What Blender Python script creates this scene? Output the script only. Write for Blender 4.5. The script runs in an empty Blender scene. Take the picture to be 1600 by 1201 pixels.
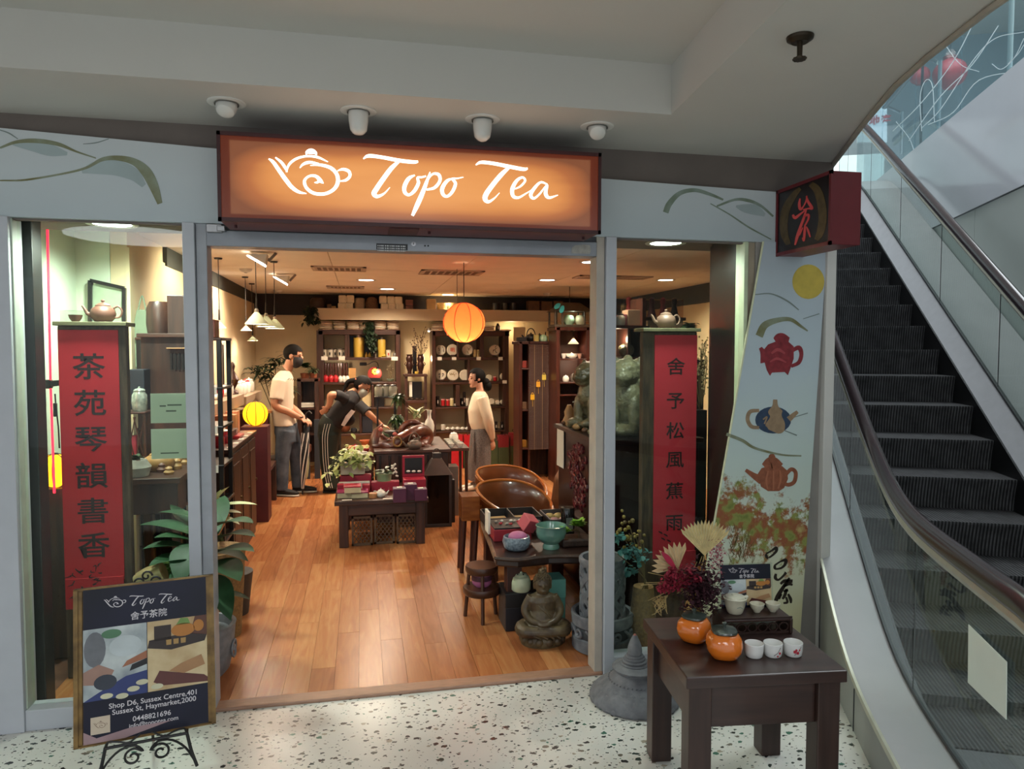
import bpy,bmesh,math,random
from mathutils import Vector,Matrix
random.seed(11)
S=bpy.context.scene
COL=S.collection
PI=math.pi
# ---------------------------------------------------------------- camera
FOC,CAMH,CAMY=1120.0,1.65,-3.45
YAW,PITCH=math.radians(11.8),math.radians(-2.79)
cd=bpy.data.cameras.new('camera');cam=bpy.data.objects.new('camera',cd);COL.objects.link(cam)
cd.sensor_width=36.0;cd.lens=FOC*36.0/1600.0;cd.clip_start=0.05;cd.clip_end=100
cam.location=(0,CAMY,CAMH);cam.rotation_euler=(PI/2+PITCH,0,-YAW)
S.camera=cam
# ---------------------------------------------------------------- world, large lights, exposure
wd=bpy.data.worlds.new('mall_daylight');S.world=wd;wd.use_nodes=True
bg=wd.node_tree.nodes['Background'];bg.inputs[0].default_value=(0.86,0.93,1.0,1);bg.inputs[1].default_value=0.92
S.view_settings.view_transform='Standard';S.view_settings.look='None'
S.view_settings.gamma=1.0;S.view_settings.exposure=0.0;S.view_settings.use_curve_mapping=False
def light(kind,name,loc,energy,color=(1,1,1),rot=(0,0,0),parent=None,**kw):
 l=bpy.data.lights.new(name,kind);l.energy=energy;l.color=color
 for k,v in kw.items():setattr(l,k,v)
 o=bpy.data.objects.new(name,l);COL.objects.link(o);o.location=loc;o.rotation_euler=rot
 if parent:o.parent=parent;o.location=Vector(loc)-parent.location
 return o
COOL=(0.93,0.97,1.0);WARM=(1.0,0.80,0.60)
for x,y,e in((-2.2,-4.6,50),(0.4,-4.9,46),(3.0,-5.2,50),(3.4,-7.6,45),(0.4,-7.4,55)):
 light('AREA','mall_ceiling_panel',(x,y,2.80),e,COOL,size=1.4,shape='DISK')
light('AREA','atrium_skylight',(6.2,1.5,8.3),900,(0.90,0.96,1.0),size=6.0,shape='SQUARE')
# ---------------------------------------------------------------- layout helpers (photo pixel at a known real depth -> metres)
_f=Vector((math.sin(YAW)*math.cos(PITCH),math.cos(YAW)*math.cos(PITCH),math.sin(PITCH)))
_r=Vector((math.cos(YAW),-math.sin(YAW),0));_u=_r.cross(_f);_c=Vector((0,CAMY,CAMH))
def ray(px,py):return _f+_r*((px-800)/FOC)-_u*((py-600.5)/FOC)
def W(px,py,Y):
 d=ray(px,py);return _c+d*((Y-CAMY)/d.y)
def WX(px,py,X):
 d=ray(px,py);return _c+d*(X/d.x)
def G(px,py,z=0.0):
 d=ray(px,py);return _c+d*((z-CAMH)/d.z)
 # ---------------------------------------------------------------- materials
def lin(h):
 c=[int(h[i:i+2],16)/255 for i in(0,2,4)]
 return tuple(x/12.92 if x<=0.04045 else((x+0.055)/1.055)**2.4 for x in c)+(1,)
_mats={}
def M(name,h,rough=0.5,metal=0.0,var=0.10,scale=14.0,bump=0.0,coat=0.0,emit=0.0,trans=0.0,stretch=None,h2=None,detail=4.0,bscale=None,ehex=None,spec=None):
 """procedural material: noise drifts between two tones, optional relief"""
 if name in _mats:return _mats[name]
 m=bpy.data.materials.new(name);m.use_nodes=True;nt=m.node_tree;b=nt.nodes['Principled BSDF']
 c=lin(h);c2=lin(h2)if h2 else tuple(x*(1-var)for x in c[:3])+(1,);c1=c if h2 else tuple(min(1,x*(1+var*.5))for x in c[:3])+(1,)
 tc=nt.nodes.new('ShaderNodeTexCoord');src=tc.outputs['Object']
 if stretch:
  mp=nt.nodes.new('ShaderNodeMapping');mp.inputs['Scale'].default_value=stretch;nt.links.new(src,mp.inputs[0]);src=mp.outputs[0]
 nz=nt.nodes.new('ShaderNodeTexNoise');nz.inputs['Scale'].default_value=scale;nz.inputs['Detail'].default_value=detail;nt.links.new(src,nz.inputs['Vector'])
 rp=nt.nodes.new('ShaderNodeValToRGB');rp.color_ramp.elements[0].position=.33;rp.color_ramp.elements[1].position=.68
 rp.color_ramp.elements[0].color=c2;rp.color_ramp.elements[1].color=c1
 nt.links.new(nz.outputs['Fac'],rp.inputs[0]);nt.links.new(rp.outputs[0],b.inputs['Base Color'])
 b.inputs['Roughness'].default_value=rough;b.inputs['Metallic'].default_value=metal
 b.inputs['Coat Weight'].default_value=coat;b.inputs['Coat Roughness'].default_value=.08
 if trans:b.inputs['Transmission Weight'].default_value=trans
 if spec is not None:b.inputs['Specular IOR Level'].default_value=spec
 if emit:
  b.inputs['Emission Strength'].default_value=emit
  if ehex:b.inputs['Emission Color'].default_value=lin(ehex)
  else:nt.links.new(rp.outputs[0],b.inputs['Emission Color'])
 if bump:
  n2=nz
  if bscale:
   n2=nt.nodes.new('ShaderNodeTexNoise');n2.inputs['Scale'].default_value=bscale;nt.links.new(src,n2.inputs['Vector'])
  bp=nt.nodes.new('ShaderNodeBump');bp.inputs['Strength'].default_value=bump;bp.inputs['Distance'].default_value=.01
  nt.links.new(n2.outputs['Fac'],bp.inputs['Height']);nt.links.new(bp.outputs[0],b.inputs['Normal'])
 _mats[name]=m;return m
def glass_mat(name,tint='f2fbf8',rough=0.0,ior=1.45,body=0.0,bodyhex='e8f0ee'):
 if name in _mats:return _mats[name]
 m=bpy.data.materials.new(name);m.use_nodes=True;nt=m.node_tree;nt.nodes.clear()
 o=nt.nodes.new('ShaderNodeOutputMaterial');t=nt.nodes.new('ShaderNodeBsdfTransparent');t.inputs[0].default_value=lin(tint)
 g=nt.nodes.new('ShaderNodeBsdfGlossy');g.inputs['Roughness'].default_value=rough
 lw=nt.nodes.new('ShaderNodeLayerWeight');lw.inputs[0].default_value=.5;pw=nt.nodes.new('ShaderNodeMath');pw.operation='POWER';pw.inputs[1].default_value=5;nt.links.new(lw.outputs['Facing'],pw.inputs[0])
 fr=nt.nodes.new('ShaderNodeMath');fr.operation='MULTIPLY_ADD';fr.inputs[1].default_value=.8;fr.inputs[2].default_value=((ior-1)/(ior+1))**2;nt.links.new(pw.outputs[0],fr.inputs[0])
 mx=nt.nodes.new('ShaderNodeMixShader');nt.links.new(fr.outputs[0],mx.inputs[0]);nt.links.new(t.outputs[0],mx.inputs[1]);nt.links.new(g.outputs[0],mx.inputs[2])
 out=mx.outputs[0]
 if body:
  d=nt.nodes.new('ShaderNodeBsdfDiffuse');d.inputs[0].default_value=lin(bodyhex);m2=nt.nodes.new('ShaderNodeMixShader');m2.inputs[0].default_value=body
  nt.links.new(out,m2.inputs[1]);nt.links.new(d.outputs[0],m2.inputs[2]);out=m2.outputs[0]
 nt.links.new(out,o.inputs[0]);_mats[name]=m;return m
def paper_glow(name,h,tr=.5):
 """thin paper: part diffuse, part translucent, so a lamp inside lights it up"""
 if name in _mats:return _mats[name]
 m=bpy.data.materials.new(name);m.use_nodes=True;nt=m.node_tree;nt.nodes.clear()
 o=nt.nodes.new('ShaderNodeOutputMaterial');d=nt.nodes.new('ShaderNodeBsdfDiffuse');t=nt.nodes.new('ShaderNodeBsdfTranslucent');mx=nt.nodes.new('ShaderNodeMixShader')
 tc=nt.nodes.new('ShaderNodeTexCoord');nz=nt.nodes.new('ShaderNodeTexNoise');nz.inputs['Scale'].default_value=25;nt.links.new(tc.outputs['Object'],nz.inputs['Vector'])
 rp=nt.nodes.new('ShaderNodeValToRGB');c=lin(h);rp.color_ramp.elements[0].color=tuple(x*.85 for x in c[:3])+(1,);rp.color_ramp.elements[1].color=c
 nt.links.new(nz.outputs['Fac'],rp.inputs[0])
 for n in(d,t):nt.links.new(rp.outputs[0],n.inputs[0])
 mx.inputs[0].default_value=tr;nt.links.new(d.outputs[0],mx.inputs[1]);nt.links.new(t.outputs[0],mx.inputs[2]);nt.links.new(mx.outputs[0],o.inputs[0])
 _mats[name]=m;return m
 # ---------------------------------------------------------------- mesh builder
def cat(pts,n=6):
 """Catmull-Rom through points (any dimension), n steps a span"""
 P=[Vector(p)for p in pts]
 if len(P)<3:return[P[0].lerp(P[-1],i/n)for i in range(n+1)]
 out=[]
 for i in range(len(P)-1):
  a=P[i-1]if i else P[0]*2-P[1];b=P[i];c=P[i+1];d=P[i+2]if i+2<len(P)else c*2-b
  for k in range(n):
   t=k/n
   out.append(.5*((2*b)+(c-a)*t+(2*a-5*b+4*c-d)*t*t+(3*b-a-3*c+d)*t**3))
 out.append(P[-1]);return out
class MB:
 def __init__(s):s.v=[];s.f=[]
 def add(s,vs,fs):
  b=len(s.v);s.v+=[Vector(p)for p in vs];s.f+=[tuple(b+i for i in f)for f in fs];return s
 def box(s,x0,x1,y0,y1,z0,z1):
  return s.add([(x0,y0,z0),(x1,y0,z0),(x1,y1,z0),(x0,y1,z0),(x0,y0,z1),(x1,y0,z1),(x1,y1,z1),(x0,y1,z1)],[(3,2,1,0),(4,5,6,7),(0,1,5,4),(1,2,6,5),(2,3,7,6),(3,0,4,7)])
 def obox(s,c,size,rz=0,rx=0,ry=0):
  R=Matrix.Rotation(rz,3,'Z')@Matrix.Rotation(ry,3,'Y')@Matrix.Rotation(rx,3,'X');c=Vector(c);h=[x/2 for x in size]
  t=MB().box(-h[0],h[0],-h[1],h[1],-h[2],h[2]);return s.add([c+R@p for p in t.v],t.f)
 def bar(s,a,b,w,h=None,up=(0,0,1)):
  """square bar from a to b"""
  a=Vector(a);b=Vector(b);h=h or w;d=(b-a).normalized();sx=d.cross(Vector(up))
  if sx.length<1e-4:sx=Vector((1,0,0))
  sx.normalize();sy=sx.cross(d)
  q=[sx*(w/2)*i+sy*(h/2)*j for i,j in((-1,-1),(1,-1),(1,1),(-1,1))]
  return s.add([a+p for p in q]+[b+p for p in q],[(3,2,1,0),(4,5,6,7),(0,1,5,4),(1,2,6,5),(2,3,7,6),(3,0,4,7)])
 def lathe(s,prof,n=24,c=(0,0,0),sx=1,sy=1,lobes=0,la=0.0,cap=True):
  vs=[];fs=[];m=len(prof);cx,cy,cz=c
  for r,z in prof:
   for k in range(n):
    a=2*PI*k/n;q=r*(1-la*(0.5-0.5*math.cos(lobes*a))if lobes else 1)
    vs.append((cx+q*math.cos(a)*sx,cy+q*math.sin(a)*sy,cz+z))
  for i in range(m-1):
   for k in range(n):
    k2=(k+1)%n;fs.append((i*n+k,i*n+k2,(i+1)*n+k2,(i+1)*n+k))
  if cap and prof[0][0]>1e-5:fs.append(tuple(range(n-1,-1,-1)))
  if cap and prof[-1][0]>1e-5:fs.append(tuple((m-1)*n+k for k in range(n)))
  return s.add(vs,fs)
 def tube(s,pts,r,n=8,closed=False,flat=1.0,up=None):
  P=[Vector(p)for p in pts];m=len(P);R=r if isinstance(r,(list,tuple))else[r]*m;vs=[];fs=[]
  nx=None
  for i in range(m):
   t=(P[(i+1)%m]-P[i-1])if closed else(P[min(i+1,m-1)]-P[max(i-1,0)])
   if t.length<1e-9:t=Vector((0,0,1))
   t.normalize()
   if up is not None:nx=Vector(up).cross(t)
   elif nx is None:nx=t.cross(Vector((0,0,1))if abs(t.z)<.9 else Vector((1,0,0)))
   else:nx=nx-t*nx.dot(t)
   if nx.length<1e-6:nx=t.orthogonal()
   nx.normalize();ny=t.cross(nx)
   for k in range(n):
    a=2*PI*k/n;vs.append(P[i]+nx*(R[i]*math.cos(a))+ny*(R[i]*math.sin(a)*flat))
  for i in range(m if closed else m-1):
   j=(i+1)%m
   for k in range(n):k2=(k+1)%n;fs.append((i*n+k,i*n+k2,j*n+k2,j*n+k))
  if not closed:fs+=[tuple(range(n-1,-1,-1)),tuple((m-1)*n+k for k in range(n))]
  return s.add(vs,fs)
 def cyl(s,a,b,r0,r1=None,n=16):return s.tube([a,b],[r0,r0 if r1 is None else r1],n)
 def sph(s,c,r,n=16,m=10,scale=(1,1,1),rz=0,ry=0):
  R=Matrix.Rotation(rz,3,'Z')@Matrix.Rotation(ry,3,'Y');t=MB().lathe([(r*math.sin(PI*i/m)+(1e-6 if i in(0,m)else 0),-r*math.cos(PI*i/m))for i in range(m+1)],n)
  c=Vector(c);return s.add([c+R@Vector((p.x*scale[0],p.y*scale[1],p.z*scale[2]))for p in t.v],t.f)
 def prism(s,poly,vec):
  vec=Vector(vec);n=len(poly);P=[Vector(p)for p in poly]
  return s.add(P+[p+vec for p in P],[tuple(range(n-1,-1,-1)),tuple(range(n,2*n))]+[(i,(i+1)%n,(i+1)%n+n,i+n)for i in range(n)])
 def loft(s,rings,n=16,cap=True):
  """rings: (centre, a-axis vector, b-axis vector)"""
  vs=[];fs=[];m=len(rings)
  for c,a,b in rings:
   c=Vector(c);a=Vector(a);b=Vector(b)
   for k in range(n):t=2*PI*k/n;vs.append(c+a*math.cos(t)+b*math.sin(t))
  for i in range(m-1):
   for k in range(n):k2=(k+1)%n;fs.append((i*n+k,i*n+k2,(i+1)*n+k2,(i+1)*n+k))
  if cap:fs+=[tuple(range(n-1,-1,-1)),tuple((m-1)*n+k for k in range(n))]
  return s.add(vs,fs)
 def brush(s,pts,to3,thick,nrm,n=7):
  """flat brush stroke: pts (x, y, width) in 2D, mapped by to3, raised by thick along nrm"""
  C=cat(pts,n);L=[];Rr=[]
  for i,p in enumerate(C):
   t=C[min(i+1,len(C)-1)]-C[max(i-1,0)];d=Vector((t.x,t.y));d=d.normalized()if d.length>1e-9 else Vector((1,0));nx=Vector((-d.y,d.x));w=max(p.z,1e-4)/2
   L.append((p.x+nx.x*w,p.y+nx.y*w));Rr.append((p.x-nx.x*w,p.y-nx.y*w))
  nrm=Vector(nrm);off=nrm*thick;m=len(C)
  A=[Vector(to3(*q))for q in L];B=[Vector(to3(*q))for q in Rr]
  vs=A+B+[p+off for p in A]+[p+off for p in B];fs=[]
  for i in range(m-1):
   fs+=[(i,i+1,m+i+1,m+i),(2*m+i,3*m+i,3*m+i+1,2*m+i+1),(i,2*m+i,2*m+i+1,i+1),(m+i,m+i+1,3*m+i+1,3*m+i)]
  fs+=[(0,m,3*m,2*m),(m-1,3*m-1,4*m-1,2*m-1)]
  return s.add(vs,fs)
 def leaf(s,base,d,L,w,droop=.3,fold=.15,n=6,roll=0.0,tip=1.0):
  base=Vector(base);d=Vector(d).normalized();side=d.cross(Vector((0,0,1)))
  if side.length<.1:side=Vector((1,0,0))
  side.normalize();side=Matrix.Rotation(roll,3,d)@side;up=side.cross(d);vs=[];fs=[]
  for i in range(n+1):
   t=i/n;ww=w*math.sin(PI*min(1,t*.94+.06)**tip)**.8*(1-.1*t)+.0008
   c=base+d*(L*t)-Vector((0,0,1))*(droop*L*t*t)
   vs+=[c-side*ww+up*(fold*ww),c,c+side*ww+up*(fold*ww)]
  for i in range(n):
   a=i*3;fs+=[(a,a+1,a+4,a+3),(a+1,a+2,a+5,a+4)]
  return s.add(vs,fs)
 def xf(s,mat):
  s.v=[mat@p for p in s.v];return s
 def mesh(s,name,mat,smooth=False,off=None):
  me=bpy.data.meshes.new(name);o=off or Vector((0,0,0));me.from_pydata([tuple(p-o)for p in s.v],[],s.f);me.update()
  if smooth:
   me.polygons.foreach_set('use_smooth',[True]*len(me.polygons));me.set_sharp_from_angle(angle=math.radians(42))
  if mat:me.materials.append(mat)
  return me
 def build(s,name,mat,parent=None,smooth=False,bevel=0.0,label=None,cat=None,group=None,kind=None,blob=0.0,sm=4,local=False):
  """link as ONE mesh object; coordinates are world ones unless local=True and a parent is given"""
  if parent is not None:off=Vector((0,0,0))if local else world_loc(parent)
  else:
   xs=[p.x for p in s.v];ys=[p.y for p in s.v];off=Vector(((min(xs)+max(xs))/2,(min(ys)+max(ys))/2,min(p.z for p in s.v)))
  me=s.mesh(name,mat,smooth,off)
  bm=bmesh.new();bm.from_mesh(me);bmesh.ops.recalc_face_normals(bm,faces=bm.faces);bm.to_mesh(me);bm.free()
  o=bpy.data.objects.new(name,me);COL.objects.link(o)
  if blob:
   md=o.modifiers.new('r','REMESH');md.mode='VOXEL';md.voxel_size=blob;md.use_smooth_shade=True
   if sm:m2=o.modifiers.new('s','SMOOTH');m2.iterations=sm;m2.factor=.5
   dg=bpy.context.evaluated_depsgraph_get();m3=bpy.data.meshes.new_from_object(o.evaluated_get(dg));o.modifiers.clear();o.data=m3;m3.name=name
   if mat and not m3.materials:m3.materials.append(mat)
  if bevel:
   md=o.modifiers.new('edge','BEVEL');md.width=bevel;md.segments=2;md.limit_method='ANGLE';md.angle_limit=math.radians(50)
  if parent is not None:o.parent=parent
  else:o.location=off
  return tag(o,label,cat,group,kind)
def world_loc(o):
 p=Vector(o.location)
 while o.parent is not None:o=o.parent;p=p+o.location
 return p
def tag(o,label=None,cat=None,group=None,kind=None):
 for k,v in(('label',label),('category',cat),('group',group),('kind',kind)):
  if v:o[k]=v
 return o
def thing(name,label,cat,loc,group=None,rz=0,kind=None):
 o=bpy.data.objects.new(name,None);COL.objects.link(o);o.location=loc;o.rotation_euler=(0,0,rz);o.empty_display_size=.1
 return tag(o,label,cat,group,kind)
def copy_tree(o,parent=None):
 c=o.copy();COL.objects.link(c);c.parent=parent
 for ch in list(o.children):copy_tree(ch,c)
 return c
def clone(o,loc,label,rz=None,group=None,scale=None):
 c=copy_tree(o);c.location=loc;c['label']=label
 if rz is not None:c.rotation_euler=(0,0,rz)
 if group:c['group']=group
 if scale:c.scale=(scale,)*3 if not isinstance(scale,tuple)else scale
 return c
_fc=bpy.data.curves.new('lettering','FONT');_fo=bpy.data.objects.new('lettering',_fc);COL.objects.link(_fo)
def text_mb(body,size,to3,heavy=0.0,spacing=1.0,center=True,sx=1.0):
 """lettering as flat mesh; to3(x, y) places it"""
 _fc.body=body;_fc.size=1.0;_fc.offset=heavy;_fc.space_character=spacing;_fc.resolution_u=3
 dg=bpy.context.evaluated_depsgraph_get();dg.update();me=bpy.data.meshes.new_from_object(_fo.evaluated_get(dg))
 vs=[v.co.copy()for v in me.vertices];fs=[tuple(p.vertices)for p in me.polygons];bpy.data.meshes.remove(me)
 cx=(min(v.x for v in vs)+max(v.x for v in vs))/2 if center else 0;cy=(min(v.y for v in vs)+max(v.y for v in vs))/2 if center else 0
 mb=MB();mb.v=[Vector(to3((v.x-cx)*size*sx,(v.y-cy)*size))for v in vs];mb.f=fs;return mb
 # ================================================================ THE SETTING
def terrazzo():
 m=bpy.data.materials.new('terrazzo');m.use_nodes=True;nt=m.node_tree;b=nt.nodes['Principled BSDF'];b.inputs['Roughness'].default_value=.28
 tc=nt.nodes.new('ShaderNodeTexCoord')
 nz=nt.nodes.new('ShaderNodeTexNoise');nz.inputs['Scale'].default_value=60;nt.links.new(tc.outputs['Object'],nz.inputs['Vector'])
 ad=nt.nodes.new('ShaderNodeMixRGB');ad.blend_type='ADD';ad.inputs[0].default_value=.022;nt.links.new(tc.outputs['Object'],ad.inputs[1]);nt.links.new(nz.outputs['Color'],ad.inputs[2])
 prev=None
 bn=nt.nodes.new('ShaderNodeTexNoise');bn.inputs['Scale'].default_value=3;nt.links.new(tc.outputs['Object'],bn.inputs['Vector'])
 br=nt.nodes.new('ShaderNodeValToRGB');br.color_ramp.elements[0].color=lin('c9c8c0');br.color_ramp.elements[1].color=lin('dcdbd4');nt.links.new(bn.outputs['Fac'],br.inputs[0]);prev=br.outputs[0]
 for sc,th,pick in((24,.37,.58),(50,.30,.60)):
  mp=nt.nodes.new('ShaderNodeMapping');mp.inputs['Scale'].default_value=(1.0,1.5,1.0);mp.inputs['Rotation'].default_value=(0,0,sc*.1);nt.links.new(ad.outputs[0],mp.inputs[0])
  v=nt.nodes.new('ShaderNodeTexVoronoi');v.inputs['Scale'].default_value=sc;v.voronoi_dimensions='2D';nt.links.new(mp.outputs[0],v.inputs['Vector'])
  sp=nt.nodes.new('ShaderNodeSeparateColor');nt.links.new(v.outputs['Color'],sp.inputs[0])
  lt=nt.nodes.new('ShaderNodeMath');lt.operation='LESS_THAN';nt.links.new(v.outputs['Distance'],lt.inputs[0])
  ml=nt.nodes.new('ShaderNodeMath');ml.operation='MULTIPLY';ml.inputs[1].default_value=th;nt.links.new(sp.outputs[1],ml.inputs[0]);nt.links.new(ml.outputs[0],lt.inputs[1])
  gt=nt.nodes.new('ShaderNodeMath');gt.operation='GREATER_THAN';gt.inputs[1].default_value=pick;nt.links.new(sp.outputs[0],gt.inputs[0])
  mu=nt.nodes.new('ShaderNodeMath');mu.operation='MULTIPLY';nt.links.new(lt.outputs[0],mu.inputs[0]);nt.links.new(gt.outputs[0],mu.inputs[1])
  cr=nt.nodes.new('ShaderNodeValToRGB');cr.color_ramp.interpolation='CONSTANT';e=cr.color_ramp.elements
  e[0].color=lin('1c1e1e');e[1].position=.45;e[1].color=lin('2f3a34');x=e.new(.65);x.color=lin('3b6a58');x=e.new(.8);x.color=lin('6b6458');x=e.new(.92);x.color=lin('99907e')
  nt.links.new(sp.outputs[2],cr.inputs[0])
  mx=nt.nodes.new('ShaderNodeMixRGB');nt.links.new(mu.outputs[0],mx.inputs[0]);nt.links.new(prev,mx.inputs[1]);nt.links.new(cr.outputs[0],mx.inputs[2]);prev=mx.outputs[0]
 nt.links.new(prev,b.inputs['Base Color']);_mats['terrazzo']=m;return m
def st(name,mb,mat,**k):return mb.build(name,mat,kind='structure',**k)
WHITE=M('white_paint','d3d1cb',.6,var=.03,scale=3)
CEIL=M('ceiling_paint','c4c2bc',.7,var=.03,scale=2)
ALU=M('aluminium_powder','b9bdc4',.42,var=.05,scale=8)
ALU2=M('aluminium_grey','8d9197',.4,.35,var=.08,scale=9)
st('floor',MB().box(-9,13,-10,13,-.2,0),terrazzo())
SOF=[(-9,.1),(-9,-.56),(1.287,-.575),(1.19,-1.57),(.98,-4),(.6,-10),(1.5,-10),(1.55,-4),(1.62,-2.5),(1.783,-1.654),(1.871,-1.328),(1.956,-1.079),(2.148,-.659),(2.484,.024),(2.5,.1)]
st('ceiling_soffit',MB().prism([(x,y,2.64)for x,y in SOF],(0,0,.75)),CEIL)
st('ceiling_recess',MB().prism([(x,y,2.846)for x,y in[(-9,-.56),(-9,-10),(.6,-10),(.98,-4),(1.19,-1.57),(1.287,-.575)]],(0,0,.5)),CEIL)
tr=MB();e=[(x,y,2.632)for x,y in SOF[8:14]];tr.tube(e,.012,6);st('trim_1',tr,M('edge_bead','a39d90',.5))
# facade boards
HB=M('header_board','6f655f',.7,var=.1,scale=5)
st('wall_front',MB().box(-9,2.46,-.025,-.002,2.21,2.64),HB)
st('wall_front_outer',MB().box(-9,-1.62,-.04,.08,0,2.2),WHITE)
def print_mat(name,ramp,blot=False,h=2.2):
 m=bpy.data.materials.new(name);m.use_nodes=True;nt=m.node_tree;b=nt.nodes['Principled BSDF'];b.inputs['Roughness'].default_value=.38
 tc=nt.nodes.new('ShaderNodeTexCoord');sx=nt.nodes.new('ShaderNodeSeparateXYZ');nt.links.new(tc.outputs['Object'],sx.inputs[0])
 dv=nt.nodes.new('ShaderNodeMath');dv.operation='DIVIDE';dv.inputs[1].default_value=h;nt.links.new(sx.outputs[2],dv.inputs[0])
 nz=nt.nodes.new('ShaderNodeTexNoise');nz.inputs['Scale'].default_value=3.2;nz.inputs['Detail'].default_value=5;nt.links.new(tc.outputs['Object'],nz.inputs['Vector'])
 ma=nt.nodes.new('ShaderNodeMath');ma.operation='MULTIPLY_ADD';ma.inputs[1].default_value=.22;nt.links.new(nz.outputs['Fac'],ma.inputs[0])
 sb=nt.nodes.new('ShaderNodeMath');sb.operation='SUBTRACT';sb.inputs[1].default_value=.11;nt.links.new(dv.outputs[0],sb.inputs[0]);nt.links.new(sb.outputs[0],ma.inputs[2])
 cr=nt.nodes.new('ShaderNodeValToRGB');E_=cr.color_ramp.elements;E_[0].position,E_[0].color=ramp[0][0],lin(ramp[0][1]);E_[1].position,E_[1].color=ramp[-1][0],lin(ramp[-1][1])
 for p,h_ in ramp[1:-1]:q=E_.new(p);q.color=lin(h_)
 nt.links.new(ma.outputs[0],cr.inputs[0]);prev=cr.outputs[0]
 if blot:
  n2=nt.nodes.new('ShaderNodeTexNoise');n2.inputs['Scale'].default_value=8;n2.inputs['Detail'].default_value=9;n2.inputs['Roughness'].default_value=.74;nt.links.new(tc.outputs['Object'],n2.inputs['Vector'])
  # band centre falls towards +x
  d1=nt.nodes.new('ShaderNodeMath');d1.operation='MULTIPLY_ADD';d1.inputs[1].default_value=.35;nt.links.new(sx.outputs[0],d1.inputs[0]);nt.links.new(sx.outputs[2],d1.inputs[2])
  d2=nt.nodes.new('ShaderNodeMath');d2.operation='SUBTRACT';d2.inputs[1].default_value=.72;nt.links.new(d1.outputs[0],d2.inputs[0])
  d3=nt.nodes.new('ShaderNodeMath');d3.operation='ABSOLUTE';nt.links.new(d2.outputs[0],d3.inputs[0])
  d4=nt.nodes.new('ShaderNodeMath');d4.operation='MULTIPLY_ADD';d4.inputs[1].default_value=-.75;d4.inputs[2].default_value=.17;nt.links.new(d3.outputs[0],d4.inputs[0])
  d5=nt.nodes.new('ShaderNodeMath');d5.operation='ADD';nt.links.new(d4.outputs[0],d5.inputs[0]);nt.links.new(n2.outputs['Fac'],d5.inputs[1])
  rm=nt.nodes.new('ShaderNodeValToRGB');rm.color_ramp.elements[0].position=.535;rm.color_ramp.elements[1].position=.60;nt.links.new(d5.outputs[0],rm.inputs[0])
  n3=nt.nodes.new('ShaderNodeTexNoise');n3.inputs['Scale'].default_value=15;n3.inputs['Detail'].default_value=6;mp=nt.nodes.new('ShaderNodeMapping');mp.inputs['Location'].default_value=(5,2,9);nt.links.new(tc.outputs['Object'],mp.inputs[0]);nt.links.new(mp.outputs[0],n3.inputs['Vector'])
  rc=nt.nodes.new('ShaderNodeValToRGB');q=rc.color_ramp.elements;q[0].position=.3;q[0].color=lin('6c7838');q[1].position=.72;q[1].color=lin('b5a468');w=q.new(.43);w.color=lin('8f9450');w=q.new(.5);w.color=lin('94683c');w=q.new(.58);w.color=lin('96543a')
  nt.links.new(n3.outputs['Fac'],rc.inputs[0]);mx=nt.nodes.new('ShaderNodeMixRGB');nt.links.new(rm.outputs[0],mx.inputs[0]);nt.links.new(prev,mx.inputs[1]);nt.links.new(rc.outputs[0],mx.inputs[2]);prev=mx.outputs[0]
 nt.links.new(prev,b.inputs['Base Color']);_mats[name]=m;return m
MUR=print_mat('mural_print',[(0,'b3bfc4'),(.5,'c3ccd0'),(1,'c9ced0')],h=.4)
mur=thing('mural_header','pale blue-grey header board painted with ink mountain ridges above the shopfront','mural',(0.4,-.06,2.2))
MB().prism([(-2.7,-.058,2.205),(2.447,-.058,2.205),(2.447,-.058,2.455),(-.6,-.058,2.53),(-1.46,-.058,2.568),(-2.7,-.058,2.61)],(0,.03,0)).build('board',MUR,mur)
def ink(name,strokes,par,mat,Y=-.0585,off=.001,w=lambda:0):
 mb=MB()
 for s in strokes:mb.brush(s,lambda x,y:W(x,y,Y),off,(0,-1,0),6)
 return mb.build(name,mat,par)
I1=M('ink_olive','6f6a3c',.5,var=.35,scale=9,h2='8f9a86');I2=M('ink_thin','7d8a86',.5,var=.1);I3=M('ink_wash','a5b4b6',.5,var=.08,scale=5)
ink('wash',[[(128,268,6),(150,262,20),(180,262,24),(208,272,20),(225,290,8)],[(20,225,4),(50,228,16),(80,235,18),(105,240,5)]],mur,I3,off=.0006)
ink('ink_ridge',[[(0,282,2),(40,281,3),(100,271,3),(135,262,4),(160,249,6),(185,247,8),(210,253,11),(228,268,16),(240,290,15),(250,318,8)],[(0,231,3),(25,222,5),(55,220,7),(90,225,6),(120,237,3),(150,247,2)]],mur,I1)
ink('thin_line',[[(0,203,1.5),(14,208,2),(28,217,1.2)]],mur,I2);ink('thin_line',[[(130,225,1),(150,223,1.5),(170,217,1)]],mur,I2)
ink('ink_ridge',[[(1040,332,9),(1046,318,9),(1062,302,7),(1085,297,6),(1108,303,5),(1130,312,3)],[(1120,322,3),(1148,312,4),(1168,313,5),(1188,321,4),(1208,338,3)],[(1110,318,1.5),(1140,335,2),(1170,355,2.5),(1205,374,1.5)]],mur,M('ink_green','6c7a62',.5,var=.3,scale=8,h2='93a39c'))
ink('wash',[[(1150,322,3),(1162,325,12),(1180,328,16),(1195,336,5)]],mur,I3,off=.0006)
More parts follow.
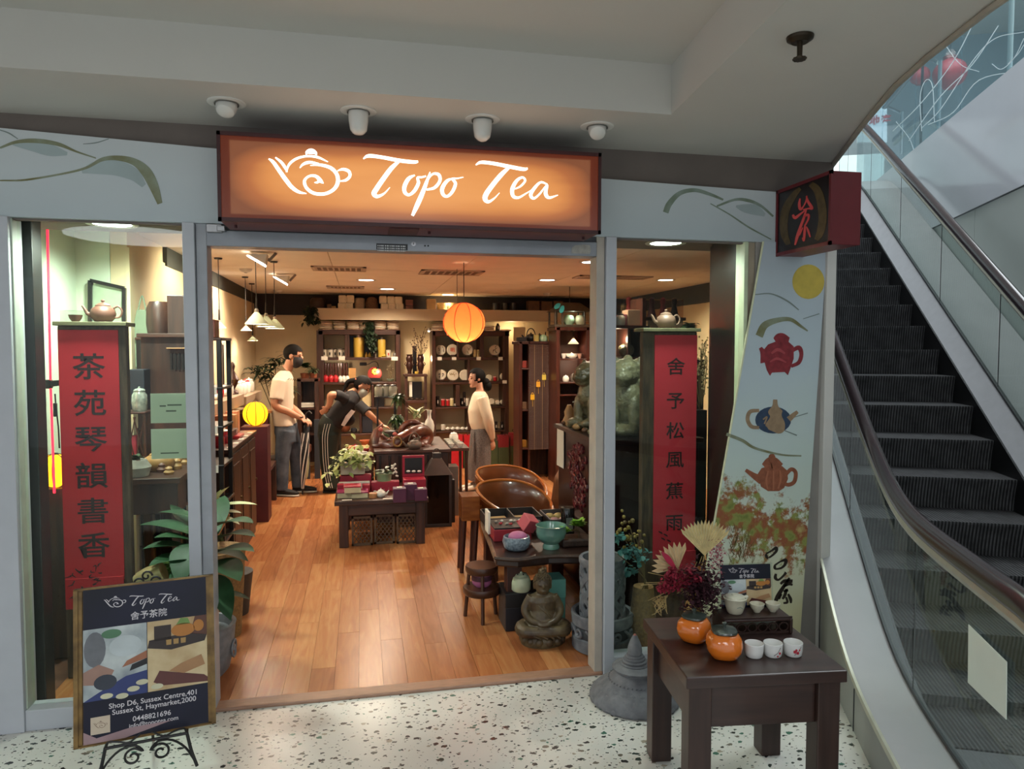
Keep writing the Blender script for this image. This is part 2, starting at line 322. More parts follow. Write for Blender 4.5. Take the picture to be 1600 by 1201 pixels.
# frames, mullions, rails
def trim(n,*b,mat=None):return st('trim_%d'%n,MB().box(*b),mat or ALU,bevel=.003)
trim(2,-1.62,-1.441,-.07,.06,0,2.206)
trim(3,-1.475,-1.435,-.045,.03,.09,2.2,mat=M('pale_gasket','b9c4b4',.4))
trim(4,-.765,-.715,-.065,.06,0,2.206);trim(5,-.713,-.668,-.045,.06,0,2.206,mat=M('aluminium_shade','a3a7ae',.45))
trim(6,1.182,1.236,-.065,.06,0,2.206);trim(7,1.138,1.180,-.045,.06,0,2.206,mat=M('cream_frame','b5aca0',.5))
trim(8,1.936,1.958,-.05,.04,.09,2.206,mat=M('pale_green_edge','c9d6b4',.4));trim(9,1.958,2.04,-.035,.06,0,2.206,mat=M('cream_jamb','a89c88',.5))
trim(10,-1.441,-.765,-.06,.04,0,.09);trim(11,1.236,1.94,-.05,.04,0,.085)
trim(12,-1.441,-.765,-.03,-.004,2.196,2.206,mat=HB);trim(13,1.236,1.94,-.03,-.004,2.196,2.206,mat=HB)
st('wall_column',MB().box(2.0,2.43,-.05,.35,0,2.47),M('column_grey','8f8b86',.65,var=.08,scale=6),bevel=.004)
trim(14,2.392,2.447,-.085,.0,0,2.47,mat=WHITE)
GL=glass_mat('shop_glass','f4faf6',.01,1.3)
st('window_1',MB().box(-1.437,-.765,-.004,.004,.09,2.2),GL);st('window_2',MB().box(1.236,1.938,-.004,.004,.085,2.2),GL)
# sliding door head rail with its label, lock and bracket
rail=thing('door_head_rail','grey aluminium sliding door head rail below the lit sign','door rail',(.235,0,2.1))
MB().box(-.668,1.138,-.05,.05,2.108,2.178).build('rail',ALU2,rail,bevel=.003)
MB().box(-.668,1.138,-.035,.05,2.178,2.206).build('track',M('dark_track','45464a',.5,.3),rail)
a,b_=W(588,380,-.052),W(637,391,-.052);MB().box(a.x,b_.x,-.0525,-.05,b_.z,a.z).build('plate_label',M('label_black','17171a',.4),rail)
mb=MB()
for k in range(3):
 zz=a.z-.010-k*.011
 for j in range(16):x=a.x+.006+j*(b_.x-a.x-.012)/16;mb.box(x,x+.0058*(0.6+.4*((j*7+k*3)%3)/2),-.0532,-.0525,zz-.0035,zz+.0025)
mb.build('label_lettering',M('label_white','d9d9d9',.5),rail)
p=W(646,381,-.05);MB().cyl((p.x,-.056,p.z),(p.x,-.045,p.z),.011,n=20).build('lock',M('lock_steel','9d9d9f',.3,.9),rail,smooth=True);MB().box(p.x-.0015,p.x+.0015,-.0575,-.055,p.z-.005,p.z+.005).build('keyhole',M('black','0c0c0d',.5),rail)
for px in(664,669):q=W(px,384,-.05);MB().cyl((q.x,-.053,q.z),(q.x,-.048,q.z),.004,n=10).build('screw',M('black','0c0c0d',.5),rail,smooth=True)
q=W(908,389,-.05);mb=MB();mb.prism([(q.x+dx*.05,-.0515,q.z+dz*.022)for dx,dz in((-1,-1),(-.95,.2),(-.6,.8),(.2,1),(.9,.9),(1,-.2),(.9,-1))],(0,.0015,0)).build('torn_sticker',M('old_sticker','a8a59d',.7,var=.2,scale=40),rail)
q=W(340,357,-.06);mb=MB();mb.box(q.x-.045,q.x+.02,-.075,-.05,q.z-.018,q.z+.018);mb.box(q.x+.0,q.x+.035,-.085,-.05,q.z-.014,q.z+.01);mb.build('latch_bracket',M('lock_steel','9d9d9f',.3,.9),rail,bevel=.003)
MB().box(-.715,1.182,-.055,.03,-.002,.016).build('threshold',M('threshold_wood','a57f68',.4,var=.2,scale=10,stretch=(2,20,20)),kind='structure',bevel=.006)
# shop shell
CREAM=M('cream_wall','d8c6a0',.7,var=.05,scale=3);GREENW=M('pale_green_wall','d4dfc6',.65,var=.05,scale=2);DARKB=M('dark_band','2b2f2c',.6,var=.1)
st('wall_left',MB().box(-1.56,-1.46,1.56,7.1,0,2.5),CREAM);st('wall_left_front',MB().box(-1.86,-1.76,.08,1.64,0,2.5),GREENW);st('wall_left_return',MB().box(-1.76,-1.562,1.555,1.64,0,2.5),GREENW)
st('wall_left_panel',MB().box(-1.47,-1.445,1.55,7.0,0,2.30),CREAM)
st('wall_left_band',MB().box(-1.47,-1.43,2.4,7.0,2.28,2.42),DARKB)
st('wall_back',MB().box(-1.56,4.05,7.0,7.12,0,2.5),CREAM)
st('wall_back_band',MB().box(-1.46,3.95,6.955,7.0,2.13,2.42),M('dark_recess','1d1716',.7))
st('wall_right',MB().box(3.95,4.02,3.7,7.1,0,2.5),CREAM);st('wall_right_band',MB().box(3.92,3.95,3.7,7.0,2.2,2.42),DARKB)
st('wall_right_slant',MB().prism([(2.36,.3,0),(2.44,.27,0),(3.96,3.62,0),(3.88,3.66,0)],(0,0,2.5)),M('dark_partition','23211f',.6))
st('wall_black_pillar',MB().box(1.99,2.36,.36,.44,0,2.25),M('black_pillar','121211',.3,var=.2),bevel=.01)
st('wall_pillar_cladding',MB().box(1.965,1.998,.045,.36,0,2.25),M('black_pillar','121211',.3));st('wall_left_pillar',MB().box(-1.56,-1.42,.1,.2,0,2.25),M('dark_post','1f2120',.4),bevel=.004)
st('ceiling_display',MB().box(-1.76,-.70,.0,.575,2.25,2.42),M('soffit_dark','5d5148',.7));st('ceiling_display_side',MB().box(1.2,2.4,.0,.62,2.25,2.42),M('soffit_dark','5d5148',.7))
st('ceiling_slab',MB().prism([(-1.86,.08,2.447),(2.36,.08,2.447),(2.44,.27,2.447),(3.96,3.62,2.447),(3.96,7.1,2.447),(-1.86,7.1,2.447)],(0,0,.1)),M('slab','9a8f84',.8))
CT=M('ceiling_tile','ebdfce',.75,var=.04,scale=4)
ct=thing('ceiling_tiles',None,None,(0,0,2.42),kind='structure');ct.name='ceiling'
def clip(poly,nx,ny,c):
 out=[]
 for i,p in enumerate(poly):
  q=poly[(i+1)%len(poly)];a=nx*p[0]+ny*p[1]-c;b=nx*q[0]+ny*q[1]-c
  if a<=0:out.append(p)
  if a*b<0:t=a/(a-b);out.append((p[0]+(q[0]-p[0])*t,p[1]+(q[1]-p[1])*t))
 return out
for i in range(5):
 for j in range(6):
  x,y=-1.46+i*1.2,.08+j*1.2
  P=clip(clip([(x+.003,y+.003),(x+1.197,y+.003),(x+1.197,y+1.197),(x+.003,y+1.197)],3.35,-1.52,3.35*2.40-1.52*.27),1,0,3.95);P=clip(P,0,1,7.0)
  if len(P)>2:MB().prism([(a_,b_,2.42)for a_,b_ in P],(0,0,.025)).build('tile',CT,ct)
  # shop floor: every plank its own piece
fl=thing('floor_planks',None,None,(0,0,0),kind='structure');fl.name='floor_inside'
MB().box(-1.76,3.95,.02,7.0,.0005,.006).build('underlay',M('plank_gap','5a3319',.7),fl)
def plank_mat():
 m=bpy.data.materials.new('laminate_plank');m.use_nodes=True;nt=m.node_tree;b=nt.nodes['Principled BSDF'];b.inputs['Roughness'].default_value=.27
 tc=nt.nodes.new('ShaderNodeTexCoord');oi=nt.nodes.new('ShaderNodeObjectInfo');mp=nt.nodes.new('ShaderNodeMapping');mp.inputs['Scale'].default_value=(16,1.6,10);nt.links.new(tc.outputs['Object'],mp.inputs[0])
 cm=nt.nodes.new('ShaderNodeCombineXYZ');ml=nt.nodes.new('ShaderNodeMath');ml.operation='MULTIPLY';ml.inputs[1].default_value=37;nt.links.new(oi.outputs['Random'],ml.inputs[0])
 for k in range(3):nt.links.new(ml.outputs[0],cm.inputs[k])
 nt.links.new(cm.outputs[0],mp.inputs['Location'])
 nz=nt.nodes.new('ShaderNodeTexNoise');nz.inputs['Scale'].default_value=1.6;nz.inputs['Detail'].default_value=6;nz.inputs['Distortion'].default_value=1.2;nt.links.new(mp.outputs[0],nz.inputs['Vector'])
 a1=nt.nodes.new('ShaderNodeMath');a1.operation='MULTIPLY_ADD';a1.inputs[1].default_value=.75;nt.links.new(nz.outputs['Fac'],a1.inputs[0])
 a2=nt.nodes.new('ShaderNodeMath');a2.operation='MULTIPLY_ADD';a2.inputs[1].default_value=.42;a2.inputs[2].default_value=-.08;nt.links.new(oi.outputs['Random'],a2.inputs[0]);nt.links.new(a2.outputs[0],a1.inputs[2])
 cr=nt.nodes.new('ShaderNodeValToRGB');e=cr.color_ramp.elements;e[0].position=.2;e[0].color=lin('8e5330');e[1].position=.85;e[1].color=lin('c08a58');q=e.new(.5);q.color=lin('aa6c40')
 nt.links.new(a1.outputs[0],cr.inputs[0]);nt.links.new(cr.outputs[0],b.inputs['Base Color']);return m
PM=plank_mat();pmesh={}
for i in range(32):
 x=-1.46+i*.119;y=.02-[.0,.75,.3,.95,.5,.15,.65][i%7]
 while y<6.99:
  L=1.22;y0=max(y,.02);y1=min(y+L,7.0);y+=L
  if y1-y0<.03:continue
  k=round(y1-y0,2)
  if k not in pmesh:pmesh[k]=MB().box(-.0588,.0588,0,k-.0015,.006,.012).mesh('plank',PM)
  o=bpy.data.objects.new('plank',pmesh[k]);COL.objects.link(o);o.parent=fl;o.location=(x+.0595,y0,0)
MB().box(-1.46+32*.119,3.95,.02,7.0,.006,.012).build('plank_field',PM,fl,kind='stuff')
# ================================================================ LIT SIGN
LOGO=[[(250,170,5),(268,184,13),(290,215,15),(315,250,16),(340,281,15),(368,300,11),(397,306,3)],[(276,165,5),(298,183,10),(313,203,11),(322,222,4)],[(318,222,4),(330,192,9),(358,170,9),(398,160,8),(440,164,9),(481,182,3)],[(396,155,3),(400,145,14),(415,141,21),(431,146,14),(437,156,3)],[(371,206,3),(384,192,9),(408,184,11),(446,188,3)],[(412,196,3),(450,194,10),(492,206,13),(516,232,14),(519,264,15),(502,291,13),(468,307,12),(428,305,12),(400,287,12),(389,262,12),(397,245,9),(416,236,9),(437,240,12),(452,256,15),(464,266,3)],[(446,256,10),(440,262,8),(428,263,3)],[(518,217,3),(540,211,10),(562,219,12),(567,237,11),(552,253,10),(528,258,4)]]
WORD=[[(619,170,4),(640,159,13),(690,164,13),(760,177,14),(815,183,13),(833,181,8)],[(757,181,11),(728,208,17),(697,249,18),(671,287,19),(661,306,19),(674,317,13),(700,306,7),(723,282,2)],[(820,234,5),(797,247,14),(781,275,16),(781,300,14),(797,311,10),(818,296,13),(834,266,13),(831,244,8),(848,242,7),(864,238,6)],[(880,222,4),(868,256,12),(850,304,17),(830,350,18),(811,392,11)],[(858,288,3),(872,250,7),(892,229,8),(914,233,12),(918,257,12),(897,283,11),(866,291,6)],[(968,247,5),(946,257,12),(928,284,15),(930,308,13),(946,317,10),(966,300,12),(979,268,12),(968,249,8),(985,247,5),(1010,242,3)],[(1058,194,4),(1080,184,12),(1130,189,13),(1200,203,14),(1245,211,13),(1261,208,7)],[(1190,203,10),(1160,230,17),(1126,270,18),(1099,308,19),(1095,328,18),(1108,338,11),(1130,325,6),(1151,303,2)],[(1203,291,3),(1232,278,7),(1251,256,8),(1240,243,8),(1218,256,12),(1201,288,15),(1204,315,13),(1224,322,9),(1254,306,5),(1275,292,2)],[(1338,270,5),(1312,262,8),(1288,284,12),(1273,310,13),(1284,325,9),(1306,309,7),(1337,272,6),(1331,304,14),(1344,322,10),(1379,312,3)]]
def sign_face():
 m=bpy.data.materials.new('backlit_amber');m.use_nodes=True;nt=m.node_tree;b=nt.nodes['Principled BSDF'];b.inputs['Roughness'].default_value=.25
 tc=nt.nodes.new('ShaderNodeTexCoord');mp=nt.nodes.new('ShaderNodeMapping');nt.links.new(tc.outputs['Generated'],mp.inputs[0]);mp.inputs['Location'].default_value=(-.5,0,-.5)
 sp=nt.nodes.new('ShaderNodeSeparateXYZ');nt.links.new(mp.outputs[0],sp.inputs[0])
 def edge(o,p):
  a=nt.nodes.new('ShaderNodeMath');a.operation='ABSOLUTE';nt.links.new(o,a.inputs[0]);q=nt.nodes.new('ShaderNodeMath');q.operation='MULTIPLY';q.inputs[1].default_value=2;nt.links.new(a.outputs[0],q.inputs[0])
  w=nt.nodes.new('ShaderNodeMath');w.operation='POWER';w.inputs[1].default_value=p;nt.links.new(q.outputs[0],w.inputs[0]);return w.outputs[0]
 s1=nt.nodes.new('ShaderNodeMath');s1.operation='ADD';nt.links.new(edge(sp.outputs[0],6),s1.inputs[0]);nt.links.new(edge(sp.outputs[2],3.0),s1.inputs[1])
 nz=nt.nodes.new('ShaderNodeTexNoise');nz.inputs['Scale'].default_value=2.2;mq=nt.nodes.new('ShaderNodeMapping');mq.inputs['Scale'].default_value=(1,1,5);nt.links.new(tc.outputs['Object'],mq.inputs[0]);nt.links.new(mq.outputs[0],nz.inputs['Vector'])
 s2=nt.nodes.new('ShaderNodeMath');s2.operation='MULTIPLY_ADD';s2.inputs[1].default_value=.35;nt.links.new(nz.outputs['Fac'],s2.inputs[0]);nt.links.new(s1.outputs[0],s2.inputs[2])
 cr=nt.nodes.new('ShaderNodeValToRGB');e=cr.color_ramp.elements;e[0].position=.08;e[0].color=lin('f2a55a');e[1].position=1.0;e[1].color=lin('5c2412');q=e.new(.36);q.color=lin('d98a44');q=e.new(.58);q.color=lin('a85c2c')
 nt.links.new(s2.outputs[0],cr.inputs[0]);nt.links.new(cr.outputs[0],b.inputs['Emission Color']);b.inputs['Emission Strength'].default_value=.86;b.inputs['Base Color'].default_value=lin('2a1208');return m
MARD=M('maroon_rim','3d1214',.45,var=.06);sg=thing('lit_shop_sign','long backlit amber box sign with white teapot logo and flowing brush lettering','sign',(.25,-.2,2.18))
MAR=M('maroon_metal','5c1f20',.4,var=.06)
MB().box(-.567,1.067,-.29,-.062,2.178,2.538).build('box',MAR,sg,bevel=.004)
mb=MB();x0,x1,z0,z1=-.572,1.072,2.176,2.54
for q in((x0,x1,z1-.016,z1),(x0,x1,z0,z0+.016),(x0,x0+.014,z0,z1),(x1-.014,x1,z0,z1)):mb.box(q[0],q[1],-.304,-.288,q[2],q[3])
mb.build('rim',MARD,sg)
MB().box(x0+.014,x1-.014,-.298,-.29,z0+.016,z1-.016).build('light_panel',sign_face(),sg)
WL=M('backlit_white','ffffff',.4,var=0,emit=1.3)
for nm,S_ in(('teapot_logo',LOGO),('lettering',WORD)):
 mb=MB()
 for s in S_:mb.brush(s,lambda x,y:W(320+x/2.5,180+y/2.5,-.2985),.002,(0,-1,0),8)
 mb.build(nm,WL,sg)
MB().box(.0+.12,.25,-.28,-.1,2.172,2.179).build('seam_plate',M('maroon_dark','431518',.5),sg)
for x in(-.52,.3,1.02):MB().cyl((x,-.2,2.166),(x,-.2,2.18),.006,n=10).build('bolt',M('maroon_dark','431518',.5),sg,smooth=True)
light('AREA','sign_glow',(.25,-.31,2.36),3,(1,.62,.3),rot=(PI/2,0,0),parent=sg,shape='RECTANGLE',size=1.55,size_y=.3)
# ---- projecting side sign
ss=thing('projecting_sign','maroon box sign sticking out beside the column with a red brush-written tea character','sign',(2.18,-.28,2.13))
MB().box(2.112,2.262,-.505,-.060,2.132,2.466).build('box',M('maroon_red','6a2026',.42,var=.05),ss,bevel=.003)
mb=MB();DK=M('sign_black','1d1212',.3)
MB().box(2.1085,2.113,-.492,-.070,2.148,2.452).build('face',DK,ss)
mb.box(2.102,2.113,-.507,-.492,2.13,2.468);mb.box(2.102,2.113,-.072,-.060,2.13,2.468);mb.box(2.102,2.113,-.507,-.060,2.452,2.468);mb.box(2.102,2.113,-.507,-.060,2.13,2.148);mb.build('rim',M('maroon_red','6a2026'),ss)
t3=lambda x,y:WX(1120+x/5.714,240+y/5.714,2.108)
mb=MB();mb.brush([(745,310,30),(690,370,55),(625,480,70),(600,600,70),(605,720,65),(640,810,45)],t3,.0008,(-1,0,0));mb.brush([(840,270,50),(900,330,70),(935,450,75),(945,580,72),(925,700,65),(890,770,40)],t3,.0008,(-1,0,0))
mb.build('brush_ring',M('sign_ochre','5b4726',.5,var=.3,scale=30),ss)
mb=MB()
for s in[[(745,400,10),(738,450,22),(748,495,24),(775,470,10),(800,420,12),(806,375,8)],[(800,380,8),(818,430,22),(850,485,26),(820,490,14),(770,500,10)],[(680,545,18),(700,572,26),(740,545,18),(790,505,8)],[(800,500,10),(780,570,20),(750,650,22),(720,740,26),(700,815,12)],[(770,570,8),(815,545,22),(820,580,16),(790,640,12)],[(790,630,10),(785,700,20),(778,775,16),(765,750,8)],[(800,650,8),(818,690,18),(835,745,10)],[(770,660,8),(750,700,14),(740,730,6)]]:mb.brush(s,t3,.0016,(-1,0,0))
mb.build('tea_character',M('sign_red','b3403f',.5,emit=.15),ss)
MB().box(2.104,2.14,-.5,-.3,2.142,2.147).build('led_edge',M('led_edge','e8e2c4',.4,emit=.5),ss)
# ---- printed column panel
cp=thing('printed_column_panel','slanted printed panel with three teapots, a yellow sun and ink tea lettering on the column','panel',(2.05,-.068,0.0))
PP=print_mat('panel_print',[(0,'cfc79a'),(.12,'d3d0a8'),(.28,'d2d9c4'),(.48,'c6d6cf'),(.7,'bccbd2'),(1,'b4c0ca')],blot=True)
MB().prism([(2.034,-.068,2.206),(1.655,-.068,.03),(2.283,-.068,.03),(2.393,-.068,2.04),(2.398,-.068,2.206)],(0,.01,0)).build('board',PP,cp)
mb=MB();mb.tube([(2.032,-.064,2.206),(1.653,-.064,.03)],.006,6);mb.build('edge_strip',M('panel_edge','d8dcb8',.4),cp)
YP=-.0685
def disc(px,py,rx,ry,n=28):return[W(px+rx*math.cos(2*PI*k/n),py+ry*math.sin(2*PI*k/n),YP)for k in range(n)]
MB().prism(disc(1263,440,25,27),(0,-.0008,0)).build('sun_print',M('sun_yellow','c9b24e',.5,var=.12,scale=18),cp)
ink('ink_ridge',[[(1186,525,12),(1195,508,11),(1215,500,8),(1235,499,6),(1252,510,4),(1262,517,2)],[(1135,678,5),(1160,688,5),(1180,700,4),(1220,710,3),(1252,712,2)]],cp,I1,Y=YP)
ink('thin_line',[[(1180,460,1.5),(1205,459,2),(1230,470,2.5),(1248,484,1.5)],[(1225,672,1.5),(1245,680,2)],[(1230,655,1),(1262,645,1.5)],[(1255,498,1),(1280,490,1.5)]],cp,I2,Y=YP)
def pot_print(label,body,strokes,mats,extra=()):
 t=MB();t.prism([W(x,y,YP)for x,y in body],(0,-.0012,0));t=t.build('teapot_print',mats[0],cp,label=label)
 mb=MB()
 for i,s in enumerate(strokes):mb.brush(s,lambda x,y:W(x,y,YP),.0014+.0003*i,(0,-1,0),6)
 mb.build('spout_and_handle',mats[0]if len(mats)<3 else mats[2],t)
 for i,ex in enumerate(extra):
  m2=MB();m2.brush(ex,lambda x,y:W(x,y,YP),.0028+.0003*i,(0,-1,0),6);m2.build('lid_and_relief',mats[1],t)
def ell(cx,cy,rx,ry,n=24,p=1.0):return[(cx+rx*math.cos(2*PI*k/n),cy+ry*math.sin(2*PI*k/n))for k in range(n)]
R1=M('print_red_clay','8a2b33',.5,var=.25,scale=40);pot_print('red clay teapot print with knobbed lid',[(1193,560),(1192,548),(1200,538),(1213,533),(1231,533),(1240,541),(1240,560),(1234,578),(1231,586),(1226,581),(1206,582),(1203,587),(1198,578)],[[(1196,566,16),(1193,552,10),(1188,543,5)],[(1237,548,5),(1248,543,7),(1252,553,6),(1248,566,6),(1236,572,5)],[(1212,534,14),(1220,530,20),(1232,533,12)],[(1220,533,4),(1220,527,9),(1220,522,4)]],[R1,M('print_red_light','a8454a',.5)],[[(1205,552,3),(1215,546,5),(1226,552,3)],[(1203,565,2),(1214,560,4),(1228,566,2)]])
B1=M('print_blue','33465f',.5,var=.2,scale=40);T1=M('print_tan','9d8467',.5,var=.2,scale=30);pot_print('blue and tan teapot print with tall lid knob',ell(1208,656,28,21),[[(1186,668,5),(1174,666,6),(1168,655,6),(1172,643,6),(1186,641,5)],[(1232,655,9),(1240,648,7),(1246,643,5)]],[B1,T1,T1],[[(1211,624,6),(1211,634,9),(1211,642,22),(1212,650,18),(1212,660,28),(1210,669,30),(1208,674,16)],[(1192,655,2),(1198,651,2),(1194,662,2)]])
C1=M('print_brown_clay','96593f',.5,var=.25,scale=35);pot_print('brown ribbed clay teapot print',[(1184,740),(1190,731),(1205,727),(1222,728),(1230,735),(1231,748),(1225,762),(1217,767),(1200,767),(1189,760)],[[(1190,750,14),(1178,743,9),(1165,734,5)],[(1227,742,5),(1236,733,6),(1243,738,6),(1241,752,6),(1232,757,6),(1223,754,5)],[(1195,730,14),(1206,722,18),(1219,730,14)],[(1206,721,6),(1206,713,10),(1206,709,5)]],[C1,M('print_brown_light','ad6d50',.5)],[[(1200,735,2),(1197,750,3),(1199,764,2)],[(1208,735,2),(1208,750,3),(1208,765,2)],[(1218,735,2),(1219,750,3),(1215,763,2)]])
c8=lambda x,y:W(1080+x/3.159,600+y/3.159,YP)
mb=MB()
for s in[[(368,838,6),(372,852,8),(380,860,5)],[(370,836,5),(395,822,5),(418,808,9),(420,822,8),(405,840,6),(384,856,5)],[(414,890,5),(412,905,8),(420,914,5)],[(414,892,5),(440,875,5),(466,868,10),(462,890,8),(445,906,6),(420,912,5)],[(418,935,6),(415,955,9),(430,965,6),(455,945,6),(468,928,8)],[(440,985,6),(462,970,9),(500,972,10)],[(485,955,6),(455,1000,10),(425,1050,12),(408,1095,7)],[(455,1000,5),(480,985,9),(500,990,6)],[(470,1010,7),(462,1040,9),(450,1060,6)],[(455,1022,5),(478,1015,8)],[(478,1035,6),(490,1060,9),(492,1080,5)],[(445,1035,6),(432,1060,7)],[(468,1050,6),(474,1075,7),(455,1080,5)]]:mb.brush([(x_,y_,w_*1.7)for x_,y_,w_ in s],c8,.0014,(0,-1,0),6)
mb.build('brush_lettering',M('ink_black','2a2018',.5),cp)
mb=MB()
for k in range(70):
 x=random.uniform(1140,1175);y=random.uniform(830,880);x2=x+random.uniform(-8,8);y2=y-random.uniform(6,18);mb.brush([(x,y,.7),((x+x2)/2+1,(y+y2)/2,.6),(x2,y2,.5)],lambda a,b:W(a,b,YP),.001,(0,-1,0),2)
mb.build('grass_print',M('print_grass','6d6038',.6),cp)
# ================================================================ ESCALATOR (local x across, y along, z up)
EA=math.radians(24.5)
es=thing('escalator','rising escalator with dark ribbed steps and glass sides beside the shop','escalator',(2.212,-.471,0),rz=-EA)
def zn(s):
 v=.574/6*math.log1p(math.exp(min(60,6*(s+.169))));
 return v if s<4.8 else v-.574/5*math.log1p(math.exp(min(60,5*(s-6.15))))
def step_mat():
 m=bpy.data.materials.new('ribbed_step');m.use_nodes=True;nt=m.node_tree;b=nt.nodes['Principled BSDF'];b.inputs['Roughness'].default_value=.5;b.inputs['Metallic'].default_value=.25
 tc=nt.nodes.new('ShaderNodeTexCoord');w=nt.nodes.new('ShaderNodeTexWave');w.inputs['Scale'].default_value=17;w.bands_direction='X';nt.links.new(tc.outputs['Object'],w.inputs['Vector'])
 nz=nt.nodes.new('ShaderNodeTexNoise');nz.inputs['Scale'].default_value=14;nt.links.new(tc.outputs['Object'],nz.inputs['Vector'])
 ml=nt.nodes.new('ShaderNodeMath');ml.operation='MULTIPLY';nt.links.new(w.outputs['Fac'],ml.inputs[0]);nt.links.new(nz.outputs['Fac'],ml.inputs[1])
 cr=nt.nodes.new('ShaderNodeValToRGB');cr.color_ramp.elements[0].color=lin('161617');cr.color_ramp.elements[1].color=lin('6e6e70');cr.color_ramp.elements[1].position=.75;nt.links.new(ml.outputs[0],cr.inputs[0]);nt.links.new(cr.outputs[0],b.inputs['Base Color'])
 bp=nt.nodes.new('ShaderNodeBump');bp.inputs['Strength'].default_value=.5;bp.inputs['Distance'].default_value=.01;nt.links.new(w.outputs['Fac'],bp.inputs['Height']);nt.links.new(bp.outputs[0],b.inputs['Normal']);return m
SM=step_mat();sme=None
for i in range(-5,15):
 s=1.312+.348*i;z=.85+.2*i if i>-4 else(.075 if i==-4 else .02)
 if sme is None:
  t=MB();prof=[(0,0),(0,-.012),(.018,-.07),(.034,-.14),(.045,-.235),(.40,-.235),(.40,0)]
  t.prism([(-.497,y,zz)for y,zz in prof],(.994,0,0));sme=t.mesh('step',SM)
 o=bpy.data.objects.new('step',sme);COL.objects.link(o);o.parent=es;o.location=(.80,s,z)
SS=[x*.1 for x in range(-17,76)]
def strip(a,b,name,mat,s0=-1.7,s1=7.5,smooth=True,thick=.012):
 """band following the slope between two (x, dz or fixed z) lines"""
 mb=MB();ss=[s for s in SS if s0-1e-6<=s<=s1+1e-6];zf=lambda q,s:q[1](s)if callable(q[1])else zn(s)+q[1]
 A=[(a[0],s,zf(a,s))for s in ss];B=[(b[0],s,zf(b,s))for s in ss];n=len(ss)
 d=(Vector(B[0])-Vector(A[0])).cross(Vector((0,1,0))).normalized()*thick
 mb.add(A+B+[Vector(p)-d for p in A]+[Vector(p)-d for p in B],[(i,i+1,n+i+1,n+i)for i in range(n-1)]+[(2*n+i,3*n+i,3*n+i+1,2*n+i+1)for i in range(n-1)]+[(i,2*n+i,2*n+i+1,i+1)for i in range(n-1)]+[(n+i,n+i+1,3*n+i+1,3*n+i)for i in range(n-1)]+[(0,n,3*n,2*n),(n-1,3*n-1,4*n-1,2*n-1)])
 return mb.build(name,mat,es,local=True,smooth=smooth)
SK=M('skirt_dark','1c1c1e',.4,.4);DECK=M('deck_aluminium','b4b5ba',.38,.25,var=.05);PANEL=M('cladding_panel','a7a5a6',.45,.1,var=.05,scale=4);LSTRIP=M('edge_steel','c3c1ae',.35,.4);GASK=M('gasket','3c3e40',.5)
strip((.30,-.35),(.30,.06),'skirt',SK);strip((1.30,.06),(1.30,-.35),'skirt',SK)
strip((.22,.20),(.30,.06),'inner_deck',DECK);strip((1.30,.06),(1.40,.19),'inner_deck',DECK)
strip((.0,.185),(.21,.20),'outer_deck',PANEL);strip((1.41,.19),(1.79,.19),'outer_deck',PANEL)
strip((-.001,.165),(-.001,.19),'deck_edge',LSTRIP,thick=.012);strip((0,lambda s:.0),(0,.165),'side_cladding',M('side_cladding','93948f',.5,.1,var=.06,scale=4),thick=.02)
strip((.203,.203),(.203,.22),'gasket',GASK,thick=.02);strip((1.387,.19),(1.387,.21),'gasket',GASK,thick=.02)
for s in(-1.1,-.35,.4,1.15):MB().box(-.004,.002,s-.002,s+.002,0.0,zn(s)+.16).build('cladding_joint',GASK,es,local=True)
EG=glass_mat('escalator_glass','dfeae6',.0,1.5,body=.06,bodyhex='9fb0ac')
for t_,s0 in((.213,-1.55),(1.395,-1.55)):
 s=s0
 while s<6.9:
  e1=min(s+1.15,7.0);mb=MB();n=8
  pts=[s+.006+(e1-s-.012)*k/n for k in range(n+1)]
  lo=[(t_,q,zn(q)+.205)for q in pts];hi=[(t_,q,zn(q)+.87)for q in reversed(pts)]
  for i in range(n):mb.add([(t_-.004,pts[i],zn(pts[i])+.205),(t_-.004,pts[i+1],zn(pts[i+1])+.205),(t_-.004,pts[i+1],zn(pts[i+1])+.875),(t_-.004,pts[i],zn(pts[i])+.875)],[(0,1,2,3)])
  mb.build('glass_panel',EG,es,local=True)
  MB().bar((t_,e1,zn(e1)+.205),(t_,e1,zn(e1)+.87),.005).build('glass_joint',GASK,es,local=True)
  s=e1
def railpath(x,dz,r):
 top=[(x,s,zn(s)+dz)for s in[7.4-.12*k for k in range(int((7.4+1.45)/.12)+1)]]
 s0=-1.48;z0=zn(s0)+dz
 return top+[(x,s0-r*math.sin(a),z0-r+r*math.cos(a))for a in[PI*k/9 for k in range(1,10)]]
RUB=M('handrail_rubber','33262a',.22,var=.15,scale=6,coat=.4);CH=M('rail_channel','b6b4a4',.3,.5)
for x in(.2,1.40):
 MB().tube(railpath(x,.925,.27),.047,12,flat=.62,up=(1,0,0)).build('handrail',RUB,es,smooth=True,local=True)
 MB().tube(railpath(x,.878,.24),.026,8).build('rail_channel',CH,es,smooth=True,local=True)
MB().box(.22,1.38,-2.6,-.44,0.001,.018).build('comb_plate',M('comb_steel','77777a',.4,.6,stretch=(60,2,2),var=.3),es,local=True)
nt_=MB();
def ETs(px,py,t):
 v=Vector((math.cos(EA),-math.sin(EA),0));O=Vector((2.212,-.471,0));d=ray(px,py);k=((O-_c).dot(v)+t)/d.dot(v);return _c+d*k
q=[ETs(*p,.20)for p in((1514,975),(1574,1034),(1573,1124),(1513,1066))];vn=Vector((-math.cos(EA),math.sin(EA),0))
MB().prism(q,vn*.002).build('blank_notice',M('notice_paper','dfe6dd',.6,var=.02),label='blank white paper notice stuck low on the escalator glass',cat='notice')
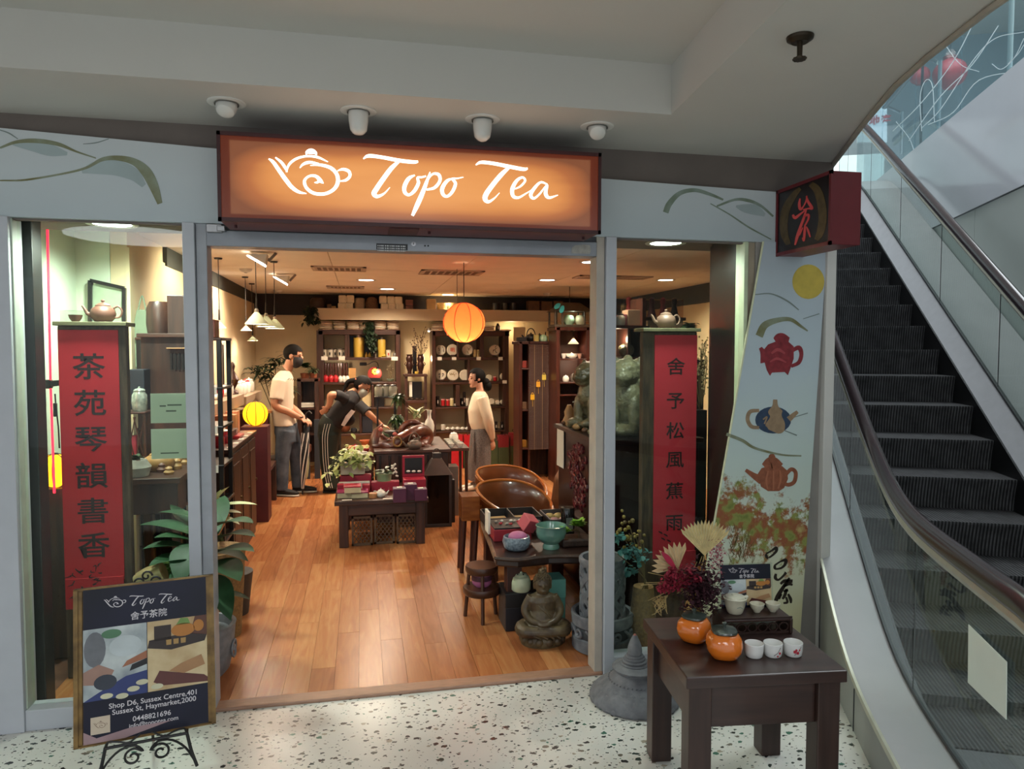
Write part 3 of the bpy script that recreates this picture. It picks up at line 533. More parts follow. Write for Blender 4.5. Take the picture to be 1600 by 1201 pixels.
# shaft wall, fascia and the upper level
es2=thing('escalator_shaft',None,None,(2.212,-.471,0),rz=-EA,kind='structure');es2.name='wall_shaft'
WP=M('wall_panel_grey','aab2ae',.35,var=.04,scale=2)
for i in range(9):
 for z0,z1 in((-.0,1.45),(1.455,2.885)):MB().box(1.80,1.84,-3.0+i*1.3,-1.706+i*1.3,z0,z1).build('panel',WP,es2,local=True)
MB().box(1.78,2.1,-3.5,9.0,2.89,3.855).build('fascia',M('fascia_white','c3c8cf',.12,var=.02,scale=2,coat=.5),es2,local=True)
MB().box(1.84,1.9,-3.5,9,-.1,2.9).build('backing',GASK,es2,local=True)
up=thing('upper_level',None,None,(2.212,-.471,0),rz=-EA,kind='structure');up.name='wall_upper'
MB().box(-3,9,7.4,14.0,3.30,3.60).build('floor_slab',WHITE,up,local=True)
MB().box(2.1,9,-3.5,7.4,3.30,3.60).build('floor_slab',WHITE,up,local=True)
MB().box(-3,9,13.9,14.0,3.6,8.5).build('wall_panel',M('upper_wall','a9b6bd',.5,var=.06,scale=1.5),up,local=True)
MB().box(6.9,7.0,-3.5,13.9,3.6,8.5).build('wall_panel',M('upper_wall','a9b6bd',.5),up,local=True)
MB().box(1.2,2.7,9.9,10.05,3.6,5.0).build('shop_screen',M('upper_screen','dfeaea',.3,emit=.75,var=.04),up,local=True)
MB().box(-1.5,1.1,10.4,10.5,3.6,5.6).build('pale_board',M('upper_board','b2bcc0',.5),up,local=True)
bal=thing('upper_balustrade','frameless glass balustrade with etched curves on the white upper fascia','balustrade',(2.212,-.471,3.86),rz=-EA)
UG=glass_mat('upper_glass','d6e6ea',.0,1.5,body=.10,bodyhex='9db4bc')
for i in range(8):
 s=-2.6+i*1.3;MB().box(1.79,1.80,s,s+1.285,.002,1.14).build('glass_panel',UG,bal,local=True)
def ESs(px,py,s):
 u=Vector((math.sin(EA),math.cos(EA),0));O=Vector((2.212,-.471,0));d=ray(px,py);k=((O-_c).dot(u)+s)/d.dot(u);return _c+d*k
ET=M('etched_line','c8d8dc',.6)
def etch(strokes):
 mb=MB()
 for st_ in strokes:mb.brush(st_,lambda x,y:ETs(x,y,1.788),.001,vn,6)
 o=mb.build('etched_curves',ET,bal);o.parent=None;o.location=world_loc(bal);o.parent=bal
 o.matrix_parent_inverse=Matrix.Rotation(EA,4,'Z');o.location=(0,0,0)
etch([[(1395,205,1.3),(1440,160,1.3),(1490,95,1.3),(1525,28,1.3)],[(1420,220,1.3),(1470,150,1.3),(1520,100,1.3),(1560,40,1.3)],[(1440,200,1.1),(1470,170,1.3),(1520,95,1.3),(1555,60,1.1),(1600,50,1.1)],[(1450,195,1.1),(1490,175,1.3),(1530,125,1.3),(1600,110,1.1)],[(1440,205,1.1),(1438,150,1.1),(1447,125,1.1),(1457,135,1.1),(1460,190,1.1)],[(1550,100,1.1),(1565,108,1.1),(1585,90,1.1),(1600,60,1.1)],[(1575,100,1.1),(1590,85,1.1),(1600,70,1.1)],[(1400,190,1.1),(1420,215,1.1),(1428,235,1.1)],[(1470,60,.9),(1500,100,.9),(1530,112,.9)]])
CHR=M('chrome','d2d2d0',.12,.95);DKS=M('dark_steel','24262a',.35,.6)
def upost(name,label,x,y0,y1,mat,r=.02,t=1.9,arm=None):
 a=ETs(x,y0,t);b=ETs(x,y1,t);th=thing(name,label,'post',(a.x,a.y,min(a.z,b.z)))
 MB().tube([a,(a.x,a.y,b.z)],r,10).build('post',mat,th,smooth=True)
 if arm:q=ETs(*arm,t);MB().tube([b,q],r,10).build('arm',mat,th,smooth=True)
upost('balustrade_post','chrome post with angled arm inside the upper glass',1466,205,98,CHR,arm=(1450,90))
upost('balustrade_post','shorter chrome post with arm beside the escalator top',1408,240,176,CHR,arm=(1390,168),r=.016)
upost('glass_mullion','thin dark mullion bar in front of the red lantern',1438,236,100,DKS,r=.014)
upost('glass_mullion','white vertical mullion between upper glass panels',1577,118,-40,WHITE,r=.02,t=1.85)
a,b=ETs(1382,168,1.9),ETs(1450,82,1.9);MB().tube([a,b,b+(b-a)*.8],.035,10,flat=.6).build('upper_handrail',M('rail_steel','8a8a92',.2,.7),label='steel and dark upper handrail slanting out of the ceiling edge',cat='handrail',smooth=True)
def red_lantern(px,py,r,s,label):
 c=ETs(px,py,s);th=thing('red_lantern',label,'lantern',(c.x,c.y,c.z-r),'red lanterns on the upper level')
 prof=[(r*.35,-r*.92)]+[(r*math.cos(a),r*.9*math.sin(a))for a in[-1.15+2.3*k/12 for k in range(13)]]+[(r*.35,r*.92)]
 MB().lathe(prof,24,c,lobes=12,la=.06).build('shade',M('red_silk','a8323a',.4,var=.2,scale=8),th,smooth=True)
 MB().lathe([(r*.4,r*.88),(r*.4,r*1.05)],16,c).build('cap',M('lantern_cap','6a2226',.5),th);MB().cyl(c+Vector((0,0,r)),(c.x,c.y,8.4),.008,n=6).build('cord',DKS,th)
 light('POINT','lantern_bulb',(c.x-.3,c.y-.3,c.z+.1),3,(1,.6,.5),shadow_soft_size=.05)
red_lantern(1484,115,.20,2.6,'big red silk lantern glimpsed behind the upper glass');red_lantern(1437,118,.15,2.9,'smaller red lantern half hidden by the dark mullion')
st('ceiling_upper',MB().box(-3,16,-6,20,8.4,8.5),WHITE)
tl=thing('estate_signboard','white upper level signboard with red Chinese lettering above the escalator','signboard',ESs(1372,215,8.0))
a,b,c,d=[ESs(x,y,8.0)for x,y in((1340,150),(1386,150),(1386,222),(1340,222))];uu=Vector((math.sin(EA),math.cos(EA),0))
MB().prism([a,b,c,d],uu*.05).build('board',M('sign_white','cfd6dc',.4,var=.02,emit=.25),tl)
text_mb('團地產',.155,lambda x,y:ESs(1367,188,7.99)+Vector((math.cos(EA),-math.sin(EA),0))*x+Vector((0,0,y)),heavy=.02).build('lettering',M('sign_letter_red','b02a3a',.5),tl)
# ================================================================ LAMPS AND CEILING FITTINGS
RIMW=M('lamp_rim','cfcac0',.4);BULB=M('lamp_lens','fff6e6',.3,var=0,emit=14);COOLB=M('lamp_lens_cool','f4fff6',.3,var=0,emit=14)
def downlight(loc,label,r=.09,e=30,col=WARM,lens=BULB,cone=150):
 t=thing('downlight',label,'ceiling light',loc,'round recessed downlights inside the shop');x,y,z=loc
 MB().lathe([(r*.86,-.004),(r*1.12,-.006),(r*1.15,0),(r*.86,0)],28,loc,cap=False).build('rim',RIMW,t,smooth=True)
 MB().lathe([(.0001,-.003),(r*.86,-.003),(r*.86,-.001)],28,loc).build('lens',lens,t)
 light('SPOT','downlight_beam',(x,y,z-.02),e,col,parent=t,spot_size=math.radians(cone),spot_blend=.8 if cone==150 else .4,shadow_soft_size=r*.8)
for i,(px,py,lb,e)in enumerate([(572,437,'round downlight above the yellow tea tins',270),(605,451,'small far downlight before the paper packs',230),(700,460,'round downlight beside the orange lantern cord',235),(855,437,'round downlight between lantern and bamboo blind cabinet',200),(924,409,'round downlight close behind the door head rail',120),(1040,437,'round downlight seen through the side window above the teapot',120)]):
 q=G(px,py,2.42);downlight((q.x,q.y,2.419),lb,.095,e)
for px,py,lb in((175,349,'bright cool display downlight over the red scroll by the outer frame'),(1040,379,'bright cool display downlight over the red scroll near the column')):
 q=G(px,py,2.25);downlight((q.x,q.y,2.2495),lb,.10,95 if px<500 else 50,(.92,1,.9),COOLB,cone=168)
downlight((-1.3,1.12,2.419),'added cool lamp out of view behind the outer window soffit',.09,120,(.9,1,.92),COOLB)  # added lamp, hidden behind the header, to brighten the green wall
# square troffer grilles
for k,(px,py,sx,sy,lb)in enumerate([(530,419,.5,.35,'slotted ceiling air grille nearer the doorway'),(540,448,.45,.3,'slotted ceiling air grille further back'),(705,425,.62,.4,'brown square ceiling air grille beside the lantern hooks'),(985,433,.4,.3,'ceiling air grille seen through the side window'),(925,432,.35,.3,'dark ceiling vent behind the door head rail corner')]):
 q=G(px,py,2.42);t=thing('ceiling_grille',lb,'vent',(q.x,q.y,2.40));z=2.4195
 mb=MB();
 for a in((-sx/2,sx/2,-sy/2,-sy/2+.03),(-sx/2,sx/2,sy/2-.03,sy/2),(-sx/2,-sx/2+.03,-sy/2,sy/2),(sx/2-.03,sx/2,-sy/2,sy/2)):mb.box(q.x+a[0],q.x+a[1],q.y+a[2],q.y+a[3],z-.012,z)
 mb.build('frame',M('grille_frame','b79f88',.6),t);MB().box(q.x-sx/2+.02,q.x+sx/2-.02,q.y-sy/2+.02,q.y+sy/2-.02,z-.004,z-.001).build('backing',M('grille_dark','6d5747',.8),t)
 n=9
 for i in range(n):x=q.x-sx/2+.04+i*(sx-.08)/(n-1);MB().box(x-.008,x+.008,q.y-sy/2+.03,q.y+sy/2-.03,z-.010,z-.004).build('slat',M('grille_frame','b79f88',.6),t)
 # bright angled spotlights on the shop ceiling
for px,py,lb in((404,396,'angled square floodlight on the shop ceiling near the head rail'),(440,430,'angled square floodlight further back on the shop ceiling')):
 q=G(px+3,py-2,2.42);t=thing('flood_light',lb,'spotlight',(q.x,q.y,2.30),'angled floodlights')
 c=Vector((q.x,q.y,2.36));MB().prism([c+Vector(v)for v in((-.09,-.055,.035),(.055,-.055,.04),(.04,-.055,-.04))],(0,.11,0)).build('housing',M('flood_white','d4cdc4',.4),t)
 a,b=c+Vector((-.094,-.05,.031)),c+Vector((.036,-.05,-.045));MB().prism([a,b,b+Vector((0,.10,0)),a+Vector((0,.10,0))],Vector((-.004,0,-.007))).build('lens',BULB,t)
 MB().bar(c+Vector((.06,0,-.01)),c+Vector((.12,0,.058)),.02).build('bracket',M('flood_bracket','8a7a6c',.5),t)
 light('SPOT','flood_beam',(c.x-.06,c.y,c.z-.06),75,WARM,rot=(0,math.radians(50),0),parent=t,spot_size=math.radians(120),spot_blend=.7,shadow_soft_size=.05)
 # pendant lamps
def pendant(px,py0,py1,halfw,Y,label,lit,shade,top=2.419):
 a=W(px,py0,Y);b=W(px,py1,Y);hw=abs(W(px+halfw,py1,Y).x-b.x);h=a.z-b.z
 t=thing('pendant_lamp',label,'pendant lamp',(b.x,b.y,b.z),'cone pendant lamps')
 MB().lathe([(hw,0),(hw*.16,h*.78),(hw*.15,h*.78),(hw*.97,-.002)],28,b,cap=False).build('lamp_shade',shade,t,smooth=True)
 MB().lathe([(hw*.17,h*.76),(hw*.2,h*.86),(hw*.12,h),(.006,h)],16,b).build('cap',M('pendant_cap','b9b4a6',.3,.6),t,smooth=True)
 MB().cyl(b+Vector((0,0,h)),b+Vector((0,0,h+.09)),.009,.006,8).build('strain_relief',M('cord_black','15120f',.5),t);MB().cyl(b+Vector((0,0,h+.08)),(b.x,b.y,top),.0035,n=6).build('cord',M('cord_black','15120f',.5),t)
 MB().lathe([(.0001,0),(.035,0),(.03,-.011),(.006,-.014)],16,(b.x,b.y,top)).build('ceiling_rose',M('cord_black','15120f',.5),t)
 if lit:light('POINT','pendant_bulb',(b.x,b.y,b.z+h*.3),lit,WARM,parent=t,shadow_soft_size=.03);MB().sph(b+Vector((0,0,h*.3)),.022,10,8).build('bulb',BULB,t,smooth=True)
OPAL=paper_glow('opal_glass','d8dcc8',.35);OPALW=paper_glow('opal_lit','fff2dc',.6)
pendant(401,482,506,19,2.7,'nearest pale cone pendant of the hanging cluster of three',16,OPAL);pendant(416,489,510,16.5,2.95,'middle cone pendant of the hanging cluster, lit below',40,OPAL);pendant(429.5,494,513,15.5,3.15,'rearmost pale cone pendant of the hanging cluster',16,OPAL)
pendant(343,500,512,11,3.0,'small glowing white cone pendant over the bottle rack',12,OPALW);pendant(324,492,505,10,2.4,'small cone pendant half hidden by the door mullion',4,OPALW)
pendant(384.5,507,516,9,4.6,'small far pendant behind the cluster of three',22,OPALW);pendant(395,524,532,8.5,5.4,'smallest far pendant near the corner plant, bulb added to brighten the wall',22,OPAL)  # the last pendant's bulb is added to brighten the back wall
# orange paper lantern
def lantern(name,label,c,r,n,shade,lines,cordtop,ribs,flatz=.94,grp=None):
 t=thing(name,label,'lantern',(c.x,c.y,c.z-r*flatz),grp);prof=[]
 N=26
 for i in range(N+1):
  a=-1.42+2.84*i/N;q=r*math.cos(a)*(1.0 if i%2 else .988);prof.append((q,r*flatz*math.sin(a)))
 MB().lathe(prof,36,c).build('paper_shade',shade,t,smooth=True);t.children[-1].data.polygons.foreach_set('use_smooth',[True]*len(t.children[-1].data.polygons))
 # open ends: drop the caps
 bm=bmesh.new();bm.from_mesh(t.children[-1].data);bmesh.ops.delete(bm,geom=[f for f in bm.faces if len(f.verts)>4],context='FACES');bm.to_mesh(t.children[-1].data);bm.free()
 for k in range(n):
  a0=2*PI*(k+.5)/n-YAW;MB().tube([(c.x+r*1.004*math.cos(a)*math.cos(a0),c.y+r*1.004*math.cos(a)*math.sin(a0),c.z+r*flatz*1.004*math.sin(a))for a in[-1.42+2.84*i/16 for i in range(17)]],ribs,5).build('rib',lines,t)
 MB().tube([(c.x+r*.15*math.cos(a),c.y+r*.15*math.sin(a),c.z+r*flatz*.99)for a in[2*PI*k/16 for k in range(16)]],.006,5,closed=True).build('top_ring',lines,t)
 if cordtop:MB().cyl((c.x,c.y,c.z+r*.8),(c.x,c.y,cordtop),.004,n=6).build('cord',M('cord_black','15120f',.5),t)
 return t
c=W(725,504,2.9);ol=lantern('paper_lantern','round orange paper lantern glowing at the bottom, hung mid shop',c,.187,8,paper_glow('orange_paper','ff6a38',.55),M('lantern_line','9a2c14',.7),2.42,.0032)
MB().sph(c+Vector((0,0,-.06)),.03,12,8).build('bulb',BULB,ol,smooth=True);light('POINT','lantern_bulb',(c.x,c.y,c.z-.07),26,(1,.75,.45),parent=ol,shadow_soft_size=.04)
q=G(714,420,2.42);mb=MB();mb.cyl((q.x,q.y,2.03),(q.x,q.y,2.419),.003,n=6);mb.build('loose_cord',M('cord_black','15120f',.5),label='thin black cord hanging beside the orange lantern',cat='cord')
# soffit gimbal spots and sprinkler outside
def gimbal(px,py,tilt,label,deep):
 q=G(px,py,2.64);t=thing('gimbal_spot',label,'spotlight',(q.x,q.y,2.56),'white gimbal spotlights in the soffit');Wm=M('spot_white','d6d5d0',.35,var=.02)
 MB().lathe([(.045,2.636),(.062,2.632),(.074,2.636),(.075,2.6395),(.045,2.6395)],28,(q.x,q.y,0),cap=False).build('ring',Wm,t,smooth=True)
 R=Matrix.Rotation(tilt,3,Vector((_r.x,_r.y,0)));h=MB().lathe([(.0001,-.085*deep),(.020,-.083*deep),(.034,-.068*deep),(.040,-.03*deep),(.041,.0),(.040,.008)],24)
 h.v=[Vector((q.x,q.y,2.628))+R@p for p in h.v];h.build('lamp_head',Wm,t,smooth=True)
 mb=MB().lathe([(.036,-.0),(.0362,.004),(.047,.004),(.047,0)],24,cap=False);mb.v=[Vector((q.x,q.y,2.63))+p for p in mb.v];mb.build('shadow_gap',M('gap_grey','77756f',.7),t)
gimbal(354,160,-.5,'first white gimbal spot in the soffit, over the outer window',.5);gimbal(560,173,.0,'second white gimbal spot, drum hanging straight above the sign',1.0);gimbal(754,186,-.25,'third white gimbal spot, tilted drum above the sign',1.0);gimbal(933,197,-.7,'fourth white gimbal spot, over the end of the sign',.5)
q=G(1250,57,2.64);t=thing('fire_sprinkler','dark brass sprinkler head in the ceiling beside the atrium opening','sprinkler',(q.x,q.y,2.56));BR=M('old_brass','3d3428',.4,.7)
MB().lathe([(.012,2.622),(.025,2.62),(.040,2.63),(.042,2.639),(.012,2.639)],24,(q.x,q.y,0)).build('cup',BR,t,smooth=True);MB().lathe([(.0001,2.57),(.008,2.571),(.009,2.63)],12,(q.x,q.y,0)).build('stem',BR,t,smooth=True);MB().lathe([(.0001,2.566),(.021,2.567),(.022,2.573),(.009,2.577)],20,(q.x,q.y,0),lobes=10,la=.12).build('deflector',BR,t,smooth=True)
for px,py,lb in((384,420,'white smoke detector on the shop ceiling beside the pendants'),(434,453,'small white smoke detector on the ceiling further back'),(855,458,'dark round ceiling sensor before the ledge')):
 q=G(px,py,2.42);t=thing('smoke_detector',lb,'detector',(q.x,q.y,2.38));MB().lathe([(.02,2.385),(.04,2.392),(.055,2.405),(.06,2.4195)],20,(q.x,q.y,0)).build('body',RIMW,t,smooth=True);MB().lathe([(.0001,2.38),(.012,2.381),(.018,2.386)],12,(q.x,q.y,0)).build('sensor',M('sensor_grey','6b6258',.5),t,smooth=True)
 # ================================================================ BACK WALL: LEDGE, RACKS AND THEIR GOODS
DW=M('dark_wood','4a2b1d',.42,var=.3,scale=2.5,stretch=(12,12,1),h2='2b1810');DWH=M('dark_wood_h','4c2d1f',.40,var=.3,scale=2.5,stretch=(1,12,12),h2='2d1a12');BLK=M('black_lacquer','171210',.35,var=.2);MW=M('mid_wood','6b3f26',.4,var=.3,scale=4,stretch=(2,12,12),h2='4c2a18')
PORC=M('porcelain','dcd8cb',.2,var=.03,coat=.3);CARD=M('card_white','dcd6c6',.7,var=.03);CREAMP=M('cream_paper','d9cdb0',.75,var=.08,scale=30,bump=.15)
def pbox(mb,x0,y0,x1,y1,Y,dep,dy=0.0):
 """box whose front face spans two photo corners at depth Y"""
 a=W(x0,y1,Y);b=W(x1,y0,Y);return mb.box(a.x,b.x,Y+dy,Y+dy+dep,a.z,b.z)
ld=MB();pbox(ld,488,486,932,499,6.5,.45);ld.build('trim_20',M('beige_ledge','b9a98c',.6,var=.06,scale=3),kind='structure')
def rack(label,Y,dep,posts,boards,panel=None):
 x0=min(p[0]for p in posts);y1=max(p[3]for p in posts);b=W(x0,y1,Y);t=thing('display_rack',label,'rack',(b.x,Y,max(0.012,b.z)))
 for nm,L,m in(('post',posts,DW),('shelf',boards,DWH)):
  for q in L:mb=MB();pbox(mb,*q,Y,dep);mb.build(nm,m,t,bevel=.004)
 return t
YB=6.62
ra=rack('tall dark wood rack holding yellow tins and red caddies',YB,.33,[(497,516,504.5,728),(620,516,625.5,728),(539,523,543,558),(543.5,523,546,558),(583,523,586,558),(561.5,640,565,676),(581,601,584,636),(538,601,541,636)],[(497,515,625.5,522.5),(504,558,620,562.5),(504,596.5,620,601),(504,636,620,640.5),(504,676,620,682),(504,716,620,724)])
rb=rack('dark wood rack of tea cake discs behind the lady',YB,.33,[(676,517,680.5,726),(789,517,795,726),(714.5,524,717,558),(750,524,756,558),(731,562,734.5,596),(712.5,601,719,634),(731,639,737,672),(786,524,789,634)],[(676,516.5,796,524.5),(680,558,790,562.5),(680,596,790,600.5),(680,634.5,790,639),(680,672,790,677)])
mb=MB();pbox(mb,546,524,583,557,YB,.02,.30);mb.build('back_board',BLK,ra)
k_=.0091
def on(px,py,Y=YB+.14,Yf=YB):
 p=W(px,py,Y);p.z=W(px,py,Yf).z+.001;return p
def solid(name,label,cat_,c,prof,mat,group=None,n=20,lobes=0,la=0,**kw):
 return MB().lathe(prof,n,c,lobes=lobes,la=la).build(name,mat,label=label,cat=cat_,group=group,smooth=True,**kw)
def pr(R,H,pts):return[(max(1e-6,r*R),z*H)for r,z in pts]
JAR=[(0,0),(.8,0),(.95,.12),(1,.4),(.95,.68),(.72,.80),(.7,.82)]
VASE=[(0,0),(.55,0),(.6,.05),(.95,.3),(1,.45),(.8,.6),(.4,.72),(.34,.85),(.5,1),(.42,1),(.28,.85),(0,.8)]
CUP=[(0,0),(.5,0),(.52,.08),(.85,.5),(1,1),(.94,1),(.78,.5),(0,.12)]
TIN=[(0,0),(.98,0),(1,.01),(1,.99),(.98,1),(0,1)]
def lidded(name,label,cat_,c,R,H,mat,lidmat,prof=JAR,lid=.82,group=None,knob=True,n=20,badge=None):
 t=thing(name,label,cat_,c,group);MB().lathe(pr(R,H,prof),n,c).build('body',mat,t,smooth=True)
 r0=prof[-1][0]*R if prof[-1][0]>.1 else R*.9
 L=[(1e-6,lid*H),(r0*1.04,lid*H),(r0*1.06,H*(lid+.06)),(r0*.8,H*(lid+.12)),(1e-6,H*(lid+.16))]
 MB().lathe(L,n,c).build('lid',lidmat,t,smooth=True)
 if knob:MB().sph((c.x,c.y,c.z+H*(lid+.17)),R*.16,10,6).build('knob',lidmat,t,smooth=True)
 if badge:MB().obox((c.x,c.y-R*1.0,c.z+H*.42),(R*.5,R*.12,H*.34)).build('badge',badge,t)
 return t
def teapot(name,label,c,R,mat,rz=0,group=None,tall=.9,over=False,lidm=None,handle=None):
 t=thing(name,label,'teapot',c,group);H=R*2*tall*.62;Rz=Matrix.Rotation(rz,3,'Z');P=lambda x,y,z:Vector(c)+Rz@Vector((x,y,z));hm=handle or mat
 MB().lathe(pr(R,H,[(0,0),(.62,0),(.66,.03),(.92,.25),(1,.5),(.9,.78),(.6,.95),(.55,.98)]),24,c).build('body',mat,t,smooth=True)
 MB().tube(cat([P(-R*.85,0,H*.42),P(-R*1.2,0,H*.5),P(-R*1.42,0,H*.78),P(-R*1.62,0,H*.98)],5),[R*(.2-.11*i/15)for i in range(16)],10).build('spout',mat,t,smooth=True)
 if over:pts=[P(R*.75*math.cos(a),0,H*.85+R*1.25*math.sin(a))for a in[PI*k/14 for k in range(15)]]
 else:pts=cat([P(R*.8,0,H*.82),P(R*1.2,0,H*.95),P(R*1.5,0,H*.66),P(R*1.3,0,H*.32),P(R*.85,0,H*.26)],4)
 MB().tube(pts,R*.085,8).build('handle',hm,t,smooth=True)
 l=MB().lathe(pr(R,H,[(0,.96),(.6,.96),(.6,1.0),(.42,1.1),(.12,1.17),(.08,1.2),(.16,1.25),(.15,1.32),(0,1.36)]),20,c).build('lid',lidm or mat,t,smooth=True)
 return t
 # --- wrapped packs and boxes on the ledge
packs=[(534,485,0),(546,485,0),(535,473,0),(547.5,473,0),(601,486.5,1),(613,486.5,1),(625,486.5,1),(598.5,474,1),(611,474.5,1),(623,475,1)]
YL=6.56
for px,py,g in packs:
 q=W(px,py,YL);q.z=max(q.z,W(px,485.5,6.5).z+.001);mb=MB();s=k_*5.6;mb.box(q.x-s,q.x+s,YL,YL+.15,q.z,q.z+k_*11.6)
 mb.build('wrapped_pack',CREAMP,bevel=.016,label=['cream paper-wrapped tea pack in the pile of four on the ledge','cream paper-wrapped tea pack in the pile of six on the ledge'][g],cat='pack',group=['four packs on the ledge','six packs on the ledge'][g])
def boxthing(name,label,x0,y0,x1,y1,Y,dep,mat,cat_='box',bev=.004,lidm=None,grp=None):
 a=W(x0,y1,Y);b=W(x1,y0,Y)
 if lidm is None:mb=MB();mb.box(a.x,b.x,Y,Y+dep,a.z,b.z);return mb.build(name,mat,label=label,cat=cat_,bevel=bev,group=grp)
 t=thing(name,label,cat_,((a.x+b.x)/2,Y+dep/2,a.z),grp);h=b.z-a.z
 MB().box(a.x,b.x,Y,Y+dep,a.z,a.z+h*.7).build('base',mat,t,bevel=bev);MB().box(a.x-.003,b.x+.003,Y-.003,Y+dep+.003,a.z+h*.7,b.z).build('lid',lidm,t,bevel=bev);return t
q=W(562,485,YL+.1);solid('cloth_bag','rounded cream cloth bundle between paper packs on the ledge','bag',q,pr(k_*8.5,k_*19,[(0,0),(.85,0),(.95,.2),(1,.6),(.95,.92),(.6,1),(0,.97)]),M('cloth_beige','9c8a70',.85,var=.15,bump=.3),lobes=6,la=.06)
q=W(581,485.5,YL+.12);solid('straw_hat','brown domed straw hat resting on the ledge','hat',q,pr(k_*10,k_*21,[(0,0),(1,0),(1,.12),(.96,.5),(.75,.85),(.4,.98),(0,1)]),M('straw_brown','6a4a33',.85,var=.3,scale=60,bump=.4))
KB=M('kraft_box','9a7a4e',.7,var=.15);KD=M('dark_crate','5a3a22',.6,var=.3)
for x0,y0,x1,y1,m,lb in[(511,475,517.5,483.5,KD,'tiny brown box at the start of the ledge'),(518,478,524.5,484,KB,'tiny tan box beside the pile of four packs'),(634,468.5,645.5,477,MW,'upper small carved box beside the pile of six'),(634,477.5,645.5,486.5,MW,'lower small carved box beside the pile of six'),(667,467,681,486.5,KB,'tan upright box before the round bamboo box'),(826,470,843,489,KD,'square wooden crate on the ledge beside the cabinet lantern'),(846,470.5,863,489,KD,'second wooden crate on the ledge'),(865,470,880,489,KD,'third crate partly behind the glazed lantern')]:boxthing('storage_box',lb,x0,y0,x1,y1,YL,.16,m)
for px,lb in((691,'round woven bamboo box on the ledge'),(708,'second bamboo box half behind the orange lantern')):
 q=W(px,486.5,YL+.08);t=thing('bamboo_box',lb,'box',q);R=k_*8;bm_=M('bamboo_weave','a98c52',.6,var=.3,scale=50)
 MB().lathe(pr(R,k_*8,[(0,0),(1,0),(1,1),(0,1)]),20,q).build('base',bm_,t);MB().lathe([(1e-6,k_*8),(R*1.05,k_*8),(R*1.05,k_*13),(1e-6,k_*13)],20,q).build('lid',bm_,t)
for i,px in enumerate((775,789,803)):q=W(px,488,YL+.1);lidded('black_canister',['first','second','third'][i]+' black canister in the dark stretch of the ledge','canister',q,k_*5.5,k_*15,BLK,BLK,prof=TIN[:4],lid=.86,knob=False)
q=W(497,484,YL+.12);solid('dark_urn','dark brown urn at the shadowed end of the ledge','urn',q,pr(k_*12,k_*22,JAR),M('urn_brown','2a1a17',.5))
# --- stacked tea cakes on the rack tops
TC=M('tea_cake_wrap','e6dcc8',.75,var=.1);TC2=M('tea_cake_edge','c4b09a',.75,var=.12)
for i,px in enumerate((510,530,551.5,571,593.5,614)):
 b=on(px,515,YB+.055)
 for j in range(5):
  solid('wrapped_tea_cake','paper-wrapped tea cake, stack '+['nearest the rack post','second along','third along','behind the trailing vine','after the vine','at the rack corner'][i]+' on the tin rack','tea cake',Vector((b.x+random.uniform(-.006,.006),b.y,b.z+j*.024)),[(1e-6,0),(.07,0),(.086,.008),(.086,.014),(.07,.021),(1e-6,.021)],TC if j%2 else TC2,'stacked tea cakes on the rack top',n=18)
for i,(px,n)in enumerate(((684,4),(764,3),(791,1))):
 b=on(px,517,YB+.055)
 for j in range(n):solid('wrapped_tea_cake','paper-wrapped tea cake '+['stacked beside the small clip lamp','stacked beside the black bottle','lying alone at the rack end'][i]+' on the disc rack','tea cake',Vector((b.x+random.uniform(-.01,.01),b.y,b.z+j*.026)),[(1e-6,0),(.075,0),(.09,.008),(.09,.015),(.07,.023),(1e-6,.023)],TC2 if j%2 else TC,'stacked tea cakes on the rack top',n=18)
q=on(778,517);lidded('bottle','square-shouldered black bottle with pale label on the rack top','bottle',q,k_*4,k_*13,BLK,BLK,prof=[(0,0),(1,0),(1,.6),(.55,.75),(.5,.82)],badge=CARD,knob=False)
# --- rack A goods
YT=M('yellow_tin','c7a545',.4,var=.12,scale=6);SIL=M('silver_lid','b7b3a8',.3,.7)
for px,w,h,lb in((561,8.3,30,'tall yellow tea tin with silver lid'),(596.5,6,27,'narrower yellow tea tin behind the vine')):
 q=on(px,558);t=thing('tea_tin',lb,'tin',q,'yellow tins');MB().lathe(pr(k_*w,k_*h,TIN),24,q).build('body',YT,t,smooth=True);MB().lathe([(1e-6,k_*h),(k_*w*.6,k_*h),(k_*w*.58,k_*(h+3.5)),(1e-6,k_*(h+4))],20,q).build('lid',SIL,t,smooth=True)
WJ=M('white_jar','cfc6b2',.35);DL=M('dark_lid','2a2018',.5);RS=M('red_stamp','a8342a',.6)
for i,px in enumerate((507,515.5,524,531,537)):lidded('white_jar',['first','second','third','fourth','fifth'][i]+' white jar with dark lid in the row on the top shelf','jar',on(px,558,YB+(.16 if i==2 else .1)),k_*(3.2 if i in(0,4)else 4.2),k_*12.5,WJ,DL,prof=TIN[:4],lid=.9,knob=False,badge=DL,group='white jars')
lidded('white_jar','single white caddy with red mark beside the narrow tin','jar',on(607,558,YB+.08),k_*3.6,k_*11,WJ,WJ,prof=TIN[:4],lid=.88,knob=False,badge=RS);lidded('white_jar','small grey jar at the end of the top shelf','jar',on(617,557,YB+.1),k_*3,k_*6,M('grey_jar','77736a',.4),DL,knob=False)
for i,px in enumerate((572.5,577.5)):solid('pear_figurine',['pale yellow pear figurine beside the tall tin','second pear figurine under the vine'][i],'figurine',on(px,558,YB+.06),pr(k_*2.4,k_*8,[(0,0),(.8,.02),(1,.2),(.8,.5),(.4,.75),(.3,.95),(0,1)]),YT)
solid('gold_ingot','small gold ingot figurine before the narrow tin','figurine',on(600,558,YB+.05),pr(k_*4,k_*4,[(0,0),(.6,0),(1,.6),(.6,.7),(.4,1),(0,1)]),YT)
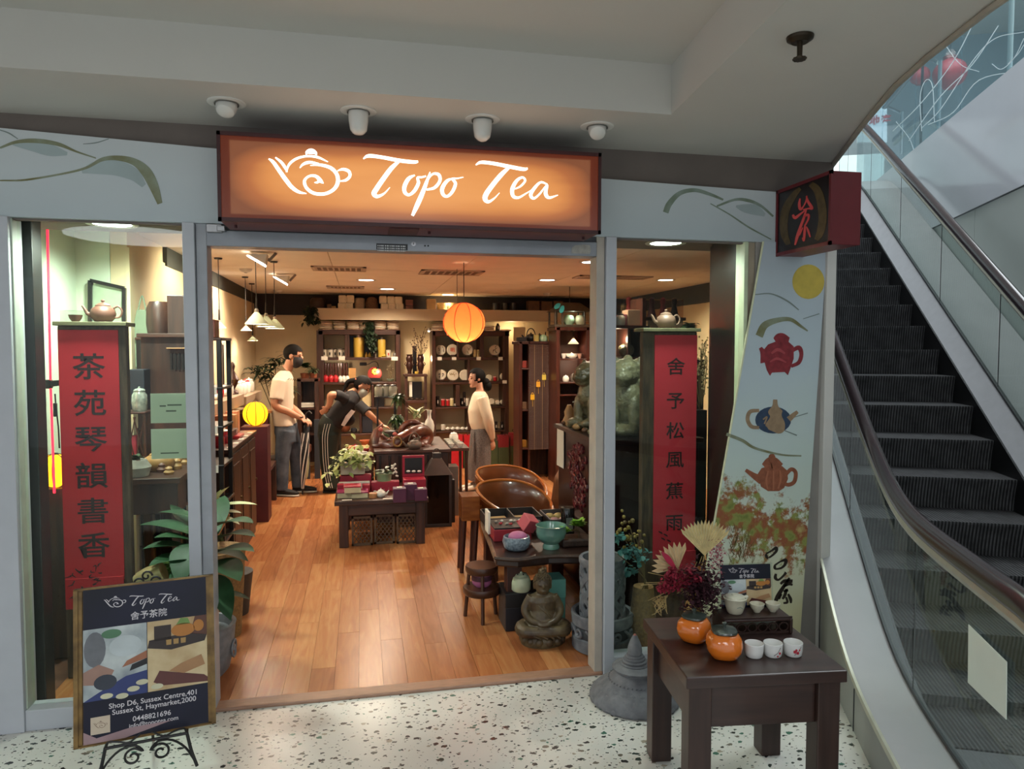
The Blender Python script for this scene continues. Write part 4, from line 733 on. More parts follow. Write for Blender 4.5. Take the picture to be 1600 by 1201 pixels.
for i,(px,py)in enumerate(((507,562.5),(534,562.5),(616.5,563))):boxthing('price_card',['blank price card under the white jar row','second price card along the jar shelf','price card at the end of the tin shelf'][i],px-5,py-6,px+5,py,YB-.012,.004,CARD,'card',0,grp='price cards')
RC=M('red_caddy','b3242a',.3,var=.15,coat=.4)
for i,px in enumerate((509,517,524.5)):lidded('red_caddy',['first','second','third'][i]+' shiny red lidded caddy on the middle shelf','caddy',on(px,597,YB+.1),k_*4.2,k_*10.5,RC,RC,prof=[(0,0),(.8,0),(1,.3),(1,.6),(.75,.8),(.7,.82)],group='red caddies')
for i,px in enumerate((532,537.5,543)):lidded('white_caddy',['first','second','third'][i]+' bright white caddy beside the red ones','caddy',on(px,597,YB+.1),k_*3.2,k_*9.5,PORC,PORC,prof=[(0,0),(.8,0),(1,.3),(1,.6),(.75,.8),(.7,.82)],group='white caddies')
light('POINT','shelf_lamp',tuple(on(530,570,YB+.05)),1.6,WARM,shadow_soft_size=.02)
boxthing('tan_box','upright tan box beside the white caddies',545,575,556,596.5,YB+.1,.08,M('tan_card','b2854f',.6))
q=on(562,596,YB+.2)
for i in range(9):boxthing('glass_tube','slender amber glass test tube in the rack of tubes',507+i*4.2,567,509.5+i*4.2,590,YB+.25,.03,M('amber_tube','5d2f1c',.25,var=.3),'tube',.004,grp='amber tubes')
t=thing('round_plaque','round red plaque with yellow flower motif on a stand','plaque',on(585.5,595,YB+.12));q=on(585.5,584,YB+.12);R=k_*10.5
MB().tube([q,q+Vector((0,.02,0))],R,32).build('disc',M('plaque_red','8e2a22',.4),t,smooth=True);mb=MB()
for k in range(7):a=2*PI*k/7;mb.sph((q.x+.03*math.cos(a),q.y-.004,q.z+.028+.03*math.sin(a)),.018,8,6,(1,.3,1))
mb.build('flower_motif',M('plaque_yellow','c9b03a',.5),t,smooth=True);mb=MB();pbox(mb,577,590,594,597,YB+.1,.04);mb.build('stand',BLK,t)
mb=MB();a=[W(x,y,YB+.1)for x,y in((565,568),(575,569),(583,565),(589,566),(591,572),(590.5,575))];t=thing('clip_lamp','black gooseneck clip lamp bent over the round plaque','lamp',a[0]);MB().tube(cat(a,4),.006,6).build('gooseneck',BLK,t,smooth=True);MB().lathe([(.012,.02),(.02,-.01),(.018,-.012)],12,a[-1],cap=False).build('lamp_head',BLK,t,smooth=True);light('POINT','clip_bulb',tuple(a[-1]+Vector((0,-.03,-.05))),1.5,WARM,shadow_soft_size=.015);boxthing('clip_block','black mounting block the clip lamp grips',562,566,573,571,YB+.1,.06,BLK)
q=on(610,596);t=thing('orchid_plant','thin orchid sprig in a pale dish on the middle shelf','plant',q);MB().lathe(pr(k_*6,k_*3.5,CUP),16,q).build('dish',M('celadon','9aa88f',.3),t,smooth=True);mb=MB()
for k in range(4):mb.tube(cat([q+Vector((0,0,.02)),q+Vector((random.uniform(-.03,.03),0,.1)),q+Vector((random.uniform(-.07,.05),random.uniform(-.03,.03),random.uniform(.14,.24)))],4),.0025,5)
mb.build('stem',M('twig','6c5a3a',.7),t);mb=MB()
for k in range(8):mb.sph(q+Vector((random.uniform(-.06,.04),random.uniform(-.03,.03),random.uniform(.1,.23))),.009,6,4)
mb.build('petals',M('petal_cream','d4c6a8',.6),t,kind='stuff')
# lower rack A and floor-level goods
boxthing('framed_print','pale framed print leaning on the lower rack shelf',566,612,580,635,YB+.1,.02,M('print_sand','c3b083',.6),'picture');boxthing('dark_box','dark blue box on the low rack shelf',566,648,582,675.5,YB+.08,.15,M('navy_box','1d222c',.5));boxthing('dark_box','black box standing beside the pale framed print',585,612,600,636,YB+.15,.1,BLK)
q=on(539,676);solid('brown_crock','rounded brown crock on the bottom rack shelf','crock',q,pr(k_*8,k_*16,[(0,0),(.7,0),(.95,.2),(1,.5),(.85,.8),(.5,.92),(.5,1),(0,1)]),M('crock','6b3a22',.35))
q=on(553,676,YB+.08);solid('glass_jar','small dark glass jar beside the brown crock','jar',q,pr(k_*5,k_*8,JAR),M('smoke_glass','2c2f33',.15,coat=.5))
# --- altar stand with the bronze vases
t=thing('altar_stand','small dark wood altar stand carrying bronze vases','stand',(on(650,690).x,YB,.012));Y=YB-.05
for q in((633.5,584,637,720),(663.5,584,667,720)):mb=MB();pbox(mb,*q,Y,.03);mb.build('leg',DW,t);mb=MB();pbox(mb,*q,Y+.27,.03);mb.build('leg',DW,t)
mb=MB();pbox(mb,632,584.5,668,588.5,Y-.02,.34);mb.build('top',DWH,t,bevel=.004);mb=MB();pbox(mb,633,625,667,630,Y-.02,.34);mb.build('shelf',DWH,t,bevel=.004)
BRZ=M('bronze','3d231d',.35,.4,var=.25,scale=20,coat=.3)
for px,lb in((640,'bronze lidless vase on the altar stand beside the ink tube'),(657.5,'bronze vase on the altar stand near the branch')):
 q=on(px,584.5,Y+.12,Y-.02);R=k_*5.6;t=thing('bronze_vase',lb,'vase',q,'bronze vases')
 MB().lathe(pr(R,k_*30,[(0,0),(.55,0),(.6,.04),(.5,.1),(.85,.3),(1,.48),(.8,.58),(.75,.62),(.95,.72),(1,.82),(.7,.92),(.85,1),(.7,1),(0,.9)]),20,q).build('body',BRZ,t,smooth=True)
 for sx in(-1,1):MB().tube([(q.x+sx*R*.9,q.y,q.z+k_*12),(q.x+sx*R*1.3,q.y,q.z+k_*15),(q.x+sx*R*.95,q.y,q.z+k_*18)],.006,6).build('handle',BRZ,t,smooth=True)
boxthing('ink_tube','tall black tube printed with orange writing between the vases',645,540,651,583.5,Y+.25,.05,BLK,'tube')
q=on(651,584.5,Y+.05,Y-.02);solid('tea_pet','small yellow tea pet between the bronze vases','figurine',q,pr(k_*3,k_*5,JAR),YT)
t=thing('dry_branch','thin blossom branch rising against the lit wall','branch',W(660,560,Y+.14));mb=MB();tips=[]
for k in range(16):
 b0=W(658,556,Y+.13);e=W(random.uniform(638,672),random.uniform(510,545),Y+.2);m_=b0.lerp(e,.5)+Vector((random.uniform(-.05,.05),0,random.uniform(-.02,.04)));mb.tube(cat([b0,m_,e],4),[.004-.0003*i for i in range(9)],5);tips+=[m_,e,e.lerp(m_,.3),e.lerp(m_,.6)]
mb.build('twigs',M('twig','6c5a3a',.7),t);mb=MB()
for p in tips:mb.sph(p+Vector((random.uniform(-.01,.01),0,random.uniform(-.01,.01))),.008,6,4)
mb.build('buds',M('bud_dark','5c3a2c',.7),t,kind='stuff');light('POINT','wall_washer',tuple(W(672,560,6.8)),4.5,(1,.72,.42),shadow_soft_size=.04);light('POINT','wall_washer',tuple(W(798,515,6.82)),3.5,(1,.72,.42),shadow_soft_size=.04)
boxthing('black_plaque','black upright tablet on the altar stand shelf',643,596,659,623.5,Y+.12,.03,BLK,'tablet');boxthing('paper_slip','narrow white slip beside the black tablet',639.5,596,644,620,Y+.06,.006,CARD,'paper')
for i,px in enumerate((636,644,652,660)):solid('stone_tea_pet',['first','second','third','fourth'][i]+' small dark tea pet on the altar stand shelf','figurine',on(px,625,Y+.03,Y-.02),pr(k_*3,k_*3.5,JAR),M('dark_clay','3a2a22',.5))
q=W(670,517,YB+.05);t=thing('clip_light','tiny clip light glowing beside the disc rack','lamp',q);MB().lathe([(.004,.05),(.012,.04),(.022,0)],12,q,cap=False).build('shade',RIMW,t,smooth=True);MB().sph(q,.014,8,6).build('bulb',BULB,t,smooth=True);MB().bar(q+Vector((0,0,.045)),q+Vector((.075,0,-.005)),.008).build('arm',BLK,t)
# --- rack B goods: tea cake discs on stands
DC=M('disc_paper','d9d0b8',.7,var=.05,scale=12);INK=M('ink_soft','5a5246',.7);ORL=M('orange_letter','d8603a',.6);GLD=M('gold_letter','a58e5c',.6)
def tea_disc(px,py,r,label,ink_m,body=None,blank=False):
 q=W(px,py,YB+.1);t=thing('tea_cake_disc',label,'tea cake',(q.x,q.y,q.z-k_*r),'round tea cake discs on display');R=k_*r
 MB().tube([q+Vector((0,.05,0)),q+Vector((0,.01,0)),q],[R*.9,R,R*.9],28).build('wrapper',body or DC,t,smooth=True)
 mb=MB()
 if ink_m=='word':mb=text_mb('明',R*.8,lambda x,y:(q.x+x,q.y-.002,q.z+y),heavy=.03);mb.build('lettering',ORL,t)
 elif ink_m:
  for k in range(6):a=random.uniform(-.5,.5)*R;b=random.uniform(-.5,.5)*R;mb.brush([(a,b,.006),(a+random.uniform(-.2,.2)*R,b+random.uniform(-.25,.25)*R,.011),(a+random.uniform(-.3,.3)*R,b+random.uniform(-.4,.4)*R,.004)],lambda x,y:(q.x+x,q.y-.002,q.z+y),.001,(0,-1,0),4)
  mb.build('ink_marks',ink_m,t)
 MB().box(q.x-R*.3,q.x+R*.3,q.y-.02,q.y+.06,q.z-R-.006,q.z-R*.85).build('stand',DW,t)
for a in[(688.5,547,8.3,'tea cake disc with ink dots, first on the upper shelf',INK),(707,546.5,9,'tea cake disc with an orange character','word'),(730.5,546.5,9.2,'tea cake disc with large gold writing',GLD),(773,547,9,'tea cake disc with a small row of marks, alone in its cell',INK),(689,585.5,8.6,'ink-painted white tea disc on the second shelf',M('ink_black','2a2018',.5)),(708,586,9,'plain cream tea disc with faint marks on the second shelf',GLD),(726.5,586,8.8,'pale disc partly behind the lady on the second shelf',None),(764,590,5.2,'small white disc behind the lady',None),(786.5,588,5.6,'small cream disc at the end of the second shelf',None),(768,627,5,'small white disc on the third shelf behind the lady',None),(777.5,628.5,3.4,'tiny white disc beside the third shelf one',None),(785,628,3.6,'tiny white disc at the end of the third shelf',None)]:tea_disc(*a)
for i,(px,py)in enumerate(((687,562.5),(709.5,562.5),(748,562.5),(782,562.5),(788.5,599))):boxthing('price_card',['price card under the ink-dotted disc','price card under the orange-character disc','price card under the scroll bundle','price card under the lone disc','price card under the small cream disc'][i],px-3.4,py-5,px+3.4,py,YB-.012,.004,CARD,'card',0,grp='price cards')
for i,px in enumerate((742.5,747.5)):boxthing('scroll_bundle',['first','second'][i]+' upright cream scroll bundle beside the gold-written disc',px-2.2,546,px+2.2,558,YB+.1,.04,M('scroll_cream','b59c68',.7),'scroll',.01)
lidded('red_caddy','small red and white tin behind the lady','tin',on(773.5,596),k_*3.2,k_*8,RC,PORC,prof=TIN[:4],lid=.8,knob=False)
for i,(px,m,h)in enumerate(((684,BLK,15),(692.5,RC,11),(700,RC,10.5),(706,M('cream_box','c9bd8a',.6),12),(722,BLK,12),(725.5,BLK,22),(730.5,WJ,12))):lidded('small_bottle',['tall black bottle with white label','red bottle with white cap','second red bottle','pale yellow carton shaped jar','short black bottle in the middle cell','tall slim black bottle in the middle cell','white printed bottle near the lady'][i]+' on the third shelf','bottle',on(px,634.5,YB+.08),k_*(2.2 if i==5 else 3),k_*h,m,DL if i in(0,4,5)else PORC,prof=TIN[:4],lid=.84,knob=False,badge=CARD if m is BLK else None)
solid('teacup','small white cup on the third rack shelf','cup',on(712,634.5,YB+.06),pr(k_*3.4,k_*3.6,CUP),PORC)
lidded('ceramic_crock','white tea mug at the head of the teapot row','mug',on(692.5,672.5,YB+.08),k_*3.4,k_*8,PORC,PORC,prof=TIN[:4],lid=.95,knob=False)
tp0=None
for i,px in enumerate((699.5,707.5,715,722.5,730)):
 lb=['first','second','third','fourth','fifth'][i]+' little white teapot in the row on the bottom rack shelf';q=on(px,672.5,YB+.08)
 if tp0 is None:tp0=teapot('white_teapot',lb,q,k_*3.3,PORC,.4,'row of white teapots',tall=1.0)
 else:clone(tp0,q,lb,group='row of white teapots')
for i,px in enumerate((775,784)):lidded('small_bottle',['black bottle with white label on the low shelf behind the lady','second labelled black bottle at the low shelf end'][i],'bottle',on(px,672,YB+.08),k_*2.4,k_*13,BLK,BLK,prof=TIN[:4],lid=.8,knob=False,badge=CARD)
# gift bags on the floor
def gift_bag(x0,x1,yt,yb,Y,label,low,topm=None):
 a=W(x0,yb,Y);b=W(x1,yt,Y);t=thing('gift_bag',label,'paper bag',((a.x+b.x)/2,Y,.0125),'paper gift bags on the floor');h=b.z;z0=.0125;zt=z0+h
 s=zt if topm is None else z0+h*.62
 MB().prism([(a.x,Y,z0),(b.x,Y,z0),(b.x,Y+.13,z0),(a.x,Y+.13,z0)],(0,0,s-z0)).build('body',low,t)
 if topm:MB().box(a.x,b.x,Y,Y+.13,s,zt).build('upper_band',topm,t)
 MB().tube(cat([(a.x+.05,Y+.005,zt),(a.x+.08,Y-.01,zt+.05),(b.x-.08,Y-.01,zt+.05),(b.x-.05,Y+.005,zt)],4),.004,5).build('handle',M('cord_dark','35201c',.7),t)
RB=M('bag_red','b01824',.4,var=.1);GB=M('bag_green','3f4a2c',.45,var=.15);RB2=M('bag_darkred','7c1f24',.45)
gift_bag(704,723,681,722,6.3,'bright red paper gift bag beside the black lantern',RB);gift_bag(725,737,681,726,6.32,'green gift bag with red top beside the bright red one',GB,RB);gift_bag(768,778,690,726,6.32,'narrow dark green bag behind the lady',GB);gift_bag(779,795,681,727,6.3,'wide green gift bag with dark red top',GB,RB2);gift_bag(797,809,678,727,6.34,'green gift bag with dark red top at the row end',GB,RB2)
# corner plant and low cabinet left of rack A
t=thing('low_cabinet','dark open low cabinet under the jade plants by the back wall','cabinet',(W(480,640,6.3).x,6.3,.012));Y=6.25
for q in((466,592,470,728),(493,592,497,728)):mb=MB();pbox(mb,*q,Y,.35);mb.build('side',DW,t)
for q in((464,591,498,596),(470,636,493,640),(470,676,493,680)):mb=MB();pbox(mb,*q,Y,.35);mb.build('shelf',DWH,t)
mb=MB();pbox(mb,470,596,493,728,Y,.02,.33);mb.build('back_panel',DW,t)
boxthing('tissue_box','white tissue box on the low cabinet shelf',469.5,629,490.5,640,Y+.03,.14,CARD,lidm=PORC)
def foliage(name,label,base,pot,leaves,leafmat,stem=None):
 t=thing(name,label,'plant',base)
 if pot:MB().lathe(pot[0],20,base).build('pot',pot[1],t,smooth=True)
 mb=MB();sm=MB()
 for b_,d,L,w,dr in leaves:mb.leaf(b_,d,L,w,dr)
 mb.build('leaves',leafmat,t,kind='stuff',smooth=True)
 if stem:
  for p in stem:sm.tube(cat(p,4),.006,5)
  sm.build('stems',M('stem_brown','4b3a22',.7),t)
 return t
LG=M('leaf_green','2f4a22',.4,var=.35,scale=9);LD=M('leaf_dark','1d2e19',.5,var=.35,scale=9);LP=M('leaf_pothos','8a9a58',.45,var=.3,scale=14);LY=M('leaf_lime','a9b46a',.45,var=.3,scale=14)
def spray(c,n,L,w,up=.3,sp=1.0,dr=.35):
 out=[]
 for k in range(n):
  a=random.uniform(0,2*PI);e=random.uniform(up-.35,up+.6);d=Vector((math.cos(a)*sp,math.sin(a)*sp,e));out.append((c+Vector((random.uniform(-1,1),random.uniform(-1,1),random.uniform(-1,1)))*(L*.25),d,L*random.uniform(.65,1.1),w*random.uniform(.7,1.1),dr))
 return out
b=W(416,720,5.9);b.x+=.12;b.z=.0125;lv=[]
stems=[]
for k in range(9):
 a=2*PI*k/9;tp=Vector((b.x+.16*math.cos(a)*(k%3*.5+.4),b.y+.16*math.sin(a),1.1+.055*k));stems.append([b+Vector((0,0,.3)),b+Vector((.02*math.cos(a),.02*math.sin(a),.8)),tp]);lv+=spray(tp,26,.20,.022,.35,1,.5)
foliage('dracaena_plant','bushy dark dracaena standing in the back corner behind the man',b,([(1e-6,0),(.13,0),(.17,.3),(.15,.3),(1e-6,.26)],M('pot_dark','3a322c',.6)),lv,LD,stems)
q=W(477,591,6.4);foliage('jade_plant','round-leaved potted jade plant on the low cabinet',q,([(1e-6,0),(.05,0),(.065,.07),(1e-6,.06)],M('terracotta','8a4a2c',.6)),spray(q+Vector((0,0,.16)),46,.10,.034,.3,1,.2),LG)
q=W(490,590,6.35);foliage('fern_pot','feathery grey-green fern beside the jade plant',q,([(1e-6,0),(.04,0),(.05,.06),(1e-6,.05)],M('terracotta','8a4a2c',.6)),spray(q+Vector((0,0,.1)),60,.11,.012,.3,1,.5),M('fern_grey','4a5a3e',.5,var=.3))
def vine(px0,py0,py1,Y,label,n,w=.05):
 t=thing('trailing_vine',label,'plant',W(px0,py0,Y));mb=MB();st_=[]
 for k in range(5):st_.append([W(px0+random.uniform(-4,4),py0,Y),W(px0+random.uniform(-6,6),(py0+py1)/2,Y-.03),W(px0+random.uniform(-4,8),py1-random.uniform(0,(py1-py0)*.5),Y-.02)])
 for k in range(n):s_=random.choice(st_);p=s_[0].lerp(s_[2],random.random());p+=Vector((random.uniform(-w,w),random.uniform(-.03,.01),0));mb.leaf(p,(random.uniform(-1,1),random.uniform(-1,.2),random.uniform(-.8,.1)),.055,.020,.4,n=4)
 mb.build('leaves',LD,t,kind='stuff');sm=MB()
 for p in st_:sm.tube(cat(p,4),.004,5)
 sm.build('stems',M('stem_green','2c3a20',.6),t)
vine(484,478,516,6.485,'dark ivy trailing from the ledge end over the cream wall',130,.07);vine(577,502,556,YB-.02,'dark ivy trailing down between the yellow tins',170,.05)
# white screen door and sunny corner beside rack B
mb=MB();pbox(mb,803,511,821,700,6.5,.03);mb.build('paper_screen',M('screen_paper','cdbd98',.7,var=.04),label='pale painted screen standing beside the bamboo blind cabinet',cat='screen')
# ================================================================ SHOP, WALL SIDE BY THE MAN
def wbox(name,label,b,mat,cat_='box',bev=.004,lidm=None,grp=None,par=None):
 x0,x1,y0,y1,z0,z1=b
 if par is not None:return MB().box(*b).build(name,mat,par,bevel=bev)
 if lidm is None:return MB().box(*b).build(name,mat,label=label,cat=cat_,bevel=bev,group=grp)
 t=thing(name,label,cat_,((x0+x1)/2,(y0+y1)/2,z0),grp);h=z1-z0
 MB().box(x0,x1,y0,y1,z0,z0+h*.62).build('base',mat,t,bevel=bev);MB().box(x0-.002,x1+.002,y0-.002,y1+.002,z0+h*.62,z1).build('lid',lidm,t,bevel=bev);return t
 # long dark cabinet with doors
cb=thing('side_cabinet','long dark panelled cabinet carrying red gift sets along the wall','cabinet',(-1.2,2.65,.012))
wbox('body','',(-1.43,-.955,2.05,3.28,.012,.895),DW,par=cb);wbox('top','',(-1.44,-.935,2.02,3.31,.895,.925),DWH,par=cb)
for k in range(3):
 y0=2.07+k*.40;d=wbox('door','',(-.955,-.942,y0,y0+.385,.08,.87),DW,par=cb);MB().box(-.9425,-.936,y0+.06,y0+.325,.16,.79).build('raised_panel',DW,d,bevel=.006);MB().sph((-.936,y0+.35,.5),.012,10,6).build('knob',M('brass_dark','5d4a2a',.35,.7),d,smooth=True)
 # black open bottle rack before it
rk=thing('bottle_rack','open black lattice rack of small bottles beside the door mullion','rack',(-1.2,1.78,.012));z_t=W(345,527,1.6).z
for x in(-1.42,-.93):
 for y in(1.62,1.96):wbox('post','',(x-.015,x+.015,y-.015,y+.015,.012,z_t),BLK,par=rk)
ZS=[.36,.62,.88,1.14,1.40,z_t]
for z in ZS:wbox('shelf','',(-1.44,-.91,1.6,1.98,z-.018,z),BLK if z<z_t else DWH,par=rk)
for k in range(3):wbox('spindle','',(-1.3+k*.13,-1.288+k*.13,1.61,1.62,.36,z_t-.02),BLK,par=rk)
for j,z in enumerate(ZS[1:5]):
 for k in range(3):
  c=Vector((-1.02-k*.1,1.68+(k%2)*.06,z));m=(RC,PORC,RC)[(k+j)%3]
  lidded('gift_bottle','%s small %s bottle on the %s shelf of the black rack'%(['first','second','third'][k],'white' if m is PORC else 'red',['lowest','second','third','top'][j]),'bottle',c,.032,.13,m,PORC,prof=TIN[:4],lid=.8,knob=False,badge=CARD,group='bottles in the black rack')
 for k in range(4):wbox('price_card','%s price card clipped to the %s shelf of the black rack'%(['first','second','third','fourth'][k],['lowest','second','third','top'][j]),(-1.0-k*.075,-.945-k*.075,1.592,1.596,z-.05,z+.0),CARD,'card',0,grp='cards on the black rack')
wbox('wooden_caddy','reddish wooden caddy box on top of the black rack',(-1.12,-.96,1.66,1.8,z_t+.001,z_t+.12),M('red_wood','7a3a24',.4),'box')
# floating wall shelves
for k,(y0,y1,z0,z1,lb)in enumerate([(2.55,4.1,1.10,1.21,'thick grey floating shelf with white teaware, nearer the door'),(4.25,5.4,1.06,1.17,'thick grey floating shelf with white teaware, further back')]):wbox('floating_shelf',lb,(-1.444,-1.16,y0,y1,z0,z1),M('shelf_taupe','8a7660',.6,var=.06,scale=3),'shelf',.004)
for k in range(6):
 y=2.7+k*.25;c=Vector((-1.28,y,1.212));lb=['first','second','third','fourth','fifth','sixth'][k]
 if k%2==0:teapot('white_teapot',lb+' piece along the nearer floating shelf, a white teapot',c,.055,PORC,PI/2,'teaware on the floating shelves')
 else:lidded('white_caddy',lb+' piece along the nearer floating shelf, a pale caddy','caddy',c,.05,.12,PORC if k%3 else RC,PORC,group='teaware on the floating shelves')
for k in range(4):
 c=Vector((-1.27,4.4+k*.26,1.172));lidded('white_caddy',['first','second','third','fourth'][k]+' white jar along the further floating shelf','jar',c,.06,.15,PORC,RC if k==2 else PORC,group='teaware on the floating shelves')
light('AREA','shelf_strip',(-1.3,3.3,1.75),5,WARM,shape='RECTANGLE',size=.15,size_y=1.4);light('AREA','shelf_strip',(-1.3,4.8,1.7),4,WARM,shape='RECTANGLE',size=.15,size_y=1.1)
# framed pictures on the wall
for y0,y1,z0,z1,m,lb in((3.35,3.75,1.32,1.78,M('art_pale','b7b8a2',.6),'pale framed picture on the wall above the floating shelf'),(4.3,4.55,1.25,1.7,M('art_dark','3a3028',.5),'dark framed scroll on the wall further back'),(2.75,2.95,1.3,1.62,M('art_gold','a9874a',.5),'small gold toned picture above the shelf teapots')):
 t=thing('wall_picture',lb,'picture',(-1.44,(y0+y1)/2,z0));MB().box(-1.444,-1.432,y0,y1,z0,z1).build('mat_board',m,t)
 for q in((y0-.02,y0,z0-.02,z1+.02),(y1,y1+.02,z0-.02,z1+.02),(y0,y1,z1,z1+.02),(y0,y1,z0-.02,z0)):MB().box(-1.444,-1.424,*q).build('frame_bar',BLK,t)
solid('dark_figurine','dark bronze crane figurine at the end of the floating shelf','figurine',Vector((-1.25,4.02,1.212)),pr(.06,.32,[(0,0),(.9,0),(.8,.08),(.3,.15),(.7,.3),(1,.45),(.6,.6),(.25,.72),(.4,.85),(.3,.95),(0,1)]),M('bronze','3d231d',.35))
# goods on the side cabinet
RG=M('red_gloss','a5222c',.3,var=.2,coat=.3);TAN=M('tan_wood','b07a4c',.5,var=.15)
for k,(x,y,s)in enumerate(((-1.05,2.18,.07),(-1.2,2.3,.09),(-1.05,2.42,.075),(-1.22,2.55,.09))):lidded('red_gift_jar',['first','second','third','fourth'][k]+' red lidded gift jar on the side cabinet','jar',Vector((x,y,.925)),s*.62,s*1.5,RG,PORC,group='red gift jars')
t=thing('red_gift_tray','open red gift tray on the cabinet top','tray',(-1.1,2.75,.926));wbox('tray','',(-1.25,-.98,2.66,2.9,.926,.95),RG,par=t)
for k in range(3):MB().lathe(pr(.035,.05,CUP),16,(-1.19+k*.075,2.78,.948)).build('cup',PORC,t,smooth=True)
for k,(y,h,m)in enumerate(((2.98,.17,TAN),(3.1,.19,M('salmon_box','c07a55',.6)))):wbox('upright_box',['tan upright wooden gift box near the yellow lantern','salmon upright gift box beside the tan one'][k],(-1.2,-1.06,y,y+.1,.926,.926+h),m)
wbox('toy_house','small carved wooden tea house model on a stand',(-1.22,-1.05,2.62,2.78,1.0,1.12),M('orange_wood','9a5a30',.5),'model')
wbox('display_riser','low dark riser under the little wooden tea house',(-1.26,-1.02,2.58,2.84,.951,.999),DWH,'riser')
for k in range(5):wbox('price_card',['first','second','third','fourth','fifth'][k]+' price card along the edge of the side cabinet',(-.985,-.945,2.12+k*.24,2.18+k*.24,.926,.929),CARD,'card',0,grp='cards on the side cabinet')
# yellow lanterns
YP_=paper_glow('yellow_paper','f2b92a',.4)
c=W(399,646,3.75);l2=lantern('paper_lantern','yellow paper lantern with black ribs at the end of the side cabinet',c,.115,8,YP_,BLK,0,.0035,1.0,'yellow lanterns');light('POINT','lantern_bulb',tuple(c),3.0,(1,.8,.5),parent=l2,shadow_soft_size=.03)
wbox('lantern_plinth','dark plinth the yellow lantern rests on',(c.x-.12,c.x+.12,3.63,3.87,.012,c.z-.115),M('red_dark','4a1418',.5),'plinth')
# low tables further on
t=thing('side_bench','low dark bench with baskets beyond the side cabinet','bench',(-1.2,4.3,.012));wbox('seat','',(-1.44,-.93,4.0,4.7,.40,.44),DWH,par=t)
for x in(-1.4,-.98):
 for y in(4.03,4.66):wbox('leg','',(x,x+.05,y-.02,y+.03,.012,.40),DW,par=t)
for k in range(2):q=Vector((-1.1,4.18+k*.3,.441));MB().lathe(pr(.12,.09,[(0,0),(.8,0),(1,1),(.94,1),(.76,.1),(0,.08)]),20,q).build('wicker_basket',M('wicker','8a6a3e',.7,var=.3,scale=60,bump=.5),label=['shallow wicker basket on the low bench','second wicker basket on the low bench'][k],cat='basket',smooth=True)
wbox('red_panel_box','dark red upright box behind the low bench',(-1.4,-1.02,4.8,4.95,.012,.95),M('red_dark','4a1418',.5))
wbox('tan_tray','tan wooden tray on the dark red box',(-1.42,-.98,4.78,4.98,.951,.98),TAN,'tray')
q=W(586,0,0)if False else G(463,748,.012);t=thing('jardiniere','large celadon jardiniere with a woven band behind the man','planter',q);MB().lathe(pr(.17,.40,[(0,0),(.8,0),(.9,.1),(1,.5),(.98,.85),(1.04,.9),(1.04,1),(.94,1),(.9,.85),(0,.8)]),28,q).build('pot',M('celadon_pale','9a9a78',.35,var=.2,scale=6),t,smooth=True);MB().lathe([(.18,.34),(.19,.36),(.19,.43),(.17,.44),(1e-6,.43)],28,q).build('woven_band',M('wicker_red','6a3a24',.7,var=.4,scale=50,bump=.5),t,smooth=True)
for k,(px,py0)in enumerate(((475,665),(491,655))):wbox('leaning_frame',['small dark slate board leaning behind the man','second wooden framed board leaning by the track pants'][k],(W(px,700,5.9).x,W(px+9,700,5.9).x,5.9,5.93,.0125,W(px,py0,5.9).z),M('slate','2b3036',.5),'board')
# ================================================================ LEFT DISPLAY WINDOW
LED=M('red_led','ff1830',.4,var=0,emit=4.0,ehex='ff2038')
a,b,c=W(74,352,.62),W(79,600,.62),W(85,770,.62);t=thing('red_led_strip','glowing red LED strip hanging by the outer frame','light strip',c);MB().tube([a,b,c],.0055,6).build('strip',LED,t);light('AREA','strip_glow',tuple(b+Vector((.0,-.03,0))),.8,(1,.05,.1),rot=(PI/2,0,0),parent=t,shape='RECTANGLE',size=.02,size_y=1.2)
mb=MB();p0=W(76,602,.6);mb.tube(cat([W(86,615,.6),W(88,640,.6),W(91,665,.6),W(93,700,.6)],4),.004,5);t2=mb.build('lamp_cord',BLK,label='thin black cord with switch hanging beside the LED strip',cat='cord')
mb=MB();mb.obox(W(82,599,.6),(.09,.03,.03),ry=-.1);mb.obox(W(76,600,.6),(.03,.035,.045));mb.build('cable_clip',BLK,label='black cable clip gripping the red LED strip',cat='clip',bevel=.005)
wbox('switch_block','small black inline switch on the cord',(lambda p:(p.x-.008,p.x+.008,p.y-.01,p.y+.01,p.z-.035,p.z+.035))(W(86.5,640,.6)),BLK,'switch')
def couplet(label,x0,x1,Y,ztop,zbot,cx0,cx1,chars,cz,size,boardx,redm):
 t=thing('couplet_board',label,'scroll',((boardx[0]+boardx[1])/2,Y,.0));WB=M('weathered_board','5b4632',.75,var=.45,scale=6,stretch=(6,6,1),h2='2e2218',bump=.3)
 MB().box(boardx[0],boardx[1],Y,Y+.05,.0125,ztop).build('plank',WB,t,bevel=.006);MB().box(boardx[0]-.01,boardx[1]+.01,Y-.03,Y+.12,ztop,ztop+.02).build('cap_ledge',M('ledge_green','6f6a4c',.7,var=.3,scale=12),t,bevel=.003)
 MB().box(x0,x1,Y-.006,Y-.001,zbot,ztop-.02).build('red_paper',redm,t)
 for ch,z in zip(chars,cz):text_mb(ch,size,lambda x,y:((x0+x1)/2+x,Y-.0066,z+y),heavy=.012,sx=1.12).build('character',M('couplet_ink','2a0f12',.6),t)
 return t
REDP=M('red_paper','bc1826',.75,var=.12,scale=4);YC=.42
za=[W(145,y,YC).z for y in(572,629,686,742,797,851)]
xa,xb=W(93,600,YC).x,W(187,600,YC).x
cl=couplet('tall plank with red paper couplet of six characters in the outer window',xa,xb,YC,W(140,509,YC).z,.50,0,0,'茶苑琴韻書香',za,.135,(xa-.004,xb+.035),REDP)
MB().box(xa+.005,xb-.0,YC-.02,YC-.012,.37,.52).build('paper_tail',REDP,cl)
mb=MB()
